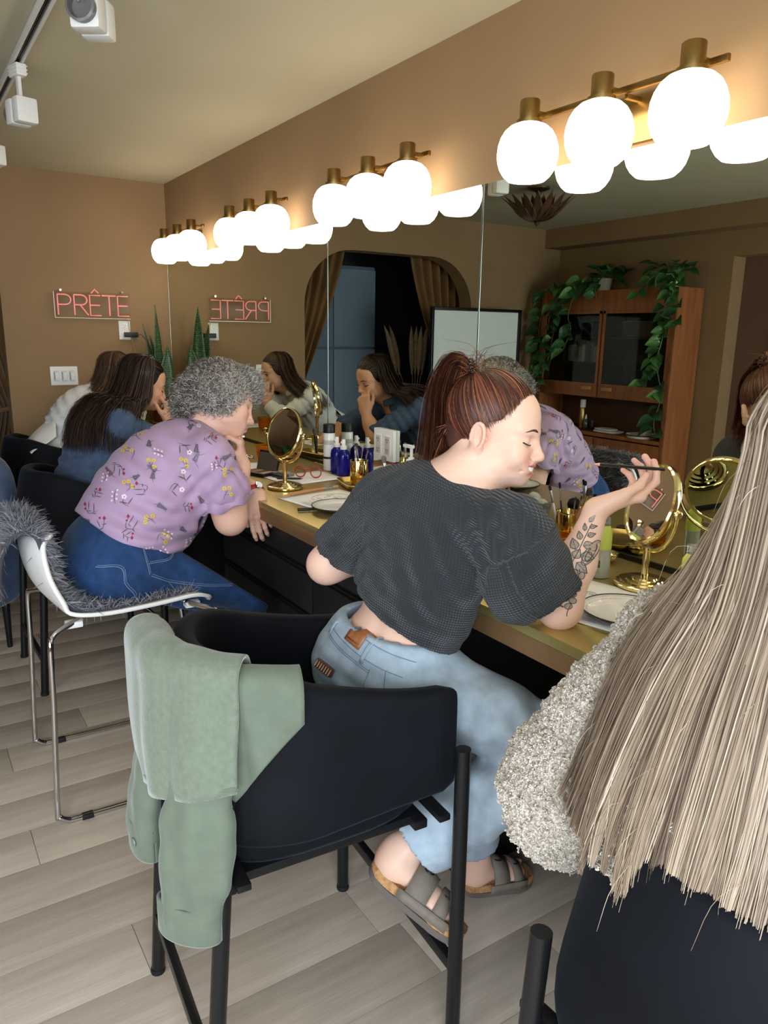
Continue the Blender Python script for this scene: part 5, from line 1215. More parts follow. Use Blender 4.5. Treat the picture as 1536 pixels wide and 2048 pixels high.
def lock(P, u, n, pull, seed):
    """gathers strands into n tapering locks towards the tips"""
    g = np.random.default_rng(seed); edges = np.sort(g.random(n)); k = np.searchsorted(edges, u); C = np.zeros((n+1,)+P.shape[1:]); c = np.bincount(k, minlength=n+1); np.add.at(C, k, P); C /= np.maximum(c, 1)[:, None, None]
    C += (np.linspace(0, 1, P.shape[1])**2)[None, :, None]*g.normal(0, 1, (n+1, 1, 3))*np.array((.006, .008, .012))
    s = np.linspace(0, 1, P.shape[1]); w = (pull*np.clip((s-.35)/.65, 0, 1)**1.3)[None, :, None]; return P*(1-w)+C[k]*w, k
def tints(cols, N, seed, clump=10, jit=.18):
    g = np.random.default_rng(seed); c = np.array([lin(q) for q in cols]); cl = g.integers(0, max(1, N//clump), N)
    k = g.integers(0, len(c), max(1, N//clump))[cl]; return c[k]*(1+g.normal(0, jit, (N, 1))).clip(.4, 1.8)
def scalp(f, az, pol, infl=.012, c=(0, -.012, .032), r=(.0745, .094, .084)):
    """point on the inflated cranium: az 0 = face, 90 = right ear, 180 = back; pol 0 = crown (degrees)"""
    a, p_ = radians(az), radians(pol); return f.p(c[0]+(r[0]+infl)*sin(p_)*sin(a), c[1]+(r[1]+infl)*sin(p_)*cos(a), c[2]+(r[2]+infl)*cos(p_))
def hair_base(par, B, col, name='hair_base', res=.005):
    V, F = B.polys([(*B.bounds(.015), res)]); V = smoothv(V, F, 2); return part(par, name, V, F, mat('hair_under_%d_%d_%d' % col, col, .7, var=(60, .3), stretch=(1, 1, .2)))
# ================================================================== A: smiling woman in the waffle tee
A = person_root('red-haired woman in a black waffle tee and light jeans, smiling and holding a pencil', (.72, 1.28, 0))
skA = skin_mat('fair_skin')
fA = Fr((1.092, 1.238, 1.303), Rang(radians(-57), radians(6), radians(4)), 1.0)
B = Body(); add_head(B, fA, smile=1., jaw=.96)
PEL, CH_, NK = np.array((.895, 1.335, .77)), np.array((.965, 1.30, 1.03)), np.array((1.03, 1.262, 1.185))
SL, SR = np.array((.935, 1.42, 1.12)), np.array((1.03, 1.10, 1.122)); EL, ER = np.array((.835, 1.53, .955)), np.array((1.12, 1.038, .952)); WR = np.array((1.196, 1.03, 1.155)); WL = np.array((1.09, 1.53, .955))
rA = nrm(SR-SL); uA = nrm(NK-PEL); fwA = nrm(np.cross(uA, rA)); RA = np.stack([rA, fwA, uA], 1)
B.cone(fA.p(0, -.022, -.04), NK+np.array((0, 0, .0)), .052, .056, .03); B.cone(NK, NK-uA*.06, .06, .09, .05); B.cone(fA.p(0, .02, -.085), NK+fwA*.03, .035, .05, .03)
B.ell(CH_, (.13, .095, .19), RA, .05); B.ell((PEL+CH_)/2, (.108, .088, .15), RA, .06); B.ell(PEL, (.13, .108, .10), RA, .05); B.cone(SL, SR, .05, .05, .06)
B.cone((PEL+CH_)/2-fwA*.098+uA*.08, PEL-fwA*.118+uA*.02, .006, .008, .03, 's')
B.chain([SL, EL, WL], [.05, .043, .03], .03); B.chain([SR, ER], [.05, .044], .03); B.chain([ER, ER*.55+WR*.45, WR+np.array((.004, 0, -.006))], [.043, .0405, .0235], .02); B.ell(ER+np.array((.0, .0, -.006)), (.036, .036, .036), None, .02)
hfA, tipsA = add_hand(B, WR, (.90, -.42, .30), (.12, -.26, -.92), True,
                      curl=dict(index=(.45, .75, .45), middle=(.6, .85, .5), ring=(.7, .9, .5), little=(.8, .95, .5)), thumb=[(.42, .88, -.22), (.12, .97, -.22), (-.12, .78, -.6)], sc=1.02, back=-.004)
# lower legs and feet
AR, AL = np.array((.835, 1.185, .385)), np.array((1.185, 1.335, .125))
toeR, toeL = np.array((.885, 1.05, .262)), np.array((1.33, 1.30, .035)); heelR, heelL = np.array((.787, 1.205, .342)), np.array((1.148, 1.335, .055))
def foot(B, ank, heel, toe, upv):
    d = nrm(toe-heel); L = np.linalg.norm(toe-heel); u = nrm(upv-d*(upv@d)); s = np.cross(d, u)
    B.ell(heel+u*.032+d*.012, (.034, .031, .036), np.stack([d, s, u], 1), .02); B.cone(ank, heel+u*.035+d*.03, .031, .034, .03)
    B.cone(heel+u*.035+d*.03, heel+d*L*.72+u*.022, .034, .026, .03, flat=(u, .8)); B.ell(heel+d*L*.72+u*.016, (.05, .043, .02), np.stack([d, s, u], 1), .02)
    for k in range(5):
        b0 = heel+d*L*(.80-.02*k)+s*(-.028+.0145*k)+u*.014; B.cone(b0, b0+d*(.042-.006*k), .0105-.0012*k, .0085-.001*k, .004)
    return d, u, s, L
dR, uR, sR, LR = foot(B, AR, heelR, toeR, np.array((.25, .25, 1.))); dL, uL, sL, LL = foot(B, AL, heelL, toeL, np.array((0, 0, 1.)))
KR, KL = np.array((1.115, .985, .645)), np.array((1.04, 1.34, .69))
B.cone(KR, AR, .044, .034, .03); B.cone(KL, AL, .044, .034, .03); B.cone(PEL+rA*.07-uA*.03, KR, .065, .045, .03); B.cone(PEL-rA*.07-uA*.03, KL, .065, .045, .03)
hb = lambda c, r: (np.asarray(c)-r, np.asarray(c)+r)
bx = [(*hb(fA.p(0, .01, .0), np.array((.145, .145, .135))), .0027), (np.array((.68, 1.10, .80)), np.array((1.12, 1.48, 1.02)), .007), (np.array((.95, .93, .86)), np.array((1.22, 1.16, 1.118)), .005), (np.array((1.10, .86, 1.11)), np.array((1.42, 1.13, 1.30)), .0024),
      (np.array((.74, 1.44, .86)), np.array((1.1, 1.62, 1.1)), .006), (np.array((.72, .98, .2)), np.array((.98, 1.28, .52)), .004), (np.array((1.08, 1.22, 0.0)), np.array((1.42, 1.43, .24)), .004), (np.array((.93, 1.12, 1.08)), np.array((1.16, 1.37, 1.21)), .005),
      (np.array((.68, .88, .3)), np.array((1.25, 1.55, .82)), .012), (np.array((.85, 1.0, 1.0)), np.array((1.14, 1.55, 1.13)), .010)]
VA, FA = B.polys(bx)
spots = [(fA.p(s*.036, .085, -.045), .022, (218, 132, 116), .5) for s in (-1, 1)]+[(fA.p(0, .115, -.045), .014, (220, 150, 132), .35)]+[(fA.p(s*.012, .099, -.0635), (.016, .014, .0055), (186, 92, 90), 1.) for s in (-1, 1)]+[(fA.p(s*.012, .096, -.080), (.016, .014, .005), (190, 92, 92), 1.) for s in (-1, 1)]+[(fA.p(.084, -.008, -.014), .026, (216, 140, 122), .35), (heelR+uR*.03-dR*.01, .03, (214, 128, 112), .6)]
spots += [(p_, .012, (220, 146, 130), .5) for p_, _, _ in tipsA.values()]
CA = paint_skin(VA, (226, 184, 162), spots); part(A, 'body', VA, FA, skA, CA)
face_extras(A, fA, skA, (72, 44, 34), 1., 'closed'); nails(A, tipsA, 1.02, ('index', 'middle', 'thumb'))
# ---- waffle tee
T = Body(); T.ell(CH_, (.148, .120, .19), RA, .06); T.ell((PEL*.42+CH_*.58), (.137, .122, .15), RA, .06); T.cone(SL-rA*.005, SR+rA*.005, .062, .062, .06); T.ell(NK-uA*.045-fwA*.01, (.12, .08, .05), RA, .05)
eL = SL+(EL-SL)*.72; eR = SR+(ER-SR)*.78+np.array((-.008, 0, .0)); T.cone(SL, eL, .068, .074, .05); T.chain([SR-rA*.01, SR*.5+eR*.5, eR], [.06, .066, .074], .05)
T.ell(SR*.45+eR*.55+np.array((-.045, .0, -.035)), (.06, .075, .09), None, .05)
hemc = PEL*.36+CH_*.64-uA*.115
T.disp(folds([(CH_+rA*.11-fwA*.1-uA*.06, .09, nrm(rA+.5*uA), .055, .005, .4, .004), (CH_-rA*.12-fwA*.1-uA*.05, .08, nrm(rA-.6*uA), .05, .005, 1.2, .004), (SR*.5+eR*.5, .08, nrm(np.array((.5, -.2, -.6))), .06, .004, .3, .006), (hemc-fwA*.1, .14, nrm(uA+.35*rA), .045, .0035, .9, .006), (SR-fwA*.08, .08, nrm(rA+1.1*uA), .05, .004, 2., .005), (SL-fwA*.08, .07, nrm(rA-.9*uA), .045, .004, .5, .005)]))
T.shell(.014)
hem_n = nrm(-uA-.16*rA-.05*fwA); T.cut(hemc+uA*.056, hem_n)
def sleeve_cut(B_, base, c, axis, r):
    """open end of a sleeve: removes what lies past the cuff"""
    a = nrm(axis); B_.cone(c+a*(r*.92), c+a*(r*2.2), r, r*1.2, .0, 's')
aR = nrm(eR-SR); aL = nrm(eL-SL)
T.cone(eR+aR*.122, eR+aR*.26, .125, .16, .0, 's'); T.cone(eL+aL*.10, eL+aL*.2, .10, .13, .0, 's')
T.cone(NK+uA*.03+fwA*.012, NK-uA*.035+fwA*.03, .075, .055, .004, 's')
tee, VT, FT = cloth(A, 'waffle_tee', T, .0052, None, sm=2)
teem = waffle_mat('black_waffle_knit', (40, 42, 46), .0054, .9, .002); tee.data.materials.append(teem)
q = VT-PEL; ur, uf, uu = q@rA, q@fwA, q@uA; wv = np.stack([np.arctan2(ur, -uf)*.15, uu, 0*uu], 1)
for S0, a, rad in ((SR, aR, .08), (SL, aL, .07)):
    d = VT-S0; t_ = d@a; side = nrm(np.cross(a, fwA)); r_ = d-np.outer(t_, a); on = (t_ > .035) & (np.linalg.norm(r_, axis=1) < .13) & ((d@rA)*(1 if S0 is SR else -1) > -.01)
    wv[on] = np.stack([np.arctan2(r_@side, r_@np.cross(side, a))*rad, t_, 0*t_], 1)[on]
set_vec(tee, 'wv', wv)
# collar rib and sleeve hems
ribm = mat('black_rib_knit', (36, 38, 42), .85, sheen=.15, bump=(260, .4, .001))
bT = bvh_of(VT, FT)
ring = []
for a in np.linspace(0, 2*pi, 49):
    d = rA*cos(a)*.074+fwA*(sin(a)*.07+.014)+uA*(-.012-.014*sin(a)); h = bT.find_nearest(Vector(NK+uA*.018+d)); ring.append(np.array(h[0])+np.array(h[1])*.001)
ring = np.array(ring); ring = (ring+np.roll(ring[:-1], 1, 0)[np.r_[0:48, 0]]+np.roll(ring[:-1], -1, 0)[np.r_[0:48, 0]])/3
MB().tube(ring, .0055, 8, cap=False, flat=.8).build('collar', ribm, tee, angle=180)
# ---- jeans
J = Body(); HR, HL = PEL+rA*.075-uA*.03, PEL-rA*.075-uA*.03
J.ell(PEL+uA*.0, (.152, .128, .125), RA, .05); J.ell(PEL+uA*.055-fwA*.004, (.132, .114, .08), RA, .05)
for H_, K_, A_, hr in ((HR, KR, AR, .092), (HL, KL, AL, .085)):
    J.cone(H_-fwA*.02, H_, .105, .105, .05); J.chain([H_, H_*.5+K_*.5, K_], [.096, .084, .074], .04); e = A_+(K_-A_)*.12; J.chain([K_, K_*.5+e*.5, e], [.074, .075, hr*.88], .02)
J.disp(folds([(KR, .10, nrm(KR-AR), .055, .008, .3, .008), (HR*.5+KR*.5, .12, nrm((.3, .4, 1.)), .08, .006, 1., .01), (PEL-fwA*.1-uA*.05, .1, uA, .05, .003, .5, .004), (KR*.4+AR*.6, .12, nrm((.8, .3, .6)), .075, .006, .8, .008)]))
J.shell(.018); wb_c = PEL+uA*.092; wn = nrm(uA-.16*rA-.20*fwA); J.cut(wb_c, wn)
for A_, K_ in ((AR, KR), (AL, KL)):
    a = nrm(A_-K_); J.cone(A_+a*.06, A_+a*.3, .13, .16, .0, 's')
lightd = denim('light_wash_denim', (158, 173, 186), .14)
jeans, VJ, FJ = cloth(A, 'jeans', J, .006, lightd, sm=2)
bJ = bvh_of(VJ, FJ); backn = -fwA
D = Drape(bJ, PEL+uA*.05, nrm(np.cross(uA, backn)), uA, .002, .3)         # u to the image right on the back
st = .0018
for yb in (.012, -.022): D.line('s', [(-.12, yb+.004), (-.06, yb), (0, yb-.002), (.06, yb), (.12, yb+.006)], st, 30, False)
D.line('s', [(-.10, -.036), (-.03, -.042), (.05, -.040)], st, 16, False); D.line('s', [(-.10, -.041), (-.03, -.047), (.05, -.045)], st, 16, False); D.line('s', [(.05, -.036), (.055, -.11)], st, 10, False); D.line('s', [(.085, -.02), (.1, -.06), (.12, -.08)], st, 10, False)
D.build(jeans, {'s': ('stitching', mat('denim_thread', (108, 128, 150), .9))})
D2 = Drape(bJ, PEL+uA*.05, nrm(np.cross(uA, backn)), uA, .0035, .3)
def patch_grid(D_, x0, x1, y0, y1, n, name, m, par, bulge=0.):
    P = [[D_.hit(x, y) for x in np.linspace(x0, x1, n)] for y in np.linspace(y0, y1, n)]
    if any(q is None for r_ in P for q in r_): return None
    return MB().grid(P).build(name, m, par, angle=180, solid=.002)
lpm = mat('tan_leather', (156, 98, 58), .5, var=(60, .15), bump=(200, .2, .001))
lp = patch_grid(D2, -.045, .005, -.016, .020, 6, 'leather_patch', lpm, jeans)
for xb in (.022, .031): pass
patch_grid(D2, .019, .028, -.036, .022, 5, 'belt_loop', lightd, jeans)
patch_grid(D2, -.105, -.096, -.034, .022, 5, 'belt_loop', lightd, jeans)
c0 = D2.hit(-.02, -.008, .0055)
if c0 is not None: text_part('AMERICAN EAGLE', .0052, 'patch_lettering', mat('burnt_ink', (60, 34, 20), .7), lp or jeans, Vector(c0), np.stack([D2.u, uA, np.cross(D2.u, uA)], 1), .0002)
# comb sticking out of the back pocket
cbm = mat('tortoise_plastic', (96, 58, 46), .25, coat=.5, var=(60, .3))
hc = thing('hair_clip', 'brown toothed hair clip tucked in the back pocket of the light jeans', 'hair clip', (0, 0, 0)); WORLD[hc.name] = (0, 0, 0)
p0 = D2.hit(-.062, -.098, .012); uu_ = D2.u
if p0 is not None:
    MB().box(p0, (.055, .012, .022), R=np.stack([uu_, -np.cross(uu_, uA), uA], 1), bev=.005).build('spine', cbm, hc)
    for k in range(7): MB().tube([p0+uu_*(-.022+.0075*k)+uA*.008+backn*.005, p0+uu_*(-.022+.0075*k)-uA*.006+backn*.009], .0016, 6).build('tooth', mat('pale_tooth', (190, 160, 140), .4), hc)
# ---- sandals
sandm = mat('taupe_nubuck', (118, 108, 98), .75, var=(50, .1), bump=(200, .2, .001)); cork = mat('cork', (172, 128, 84), .8, var=(120, .3), bump=(200, .5, .002)); solem = mat('grey_eva_sole', (96, 88, 82), .8)
def sandal(label, heel, d, u, s, L, txt=False):
    t = thing('sandal', label, 'sandal', tuple(heel), 0); WORLD[t.name] = tuple(heel)
    def outline(k=1., n=40):
        pts = []
        for i in range(n):
            a = 2*pi*i/n; x = .5-.5*cos(a); w = .034+.016*x**1.5 if x < .7 else .046*math.sqrt(max(0, 1-((x-.7)/.33)**2))
            w *= min(1, math.sqrt(max(0, x/.09)) if x < .09 else 1)
            pts.append((-.02+x*(L+.045), math.copysign(w*k, sin(a)) if abs(sin(a)) > 1e-6 else 0))
        return pts
    def lay(k, h): return [heel+d*x+s*y+u*(h+.008*max(0, 1-x/.05)**2) for x, y in outline(k)]
    def slab(name, rows, m, par): return MB().grid([r for r in rows], wrap=True).raw(rows[0], [tuple(range(39, -1, -1))]).raw(rows[-1], [tuple(range(40))]).build(name, m, par, angle=50)
    slab('outsole', [lay(1.03, -.026), lay(1.06, -.022), lay(1.06, -.012)], solem, t); slab('cork_footbed', [lay(1.03, -.012), lay(1.02, .004), lay(.95, .008)], cork, t)
    def strap(x0, x1, h0, h1, name):
        rows = []
        for a in np.linspace(-.2, pi+.2, 22):
            rows.append([heel+d*x+s*(-.049*cos(a))*(1 if True else 1)+u*(max(-.004, h*sin(a))) for x, h in ((x0, h0), (x0*.5+x1*.5, (h0+h1)/2+.003), (x1, h1))])
        return MB().grid(rows).build(name, sandm, t, angle=180, solid=.003)
    s1 = strap(L*.36, L*.62, .072, .058, 'wide_strap'); s2 = strap(L*.70, L*.86, .052, .042, 'toe_strap'); side = MB().grid([[heel+d*x+s*sg*.050+u*z for x in np.linspace(L*.3, L*.9, 6)] for z in (-.008, .02)] if 0 else [[heel+d*x+s*.0505+u*z for x in np.linspace(L*.30, L*.92, 6)] for z in (-.006, .016)]).build('side_panel', sandm, t, angle=180, solid=.003)
    for x in (L*.48, L*.78):
        bk = [heel+d*(x+.011*cos(a))+u*(.066-.02*(x > L*.6)+.002)+s*(.012+.009*sin(a)) for a in np.linspace(0, 2*pi, 17)]; MB().tube(bk, .0014, 6, cap=False).build('buckle', mat('dark_buckle', (40, 36, 34), .4, .6), t)
    if txt: text_part('BIRKENSTOCK', .0075, 'embossing', mat('dark_emboss', (70, 62, 58), .8), t, Vector(heel+d*L*.36+s*-.0512+u*.002)-Vector(tuple(heel)) if 0 else Vector(heel+d*L*.42-s*.0525+u*.003), np.stack([d, u, -s], 1) if 0 else np.stack([d, u, np.cross(d, u)], 1), .0002)
    MB().grid([[heel+d*x-s*.0505+u*z for x in np.linspace(L*.30, L*.92, 6)] for z in (-.006, .016)]).build('side_panel', sandm, t, angle=180, solid=.003)
    return t
sandal('taupe buckled sandal on the raised right foot resting on the stool footrest', heelR, dR, uR, sR, LR); sandal('taupe buckled sandal on the left foot below the counter', heelL, dL, uL, sL, LL, True)
# ---- hair: scraped up to a high ponytail
redc = [(84, 46, 34), (104, 58, 40), (66, 38, 31), (132, 78, 50), (54, 32, 28), (96, 52, 42)]
HB = Body(); HB.ell(fA.p(0, -.016, .036), (.080, .099, .089), fA.R, .01); HB.ell(fA.p(0, -.075, -.02), (.045, .03, .05), fA.R, .03); HB.cut(fA.p(0, .05, .045), fA.d(0, 1, -.5), .01); HB.cone(fA.p(.085, .03, -.050), fA.p(-.085, .03, -.050), .070, .070, .012, 's'); HB.cut(fA.p(0, 0, -.048), fA.d(0, .35, -1), .01)
hair_base(A, HB, (70, 36, 28))
PT = np.array((.0, -.062, .118))
cen = np.array((0, -.014, .034)); rad = np.array((.0815, .1005, .0905))
g = np.random.default_rng(11); N = 4200; K = 14; az = g.random(N)*360; 
pol_end = np.interp(np.minimum(az, 360-az), [0, 30, 60, 85, 105, 140, 180], [58, 65, 88, 110, 126, 136, 139])+g.normal(0, 4., N); a_, p_ = np.radians(az), np.radians(pol_end)
S0 = np.stack([np.sin(p_)*np.sin(a_), np.sin(p_)*np.cos(a_), np.cos(p_)], 1); E0 = nrm((PT-cen)/rad)[None].repeat(N, 0); E0 = E0+g.normal(0, .03, (N, 3)); E0 /= np.linalg.norm(E0, axis=1)[:, None]
om = np.arccos(np.clip((S0*E0).sum(1), -1, 1))[:, None, None]; s = np.linspace(0, 1, K)[None, :, None]*np.ones((N, 1, 1)); s = s**.95
Pd = (np.sin((1-s)*om)*S0[:, None]+np.sin(s*om)*E0[:, None])/np.sin(om); lift = 1+.02*g.random((N, 1, 1))+.06*np.sin(pi*s)*g.random((N, 1, 1))*.6+g.normal(0, .012, (N, 1, 1))*s
Ph = fA.P((cen+Pd*rad*lift).reshape(-1, 3)).reshape(N, K, 3)
hs = ribbons(Ph, .0011*(.6+.8*g.random(N)), tints(redc, N, 3), 2, .7, 'hair', hairm, A, face=fA.p(0, 0, 0), root=.12); hs['kind'] = 'stuff'
pb = fA.p(PT*1.02)
dn = np.array((0, 0, -1.)); bk = -fA.d(0, 1, 0); rtv = fA.d(1, 0, 0)
gs = []
for k, (o1, o2) in enumerate(((.05, -.03), (.02, -.012), (-.01, .005), (-.045, .03))):
    gs.append([pb+bk*.004+rtv*o1*.2, pb+bk*.035+np.array((0, 0, .022-.01*k))+rtv*o1*.4, pb+bk*(.062-.010*k)+np.array((0, 0, .004-.012*k))+rtv*o1*.7, pb+bk*(.080-.014*k)+dn*(.06)+rtv*o1, pb+bk*(.086-.018*k)+dn*.13+rtv*o1, pb+bk*(.09-.02*k)+dn*.19+rtv*o1, pb+bk*(.10-.02*k)+dn*(.245-.01*k)+rtv*o1*1.1])
NP = 3200; Pp, uq = guide_strands(gs, NP, 22, (.004, .014), 5, .006, .16, 14)
pt_ = ribbons(Pp, .0011*(.6+.8*g.random(NP)), tints(redc+[(150, 92, 56), (164, 106, 64)], NP, 8), 2, .3, 'ponytail', hairm, A, face=fA.p(0, 0, 0)); pt_['kind'] = 'stuff'
fly = []
for k in range(70):
    b0 = pb+g.normal(0, .02, 3)*.6; d_ = nrm(g.normal(0, 1, 3)+np.array((0, 0, 1.2))); L_ = g.uniform(.03, .08); fly.append(spline([b0, b0+d_*L_*.5, b0+d_*L_+np.array((g.normal(0, .02), g.normal(0, .02), -.015))], 8))
for k in range(60):
    az_ = g.uniform(140, 225); b0 = scalp(fA, az_, 112, .006); fly.append(spline([b0, b0+bk*g.uniform(.01, .05)+dn*.03, b0+bk*g.uniform(.02, .06)+dn*g.uniform(.05, .13)+rtv*g.normal(0, .02)], 8))
ribbons(np.array(fly), .0005, tints(redc[:4]+[(190, 120, 70)], len(fly), 2), 3, .3, 'loose_hair', hairm, A)['kind'] = 'stuff'
tie = [pb+fA.d(.0, -.006, -.0)+fA.R@np.array([.021*cos(a), .008*sin(a*1)+.012*sin(a), .015*sin(a)*0+.013*sin(a)*-.9]) for a in np.linspace(0, 2*pi, 25)]
coil = []
for i, a in enumerate(np.linspace(0, 2*pi, 160)):
    c_ = np.array([.023*cos(a), .010*sin(a), -.016*sin(a)]); n_ = nrm(c_); coil.append(pb+fA.R@(np.array((0, -.004, .002))+c_*(1+.16*cos(a*14))+np.array((0, .6, .75))*.004*sin(a*14)))
MB().tube(coil, .0022, 6, cap=False).build('hair_tie', mat('dark_coil', (40, 28, 26), .15, coat=.6), A, angle=180)
# ---- tattoos on the forearm and ankle
bA = bvh_of(VA, FA); fa_d = nrm(WR-ER); vd = nrm(np.array((0, 0, 1.5))-(ER+WR)/2); ux = nrm(np.cross(fa_d, vd)); ux = ux if ux[0] > 0 else -ux
D = Drape(bA, ER, ux, fa_d, .0009, .2)
if np.cross(D.u, D.v)@vd < 0: D.u = -D.u; D.n = np.cross(D.u, D.v)
sg = 1 if D.u[0] > 0 else -1
def tleaf(x, y, a, L, w, key='g'):
    c, s_ = cos(a), sin(a); P = lambda t, o: (sg*(x+c*t*L-s_*o), y+s_*t*L+c*o)
    D.poly('f', [P(0, 0), P(.3, w), P(.7, w*.8), P(1, 0), P(.7, -w*.8), P(.3, -w)]); D.line('k', [P(0, 0), P(.35, w), P(1, 0)], .0016, 8, False); D.line('k', [P(0, 0), P(.35, -w), P(1, 0)], .0016, 8, False); D.line('k', [P(0, 0), P(.8, 0)], .001, 6, False)
D.line('k', [(sg*-.014, .06), (sg*-.004, .11), (sg*.0, .15), (sg*.004, .185)], .0016, 18, False)
for i, (x, y, a, L, w) in enumerate(((-.002, .186, 1.2, .018, .004), (.002, .176, .5, .016, .004), (-.004, .166, 1.9, .016, .004), (.004, .158, .6, .017, .005), (-.006, .146, 2.1, .018, .006), (.003, .136, .5, .022, .008), (-.008, .124, 2.2, .024, .009), (.004, .116, .1, .028, .010), (-.006, .106, 1.3, .022, .009), (.002, .100, -.5, .03, .010), (-.012, .096, 2.7, .026, .009), (-.012, .084, -2.6, .028, .009), (.0, .086, -1., .022, .007), (-.018, .07, -2.8, .022, .007), (-.004, .072, -1.6, .02, .006))): tleaf(x, y, a, L, w)
def tloop(pts, w=.0016): D.line('k', [(sg*x, y) for x, y in pts], w, 26, False)
el = lambda cx, cy, rx, ry, t: [(cx+rx*cos(a)*cos(t)-ry*sin(a)*sin(t), cy+rx*cos(a)*sin(t)+ry*sin(a)*cos(t)) for a in np.linspace(0, 2*pi, 13)]
tloop(el(.022, .128, .011, .03, -.25)); tloop(el(.022, .128, .006, .02, -.25)); tloop(el(.023, .14, .006, .008, 0)); tloop(el(.020, .118, .006, .010, 0)); D.poly('f', [(sg*x, y) for x, y in el(.022, .128, .011, .03, -.25)])
for k in range(6): tloop(el(.020-.004*(k % 2), .078-.0135*k, .006, .0075, .4*k)); D.poly('f', [(sg*x, y) for x, y in el(.020-.004*(k % 2), .078-.0135*k, .006, .0075, .4*k)])
tloop([(.012, .09), (.016, .06), (.02, .03), (.018, .0), (.02, -.01)]); tloop([(-.012, .022), (-.002, .018), (.004, .03), (.006, .042)], .003); tloop([(-.004, .02), (.0, .008), (.008, .006)], .003)
D.build(A, {'k': ('tattoo_linework', mat('tattoo_ink', (62, 66, 70), .6)), 'f': ('tattoo_shading', mat('tattoo_shade', (160, 142, 126), .55, var=(200, .2)))})
# pencil held in the hand
ti, tm, tt = tipsA['index'][0], tipsA['middle'][0], tipsA['thumb'][0]
pe = thing('cosmetic_pencil', 'slim black cosmetic pencil held in the hand by the gold mirror', 'pencil', (0, 0, 0)); WORLD[pe.name] = (0, 0, 0)
# pencil continued
pv = nrm(np.array((-.80, .54, .06))); pc = (ti*.5+tt*.5)+np.array((0, 0, .0)); p_tip = pc+pv*.115; p_end = pc-pv*.03
MB().tube([p_end, p_tip-pv*.012], .0036, 10).build('barrel', mat('black_lacquer', (26, 24, 26), .25, coat=.4), pe); MB().tube([p_tip-pv*.012, p_tip-pv*.003, p_tip], [.0036, .0016, .0006], 10).build('sharpened_tip', mat('pencil_wood', (206, 150, 128), .6), pe)
# ================================================================== B: grey-haired woman in the lavender blouse
Bp = person_root('grey curly-haired woman in a lavender floral blouse and dark jeans leaning on her hand', (.62, 2.45, 0))
fB = Fr((.975, 2.56, 1.262), Rang(radians(-22), radians(18), radians(32)), 1.08)
b = Body(); add_head(b, fB, jaw=1.06, eyes='open', openm=.35, ears=False)
PEL, CH_, NK = np.array((.60, 2.54, .775)), np.array((.745, 2.545, 1.0)), np.array((.895, 2.555, 1.15))
SL, SR = np.array((.88, 2.73, 1.08)), np.array((.855, 2.385, 1.09)); ER, WR = np.array((.925, 2.385, .875)), np.array((1.0, 2.45, 1.045)); EL, WL = np.array((1.03, 2.80, .95)), np.array((1.058, 2.50, .945))
rB = nrm(SR-SL); uB = nrm(NK-PEL); fwB = nrm(np.cross(uB, rB)); RB = np.stack([rB, fwB, uB], 1)
b.cone(fB.p(0, -.02, -.04), NK, .062, .066, .03); b.cone(fB.p(0, .03, -.08), NK+fwB*.05, .04, .05, .03); b.cone(NK, NK-uB*.06, .07, .1, .05); b.ell(CH_, (.16, .12, .18), RB, .05)
b.chain([SR, ER], [.066, .056], .03); b.ell(SR*.45+ER*.55, (.058, .058, .06), None, .03); b.chain([ER, ER*.5+WR*.5, WR], [.05, .044, .029], .025); b.ell(ER+np.array((0, 0, -.008)), (.04, .04, .036), None, .02)
b.chain([SL, EL, EL*.5+WL*.5, WL], [.066, .05, .045, .03], .03)
hfB, tipsB = add_hand(b, WR, (-.10, -.02, 1.), (.85, -.45, .25), True, curl=dict(index=(1.0, 1.4, .9), middle=(1.25, 1.45, .9), ring=(1.3, 1.5, .9), little=(1.3, 1.5, .9)), thumb=[(.5, .8, -.4), (.1, .9, -.4), (-.1, .9, -.4)], sc=1.0)
hfB2, tipsB2 = add_hand(b, WL, (.04, -.42, -1.), (-.50, -.80, .36), False, curl=dict(index=(.15, .5, .4), middle=(.25, .6, .4), ring=(.3, .6, .4), little=(.35, .6, .4)), thumb=[(.45, .85, -.3), (.2, .95, -.3), (.1, .95, -.3)], sc=1.14, back=-.004)
bx = [(*hb(fB.p(0, .01, -.005), np.array((.165, .165, .155))), .003), (np.array((.75, 2.28, .80)), np.array((1.06, 2.52, 1.03)), .005), (np.array((.93, 2.32, 1.0)), np.array((1.10, 2.56, 1.20)), .0026), (np.array((.98, 2.34, .70)), np.array((1.16, 2.56, 1.03)), .0026), (np.array((.85, 2.53, .88)), np.array((1.12, 2.9, 1.10)), .006), (np.array((.70, 2.36, 1.0)), np.array((.96, 2.80, 1.2)), .006)]
VB, FB = b.polys(bx)
spots = [(fB.p(s*.036, .085, -.045), .024, (214, 138, 124), .35) for s in (-1, 1)]+[(fB.p(0, .115, -.045), .016, (212, 134, 122), .5)]+[(fB.p(s*.011, .098, -.066), (.012, .012, .006), (176, 96, 94), .75) for s in (-1, 1)]+[(fB.p(s*.01, .095, -.0785), (.014, .014, .006), (180, 98, 94), .75) for s in (-1, 1)]+[(p_, .012, (216, 140, 126), .5) for p_, _, _ in list(tipsB.values())+list(tipsB2.values())]+[(hfB2.p(0, .09, .008), .03, (216, 142, 128), .4)]
part(Bp, 'body', VB, FB, skin_mat('ruddy_skin'), paint_skin(VB, (220, 174, 154), spots)); face_extras(Bp, fB, None, (120, 104, 96), 0, 'open', (86, 104, 112), .0007); nails(Bp, tipsB2, 1.0)
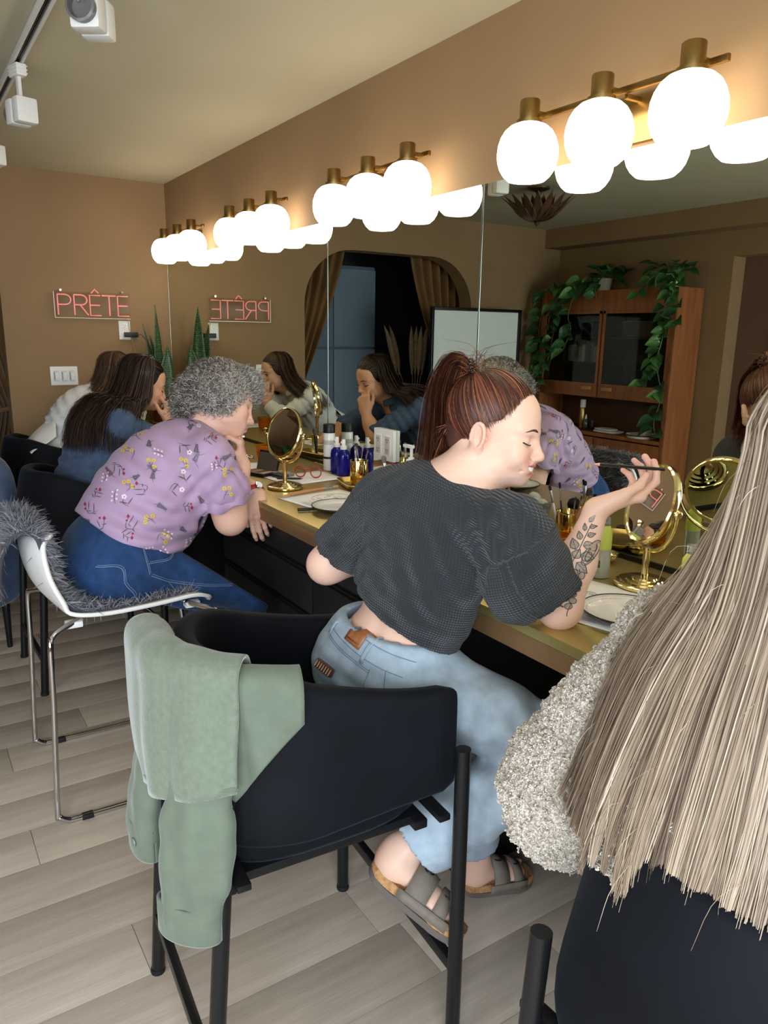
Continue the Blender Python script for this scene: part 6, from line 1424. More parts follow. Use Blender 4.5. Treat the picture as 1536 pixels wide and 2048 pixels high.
# ---- blouse
T = Body(); T.ell(CH_, (.205, .175, .20), RB, .06); T.ell(PEL*.5+CH_*.5-fwB*.012, (.215, .185, .18), RB, .07); T.ell(PEL+uB*.02-fwB*.01, (.22, .185, .13), RB, .06); T.cone(SL, SR, .075, .075, .06); T.ell(NK-uB*.05-fwB*.02, (.13, .10, .07), RB, .05)
T.ell(CH_+fwB*.09-uB*.05, (.16, .10, .10), RB, .06)
eR = SR+(ER-SR)*.52; eL = SL+(EL-SL)*.55; T.chain([SR, eR], [.08, .086], .04); T.chain([SL, eL], [.08, .086], .04); T.ell(eR+np.array((.02, -.01, .01)), (.075, .065, .06), None, .04)
T.disp(folds([(CH_-fwB*.12-rB*-.1, .12, nrm(uB+.3*fwB), .085, .006, .3, .008), (PEL*.6+CH_*.4+rB*.15, .12, nrm(uB-.25*fwB), .07, .008, 1., .008), (SR-uB*.06, .08, nrm(np.array((.6, 0, -.6))), .055, .006, .2, .006), (PEL+rB*.16+fwB*.1+uB*.06, .1, nrm(uB-.8*fwB), .05, .007, .6, .006), (eR, .07, nrm(np.array((.8, .2, .5))), .04, .006, .9, .004)]))
T.shell(.015); T.cut(PEL+uB*.005+fwB*.0, nrm(-uB*1.+fwB*-.10)); aR = nrm(eR-SR); aL = nrm(eL-SL)
T.cone(eR+aR*.13, eR+aR*.28, .125, .16, .0, 's'); T.cone(eL+aL*.12, eL+aL*.3, .12, .16, .0, 's'); T.cone(NK+uB*.04+fwB*.035, NK-uB*.03+fwB*.06, .082, .05, .004, 's')
lav = mat('lavender_rayon', (170, 142, 172), .62, var=(6, .06), sheen=.1); blouse, VT, FT = cloth(Bp, 'floral_blouse', T, .006, lav, sm=3)
bT = bvh_of(VT, FT)
# collar laid round the neck and the ruffled sleeve edge, knot at the hem
rows = []
for a in np.linspace(-.35*pi, 1.2*pi, 40):
    d = rB*cos(a)*.082-fwB*(sin(a)*.078-.02); base = NK+uB*.012+d; rows.append([base+uB*.012, base+uB*.016+nrm(d)*.014, base-uB*.012+nrm(d)*.034])
MB().grid(rows).build('collar', lav, blouse, angle=180, solid=.003)
rows = []; sd = nrm(np.cross(aR, (0, 1, 0))); s2 = np.cross(aR, sd)
for a in np.linspace(0, 2*pi, 60):
    rr = .084+.006*sin(a*6); d = sd*cos(a)+s2*sin(a); rows.append([eR+aR*.0+d*.08, eR+aR*(.022+.005*sin(5*a))+d*rr, eR+aR*(.045+.008*sin(7*a))+d*(rr+.012+.004*sin(9*a))])
MB().grid(rows).build('sleeve_frill', lav, blouse, angle=180, solid=.003)
kn = PEL+rB*.12+fwB*.185+uB*.02
pillow(kn, (.05, .04, .05), .8).build('hem_knot', lav, blouse, angle=180)
for s_ in (-1, 1): MB().grid([[kn+np.array((.004*i+.02*s_*t_, -.01*i, -.06*t_))+np.array((0, .016*u_, 0)) for u_ in (-1, 0, 1)] for i, t_ in enumerate(np.linspace(0, 1, 6))]).build('hem_tail', lav, blouse, angle=180, solid=.003)
# floral print laid on the cloth
rs = np.random.default_rng(21)
vdir = nrm(np.array((0, 0, 1.5))-CH_); Du = nrm(np.cross((0, 0, 1.), vdir)); D = Drape(bT, CH_, Du, np.cross(vdir, Du), .0012, .6)
def circ(x, y, r, n=7): return [(x+r*cos(2*pi*k/n), y+r*sin(2*pi*k/n)) for k in range(n)]
def sprig(x, y, a, L, kind):
    c, s_ = cos(a), sin(a); P = lambda t, o: (x+c*t*L-s_*o, y+s_*t*L+c*o); bend = rs.normal(0, .012)
    D.line('k', [P(0, 0), P(.5, bend), P(1, 0)], .0017, 9)
    if kind == 0:
        for t_, o in ((1, 0), (.8, .014), (.62, -.014)):
            D.line('k', [P(t_*.7, bend*.6), P(t_, o)], .0013, 5)
            for k in range(5): q = P(t_, o); D.poly('y', circ(q[0]+.0042*cos(k*1.26), q[1]+.0042*sin(k*1.26), .0036, 6))
            q = P(t_, o); D.poly('k', circ(*q, .0018, 5))
    elif kind == 1:
        for k in range(9):
            for o in (-1, 1): q0, q1 = P(.3+.075*k, bend*.8), P(.36+.075*k, o*(.0095-.0008*k)+bend*.8); D.line('g', [q0, q1], .0026, 5)
    elif kind == 2:
        for k in range(4): D.line('g', [P(.2*k, bend*.5), P(.2*k+.25, .016*(-1)**k)], .0028, 6)
        q = P(1, 0); D.poly('r', [(q[0]-.005, q[1]), (q[0], q[1]+.008), (q[0]+.005, q[1]), (q[0], q[1]-.006)]); q = P(.85, .012); D.poly('r', circ(*q, .0035))
    elif kind == 3:
        for k in range(6): q = P(.2+.14*k, .007*(-1)**k+bend*.8); D.poly('w', circ(q[0], q[1], .0034, 6))
    else:
        D.line('g', [P(.3, 0), P(.75, .02)], .004, 8); D.line('g', [P(.2, 0), P(.6, -.022)], .0036, 8); q = P(1, 0)
        for k in range(5): D.poly('w', circ(q[0]+.005*cos(k*1.26), q[1]+.005*sin(k*1.26), .004, 6))
        D.poly('r', circ(*q, .0025, 5))
pts = []
for i in range(900):
    q = (rs.uniform(-.42, .42), rs.uniform(-.40, .26))
    if all((q[0]-r_[0])**2+(q[1]-r_[1])**2 > .04**2 for r_ in pts): pts.append(q)
for i, q in enumerate(pts): sprig(*q, rs.choice([.9, 1.5, 2.1, .4, -.6, 2.6])+rs.normal(0, .2), rs.uniform(.03, .052), i % 5)
D.build(blouse, {'k': ('print_stems', mat('print_dark', (82, 72, 84), .7)), 'g': ('print_leaves', mat('print_green', (88, 82, 88), .7)), 'y': ('print_yellow_flowers', mat('print_yellow', (206, 176, 84), .7)), 'r': ('print_red_buds', mat('print_red', (150, 36, 60), .7)), 'w': ('print_pale_petals', mat('print_pale', (228, 206, 216), .7))})
# ---- dark jeans
J = Body(); HR, HL = PEL+rB*.1-np.array((0, 0, .03)), PEL-rB*.1-np.array((0, 0, .03)); KR, KL = np.array((1.005, 2.43, .60)), np.array((1.03, 2.70, .62))
J.ell(PEL-uB*.01-fwB*.0, (.215, .18, .13), RB, .05); J.ell(PEL-np.array((.06, 0, .02)), (.15, .21, .10), None, .05)
for H_, K_, A_ in ((HR, KR, np.array((.97, 2.5, .22))), (HL, KL, np.array((.835, 2.70, .21)))): J.cone(H_-np.array((.05, 0, 0)), H_, .125, .122, .06); J.chain([H_, H_*.5+K_*.5, K_], [.118, .103, .083], .05); J.chain([K_, A_], [.08, .058], .03)
J.disp(folds([(HR*.6+KR*.4, .13, nrm((.5, 0, 1.)), .075, .006, .3, .006), (HR, .1, nrm((1., 0, .6)), .06, .005, 1., .005), (KR, .08, nrm((.7, 0, .7)), .045, .004, .5, .005)]))
dden = denim('dark_indigo_denim', (36, 62, 102), .2); J.cut(PEL+uB*.09, uB)
jb, VJ, FJ = cloth(Bp, 'jeans', J, .007, dden, sm=2); bJ = bvh_of(VJ, FJ)
D = Drape(bJ, HR, nrm((.95, .3, 0)), (0, 0, 1), .0016, .5); D.n = np.array((.3, -.95, 0)) if np.cross(D.u, D.v)[1] < 0 else np.array((-.3, .95, 0)); D.n = nrm((.3, -.95, 0.))
for k in ([(-.02, .11), (-.025, .06), (-.02, .0)], [(-.018, .035), (.06, .033), (.10, .055), (.115, .09)], [(-.015, -.005), (.06, -.045), (.16, -.075), (.27, -.10)], [(-.155, .04), (-.10, .035), (-.09, -.02), (-.055, -.075), (-.10, -.105), (-.14, -.11)]): D.line('s', k, .0024, 24, False); D.line('s', [(x+.004, y+.005) for x, y in k], .0016, 24, False)
D.build(jb, {'s': ('stitching', mat('jean_thread', (104, 122, 152), .9))})
def sneaker(label, heel, d, L=.25):
    t = thing('sneaker', label, 'shoe', tuple(heel), 0); WORLD[t.name] = tuple(heel); d = nrm(d); u = np.array((0, 0, 1.)); u = nrm(u-d*(u@d)); s = np.cross(d, u)
    S_ = Body(); S_.cone(heel+u*.05+d*.03, heel+d*L*.8+u*.04, .042, .036, .02); S_.cone(heel+u*.09+d*.035, heel+u*.06+d*.06, .04, .045, .03); S_.cut(heel+u*.018, -u); V, F = S_.polys([(*S_.bounds(.02), .005)]); part(t, 'upper', smoothv(V, F, 2), F, mat('white_leather', (222, 220, 216), .5))
    S2 = Body(); S2.cone(heel+u*.012+d*.02, heel+d*L*.86+u*.012, .045, .043, .02, flat=(u, .35)); V, F = S2.polys([(*S2.bounds(.02), .005)]); part(t, 'sole', smoothv(V, F, 1), F, mat('gum_sole', (186, 146, 116), .6))
    for k in range(4): MB().tube([heel+d*(.09+.025*k)+u*(.088-.006*k)+s*q for q in (-.02, 0, .02)], .003, 6).build('lace', mat('white_leather'), t)
sneaker('white sneaker with gum sole on the foot farther under the lavender blouse wearer', np.array((.765, 2.69, .115)), (.9, .05, -.1)); sneaker('white sneaker with gum sole on the nearer foot of the grey-haired woman', np.array((.91, 2.5, .12)), (.9, .05, -.1))
# ---- watch on the left wrist
fd_ = nrm((.04, -.42, -1.)); wd_ = nrm(nrm(WL-EL)*.45+fd_); w0 = WL+fd_*.008; sd = nrm(np.cross(wd_, (0, 0, 1.))); s2 = np.cross(sd, wd_)
wt = thing('wristwatch', 'silver watch on a red leather strap around the left wrist', 'watch', tuple(w0)); WORLD[wt.name] = tuple(w0)
rows = [[w0+wd_*q+(sd*cos(a)*.0395+s2*sin(a)*.037) for q in (-.008, 0, .008)] for a in np.linspace(0, 2*pi, 40)]; MB().grid(rows).build('strap', mat('red_leather', (160, 28, 40), .5), wt, angle=180, solid=.003)
fz = nrm(np.array((.25, -.75, .5))-wd_*(np.array((.25, -.75, .5))@wd_)); MB().lathe([(0, 0), (.014, 0), (.0155, .003), (.015, .008), (.0125, .009), (0, .009)], 28, R=frame_z(fz), t=w0+fz*.037).build('case', chrome, wt); MB().lathe([(0, .0092), (.012, .0092), (.012, .0096), (0, .0098)], 28, R=frame_z(fz), t=w0+fz*.037).build('dial', mat('pale_dial', (230, 230, 226), .2), wt)
# ---- curly grey hair
HB = Body(); HB.ell(fB.p(0, -.022, .040), (.098, .112, .100), fB.R, .02); HB.ell(fB.p(0, .052, .088), (.07, .05, .042), fB.R, .03); HB.ell(fB.p(0, -.10, -.015), (.07, .05, .075), fB.R, .03)
for s_ in (-1, 1): HB.ell(fB.p(s_*.082, -.02, -.012), (.028, .052, .062), fB.R, .03)
HB.cone(fB.p(0, .10, -.04), fB.p(0, .082, .008), .06, .055, .015, 's')
V, F = HB.polys([(*HB.bounds(.015), .006)]); V = smoothv(V, F, 2); part(Bp, 'hair_base', V, F, mat('grey_hair_under', (66, 60, 58), .8, var=(60, .4))); Nn = vnormals(V, F)
g = np.random.default_rng(4); N = 9500; i = g.integers(0, len(V), N); K = 16; s = np.linspace(0, 1, K)[None, :, None]
n_ = Nn[i]; t1 = np.cross(n_, g.normal(0, 1, (N, 3))); t1 /= np.linalg.norm(t1, axis=1)[:, None]; t2 = np.cross(n_, t1); dr = t1*.9+n_*.25+np.array((0, 0, -.5)); dr /= np.linalg.norm(dr, axis=1)[:, None]
R_ = (.005+.0045*g.random(N))[:, None, None]; L_ = (.026+.03*g.random(N))[:, None, None]; ph = g.random((N, 1, 1))*6.28; tw = 2*pi*(1.2+1.0*g.random((N, 1, 1))); sx = np.cross(dr, n_); sx /= np.linalg.norm(sx, axis=1)[:, None]; nz = np.cross(sx, dr)
P = (V[i]+n_*(.001+.009*g.random((N, 1))))[:, None]+dr[:, None]*(s*L_)+R_*(np.cos(s*tw+ph)*sx[:, None]+np.sin(s*tw+ph)*nz[:, None])
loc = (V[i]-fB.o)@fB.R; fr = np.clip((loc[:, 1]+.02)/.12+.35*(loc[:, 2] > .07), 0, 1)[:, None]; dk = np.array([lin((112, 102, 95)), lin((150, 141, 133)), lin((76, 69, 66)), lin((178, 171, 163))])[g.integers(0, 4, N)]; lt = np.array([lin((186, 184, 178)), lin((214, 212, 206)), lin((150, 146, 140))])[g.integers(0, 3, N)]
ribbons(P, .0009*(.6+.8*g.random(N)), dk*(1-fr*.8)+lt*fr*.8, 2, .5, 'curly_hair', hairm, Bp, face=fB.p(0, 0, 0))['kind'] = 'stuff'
# ring on the hand by the mouth
rg = thing('finger_ring', 'pale stone ring on the hand by the mouth of the grey-haired woman', 'ring', (0, 0, 0)); WORLD[rg.name] = (0, 0, 0)
fp = hfB.p(.012, .105, .004); MB().tube([fp+hfB.d(.0105*cos(a), 0, .0105*sin(a)) for a in np.linspace(0, 2*pi, 25)], .0016, 6, cap=False).build('band', gold, rg); MB().ell(fp+hfB.d(0, 0, .013), (.0055, .0055, .004), n=12).build('stone', mat('pearl', (236, 230, 218), .2, coat=.5), rg)
# ================================================================== C and D: two women further along the counter
def seated(label, base, f, PEL, CH_, NK, SL, SR, EL, WL, ER, WR, skin, sname, top_m, top_name, fdR, doR, fdL, doL, sleeve, brow, eyes, jm, hemz=.02, loose=0., flare=None):
    p = person_root(label, base); b = Body(); add_head(b, f, jaw=.97, eyes=eyes, ears=False)
    r = nrm(SR-SL); u = nrm(NK-PEL); fw_ = nrm(np.cross(u, r)); R = np.stack([r, fw_, u], 1)
    b.cone(f.p(0, -.022, -.04), NK, .050, .056, .03); b.cone(f.p(0, .02, -.085), NK+fw_*.03, .035, .048, .03); b.cone(NK, NK-u*.06, .06, .09, .05); b.ell(CH_, (.14, .10, .19), R, .05); b.cone(SL, SR, .05, .05, .05)
    b.chain([SR, ER, ER*.5+WR*.5, WR], [.05, .041, .036, .025], .03); b.chain([SL, EL, EL*.5+WL*.5, WL], [.05, .041, .036, .025], .03)
    cu = dict(index=(.5, .7, .4), middle=(.8, .9, .5), ring=(.95, 1.0, .6), little=(1., 1.1, .6)); th = [(.5, .8, -.4), (.15, .9, -.4), (-.1, .9, -.35)]
    _, tR = add_hand(b, WR, fdR, doR, True, cu, thumb=th); _, tL = add_hand(b, WL, fdL, doL, False, dict(index=(.2, .3, .2), middle=(.3, .4, .2), ring=(.35, .4, .3), little=(.4, .4, .3)), thumb=th)
    lo, hi = b.bounds(.02); V, F = b.polys([(lo, hi, .0042)]); V = smoothv(V, F, 1, .3)
    sp = [(f.p(s*.036, .085, -.045), .024, (206, 130, 108), .3) for s in (-1, 1)]+[(f.p(s*.011, .098, -.066), (.012, .012, .006), (170, 88, 84), .8) for s in (-1, 1)]+[(f.p(s*.01, .095, -.0785), (.014, .014, .006), (176, 92, 86), .8) for s in (-1, 1)]
    part(p, 'body', V, F, skin_mat(sname), paint_skin(V, skin, sp)); face_extras(p, f, None, brow, 0, eyes, (50, 34, 26), .0013); nails(p, tR)
    T = Body(); k = 1+loose; T.ell(CH_, (.165*k, .122*k, .20), R, .06); T.ell(PEL*.5+CH_*.5, (.15*k, .12*k, .17), R, .06); T.ell(PEL+u*.02, (.17*k, .13*k, .13), R, .05); T.cone(SL, SR, .064, .064, .05); T.ell(NK-u*.045-fw_*.01, (.11, .08, .05), R, .05)
    for S_, E_, W_ in ((SR, ER, WR), (SL, EL, WL)):
        if sleeve >= 1: T.chain([S_, E_, E_+(W_-E_)*(sleeve-1)], [.064, .056, .046], .04)
        else: T.chain([S_, S_+(E_-S_)*sleeve], [.066, .064], .04)
    T.disp(folds([(CH_-fw_*.1, .13, nrm(u+.4*r), .06, .004+.004*loose, .2, .006), (PEL*.6+CH_*.4-fw_*.1, .12, nrm(u-.3*r), .05, .005+.004*loose, .9, .006), (ER, .1, nrm((.6, .2, .6)), .035, .004, .3, .004), (SR*.5+ER*.5, .1, nrm((.6, .4, -.5)), .045, .005, .8, .004), (SL*.5+EL*.5, .1, nrm((.6, -.4, -.5)), .045, .005, .8, .004)]))
    T.shell(.014); T.cut(PEL+u*hemz, -u)
    for S_, E_, W_ in ((SR, ER, WR), (SL, EL, WL)):
        e = E_+(W_-E_)*(sleeve-1) if sleeve >= 1 else S_+(E_-S_)*sleeve; a = nrm(W_-E_) if sleeve >= 1 else nrm(E_-S_); T.cone(e+a*.105, e+a*.2, .10, .12, .0, 's')
    T.cone(NK+u*.04+fw_*.02, NK-u*.03+fw_*.04, .07, .045, .004, 's')
    o, VT, FT = cloth(p, top_name, T, .0062, top_m, sm=2)
    rows = []
    for a in np.linspace(-.35*pi, 1.35*pi, 40):
        d = r*cos(a)*.07-fw_*(sin(a)*.066-.016); q = NK+u*.012+d; rows.append([q+u*.014, q+u*.018+nrm(d)*.012, q-u*.012+nrm(d)*.03])
    MB().grid(rows).build('collar', top_m, o, angle=180, solid=.003)
    J = Body(); J.ell(PEL-u*.02, (.17, .14, .11), R, .05)
    for s_ in (-1, 1):
        h = PEL+r*.085*s_-np.array((0, 0, .04)); kn = h+np.array((.34, 0, -.06)); J.chain([h, h*.5+kn*.5, kn], [.10, .09, .07], .04); J.chain([kn, kn+np.array((-.02, 0, -.38))], [.07, .05], .03)
    J.cut(PEL+u*.07, u)
    cloth(p, 'trousers', J, .009, jm, sm=2); return p, o, VT, FT, (r, u, fw_)
dsh = denim('blue_denim_shirt', (68, 84, 110), .16); wsh = mat('white_cotton_shirt', (224, 224, 222), .8, var=(8, .04), bump=(300, .15, .001)); blackj = mat('black_trousers', (28, 28, 32), .8)
fC = Fr((.992, 3.615, 1.262), Rang(radians(-3), radians(16), radians(0)), 1.0)
pC, oC, VC, FC, (rC, uC, fwC) = seated('dark-haired woman in a blue denim shirt raising a hand to her cheek', (.68, 3.5, 0), fC, np.array((.665, 3.49, .79)), np.array((.755, 3.545, 1.0)), np.array((.865, 3.60, 1.155)), np.array((.82, 3.74, 1.09)), np.array((.83, 3.41, 1.09)),
    np.array((1.09, 3.80, .965)), np.array((1.20, 3.66, .955)), np.array((1.075, 3.47, .955)), np.array((1.085, 3.545, 1.075)), (208, 156, 126), 'tan_skin', dsh, 'denim_shirt', (.03, .25, 1.), (.75, -.65, .0), (.9, -.3, 0), (0, 0, 1.), .95, (40, 28, 24), 'closed', denim('mid_denim', (52, 72, 104), .15))
fD = Fr((1.125, 4.62, 1.252), Rang(radians(0), radians(8), radians(0)), .98)
pD, oD, VD, FD, (rD, uD, fwD) = seated('brown-haired woman in a white shirt holding a hand to her eye, farthest away', (.76, 4.6, 0), fD, np.array((.76, 4.62, .79)), np.array((.87, 4.62, 1.0)), np.array((.99, 4.62, 1.145)), np.array((.95, 4.77, 1.08)), np.array((.95, 4.46, 1.08)),
    np.array((1.17, 4.80, .96)), np.array((1.24, 4.70, 1.08)), np.array((1.15, 4.47, .96)), np.array((1.225, 4.56, 1.055)), (214, 166, 138), 'light_tan_skin', wsh, 'white_shirt', (.1, .12, 1.), (.8, -.6, .0), (.0, -.25, 1.), (.8, .6, 0.), 1.8, (60, 42, 32), 'open', blackj, .0, .12)
# loose tail of the white shirt
tl = [[(.58+.02*j, 4.38+.05*i, .885+.05*sin(j*.9)*(i/6)+.012*i-.03*j) for i in range(7)] for j in range(8)]
MB().grid(surf([[(.72, 4.40, .93), (.74, 4.5, 1.0), (.76, 4.62, 1.02)], [(.66, 4.36, .90), (.66, 4.48, .95), (.68, 4.62, .97)], [(.60, 4.33, .875), (.60, 4.44, .905), (.62, 4.6, .92)], [(.575, 4.31, .86), (.57, 4.43, .865), (.58, 4.6, .87)]], 14, 14)).build('shirt_tail', wsh, oD, angle=180, solid=.004)
bg_ = nrm(np.array((1.085, 3.545, 1.075))-np.array((1.075, 3.47, .955))); br = thing('bracelet', 'thin dark bracelet on the raised wrist of the denim-shirted woman', 'bracelet', (0, 0, 0)); WORLD[br.name] = (0, 0, 0)
bc_ = np.array((1.085, 3.545, 1.075))-bg_*.035; Rb = frame_z(bg_); MB().tube([bc_+Rb@np.array((.0305*cos(a), .0305*sin(a), 0)) for a in np.linspace(0, 2*pi, 33)], .0012, 6, cap=False).build('cord', mat('black_cord'), br); MB().ell(bc_+Rb@np.array((.031, 0, 0)), (.003, .003, .003), n=8).build('bead', gold, br)
def long_hair(par, f, cols, ends, base_col, N, seed, wave, half_up=False, back=None, wl=.11):
    """ends: list of (azimuth, [world points below the head])"""
    HB = Body(); HB.ell(f.p(0, -.016, .037), (.083, .101, .090), f.R, .01); HB.ell(f.p(0, -.07, -.04), (.06, .04, .07), f.R, .03); HB.cone(f.p(0, .115, -.005), f.p(0, .10, -.06), .075, .065, .012, 's'); HB.cone(f.p(0, .105, .02), f.p(0, .10, .03), .05, .045, .012, 's'); HB.cut(f.p(0, 0, -.085), f.d(0, .2, -1), .01)
    hair_base(par, HB, base_col)
    gs = []
    for az_, pts in ends: gs.append([scalp(f, az_*.35, 12, .014), scalp(f, az_, 42, .017), scalp(f, az_, 72, .016), scalp(f, az_, 98, .014)]+[np.asarray(q, float) for q in pts])
    P, uq = guide_strands(gs, N, 26, (.003, .014), seed, wave, wl, 16); g_ = np.random.default_rng(seed)
    o = ribbons(P, .0013*(.6+.8*g_.random(N)), tints(cols, N, seed, 16), 2, .3, 'long_hair', hairm, par, face=f.p(0, .05, -.05)); o['kind'] = 'stuff'
    # solid layer below the strands
    G = np.stack([spline(q, 26) for q in gs]); c = f.p(0, -.01, .0); inn = (c-G)*np.linspace(.06, .0, 26)[None, :, None]
    GG = surf((G+inn)[:, :21], 40, 21); MB().grid(GG).build('hair_underlayer', mat('hair_under_%d_%d_%d' % base_col), par, angle=180, solid=.006)
def swept(par, f, target, N, cols, seed, name='swept_hair', pe=None):
    """hair combed from the hairline over the skull to one point"""
    g_ = np.random.default_rng(seed); K = 14; az_ = g_.uniform(-95, 95, N); pe_ = np.interp(np.abs(az_), [0, 30, 60, 95], pe or [60, 64, 76, 94])+g_.normal(0, 2.5, N); a_, p_ = np.radians(az_), np.radians(pe_)
    cen = np.array((0, -.014, .034)); rad = np.array((.084, .103, .093)); S0 = np.stack([np.sin(p_)*np.sin(a_), np.sin(p_)*np.cos(a_), np.cos(p_)], 1); E0 = nrm((np.asarray(target)-cen)/rad)[None]+g_.normal(0, .16, (N, 3)); E0 /= np.linalg.norm(E0, axis=1)[:, None]
    om = np.arccos(np.clip((S0*E0).sum(1), -1, 1))[:, None, None]; s = np.linspace(0, 1, K)[None, :, None]; Pd = (np.sin((1-s)*om)*S0[:, None]+np.sin(s*om)*E0[:, None])/np.sin(om); lift = 1+.03*g_.random((N, 1, 1))+.05*np.sin(pi*s)*g_.random((N, 1, 1))
    o = ribbons(f.P((cen+Pd*rad*lift).reshape(-1, 3)).reshape(N, K, 3), .0014*(.6+.8*g_.random(N)), tints(cols, N, seed, 16), 2, .5, name, hairm, par, face=f.p(0, 0, 0)); o['kind'] = 'stuff'
dark = [(34, 25, 22), (44, 32, 27), (26, 20, 19), (58, 42, 34), (76, 56, 44)]
S_ = lambda x, y, z: np.array((x, y, z))
cg = []
for az_, y1, y2, y3, x1, x2, x3, zz in ((78, 3.49, 3.42, 3.37, .985, .94, .90, 0), (100, 3.50, 3.41, 3.36, .93, .86, .80, .0), (125, 3.52, 3.43, 3.37, .88, .78, .71, .01), (150, 3.55, 3.47, 3.41, .85, .74, .65, .015), (172, 3.59, 3.53, 3.48, .84, .725, .62, .02), (195, 3.64, 3.60, 3.56, .84, .73, .63, .02), (235, 3.71, 3.72, 3.72, .87, .79, .72, .01), (282, 3.73, 3.78, 3.80, .98, .92, .88, 0)):
    cg.append((az_, [S_(x1-.01, y1-.005, 1.19+zz), S_((x1+x2)/2-.02, (y1+y2)/2-.008, 1.185+zz), S_(x2-.022, y2-.012, 1.15+zz*1.5), S_((x2+x3)/2-.03, (y2+y3)/2-.014, 1.09+zz*1.5), S_(x3-.015, y3-.008, .985+zz)]))
long_hair(pC, fC, dark, cg, (30, 23, 21), 4600, 31, .012)
brown = [(66, 48, 38), (84, 62, 48), (54, 40, 33), (104, 78, 58), (120, 92, 66)]
long_hair(pD, fD, brown, [(80, [S_(1.09, 4.50, 1.15), S_(1.03, 4.43, 1.08), S_(.97, 4.40, 1.02)]), (115, [S_(1.03, 4.51, 1.18), S_(.94, 4.43, 1.10), S_(.88, 4.40, 1.02)]), (150, [S_(.98, 4.56, 1.19), S_(.88, 4.49, 1.11), S_(.81, 4.45, 1.03)]), (185, [S_(.97, 4.63, 1.19), S_(.86, 4.60, 1.11), S_(.79, 4.57, 1.04)]), (225, [S_(1.0, 4.70, 1.17), S_(.91, 4.72, 1.10), S_(.85, 4.73, 1.02)]), (280, [S_(1.09, 4.74, 1.14), S_(1.03, 4.79, 1.08), S_(.97, 4.81, 1.02)])], (50, 37, 31), 3000, 33, .014)
swept(pC, fC, (0, -.10, .05), 1300, dark, 51); swept(pD, fD, (0, -.10, .03), 1000, brown, 52)
# ================================================================== E: blonde woman in the fleece jacket, nearest the camera
Ep = person_root('blonde long-haired woman in a cream fleece jacket, seen from behind at the right', (.86, .38, 0))
phi = radians(6); fwE = np.array((cos(phi), sin(phi), 0)); lfE = np.array((-sin(phi), cos(phi), 0)); upE = np.array((0, 0, 1.))
PEL = np.array((.86, .425, .78)); NK = PEL+fwE*.035+upE*.40; CH_ = PEL*.38+NK*.62; fE = Fr(NK+fwE*.035+upE*.165, Rang(radians(6), radians(4), 0), 1.0)
SL, SR = NK+lfE*.16-upE*.105, NK-lfE*.16-upE*.105; EL, ER = SL+lfE*.125-upE*.255-fwE*.03, SR-lfE*.10-upE*.235+fwE*.06; WL, WR = EL+fwE*.2-lfE*.1+upE*.01, ER+fwE*.2+lfE*.1+upE*.01
b = Body(); add_head(b, fE, eyes='open'); b.cone(fE.p(0, -.02, -.04), NK, .052, .058, .03); b.cone(NK, NK-upE*.06, .06, .09, .05); RE = np.stack([-lfE, fwE, upE], 1); b.ell(CH_, (.14, .1, .19), RE, .05); b.cone(SL, SR, .05, .05, .05); b.chain([SL, EL, WL], [.05, .04, .026], .03); b.chain([SR, ER, WR], [.05, .04, .026], .03)
for W_, rt_ in ((WL, False), (WR, True)): add_hand(b, W_, fwE*.9+upE*-.1, upE, rt_)
V, F = b.polys([(*b.bounds(.02), .0055)]); part(Ep, 'body', V, F, skA, paint_skin(V, (224, 182, 160), [])); face_extras(Ep, fE, None, (130, 100, 76), 0, 'open')
T = Body(); T.ell(CH_, (.195, .15, .21), RE, .07); T.ell(PEL*.55+CH_*.45-fwE*.02, (.225, .175, .17), RE, .07); T.ell(PEL+upE*.08-fwE*.02, (.23, .175, .12), RE, .06); T.cone(SL, SR, .072, .072, .07); T.ell(NK-upE*.04, (.13, .10, .06), RE, .05)
T.cut(PEL+upE*.06, nrm(-upE-.12*fwE))
for S_0, E_, W_ in ((SL, EL, WL), (SR, ER, WR)): T.chain([S_0, E_, E_*.25+W_*.75], [.068, .086, .08], .07)
T.cone(SL*.5+EL*.5-fwE*.03, EL-upE*.02-fwE*.03, .08, .085, .08)
gE = np.random.default_rng(6); KV = gE.normal(0, 1, (26, 3)); KV = KV/np.linalg.norm(KV, axis=1)[:, None]*gE.uniform(260, 520, (26, 1)); PH = gE.uniform(0, 6.28, 26)
def nub(P): return .0022*np.sin(P@KV.T+PH).sum(1)/3.2
T.disp(folds([(CH_-fwE*.12, .16, nrm(upE+.4*lfE), .11, .006, .3, .01), (EL, .1, nrm(upE+.3*fwE), .08, .006, .2, .008)])); T.cone(NK+upE*.05+fwE*.03, NK-upE*.03+fwE*.05, .075, .05, .004, 's')
T.disp(nub)
def fleece():
    m = mat('cream_boucle_fleece', (178, 166, 150), .95, sheen=.25, spec=.1); nt = m.node_tree; b_ = nt.nodes['Principled BSDF']; L = nt.links.new; tc = nt.nodes.new('ShaderNodeTexCoord')
    v = nt.nodes.new('ShaderNodeTexVoronoi'); v.inputs['Scale'].default_value = 210; v.inputs['Randomness'].default_value = 1.; n = nt.nodes.new('ShaderNodeTexNoise'); n.inputs['Scale'].default_value = 170; n.inputs['Detail'].default_value = 3
    L(tc.outputs['Object'], v.inputs['Vector']); L(tc.outputs['Object'], n.inputs['Vector']); cr = nt.nodes.new('ShaderNodeValToRGB'); L(n.outputs[0], cr.inputs[0]); e = cr.color_ramp.elements; e[0].position = .36; e[0].color = (*lin((124, 110, 96)), 1); e[1].position = .62; e[1].color = (*lin((206, 197, 184)), 1); L(cr.outputs[0], b_.inputs['Base Color'])
    bp = nt.nodes.new('ShaderNodeBump'); bp.invert = True; bp.inputs['Strength'].default_value = .8; bp.inputs['Distance'].default_value = .004; L(v.outputs['Distance'], bp.inputs['Height']); L(bp.outputs[0], b_.inputs['Normal']); return m
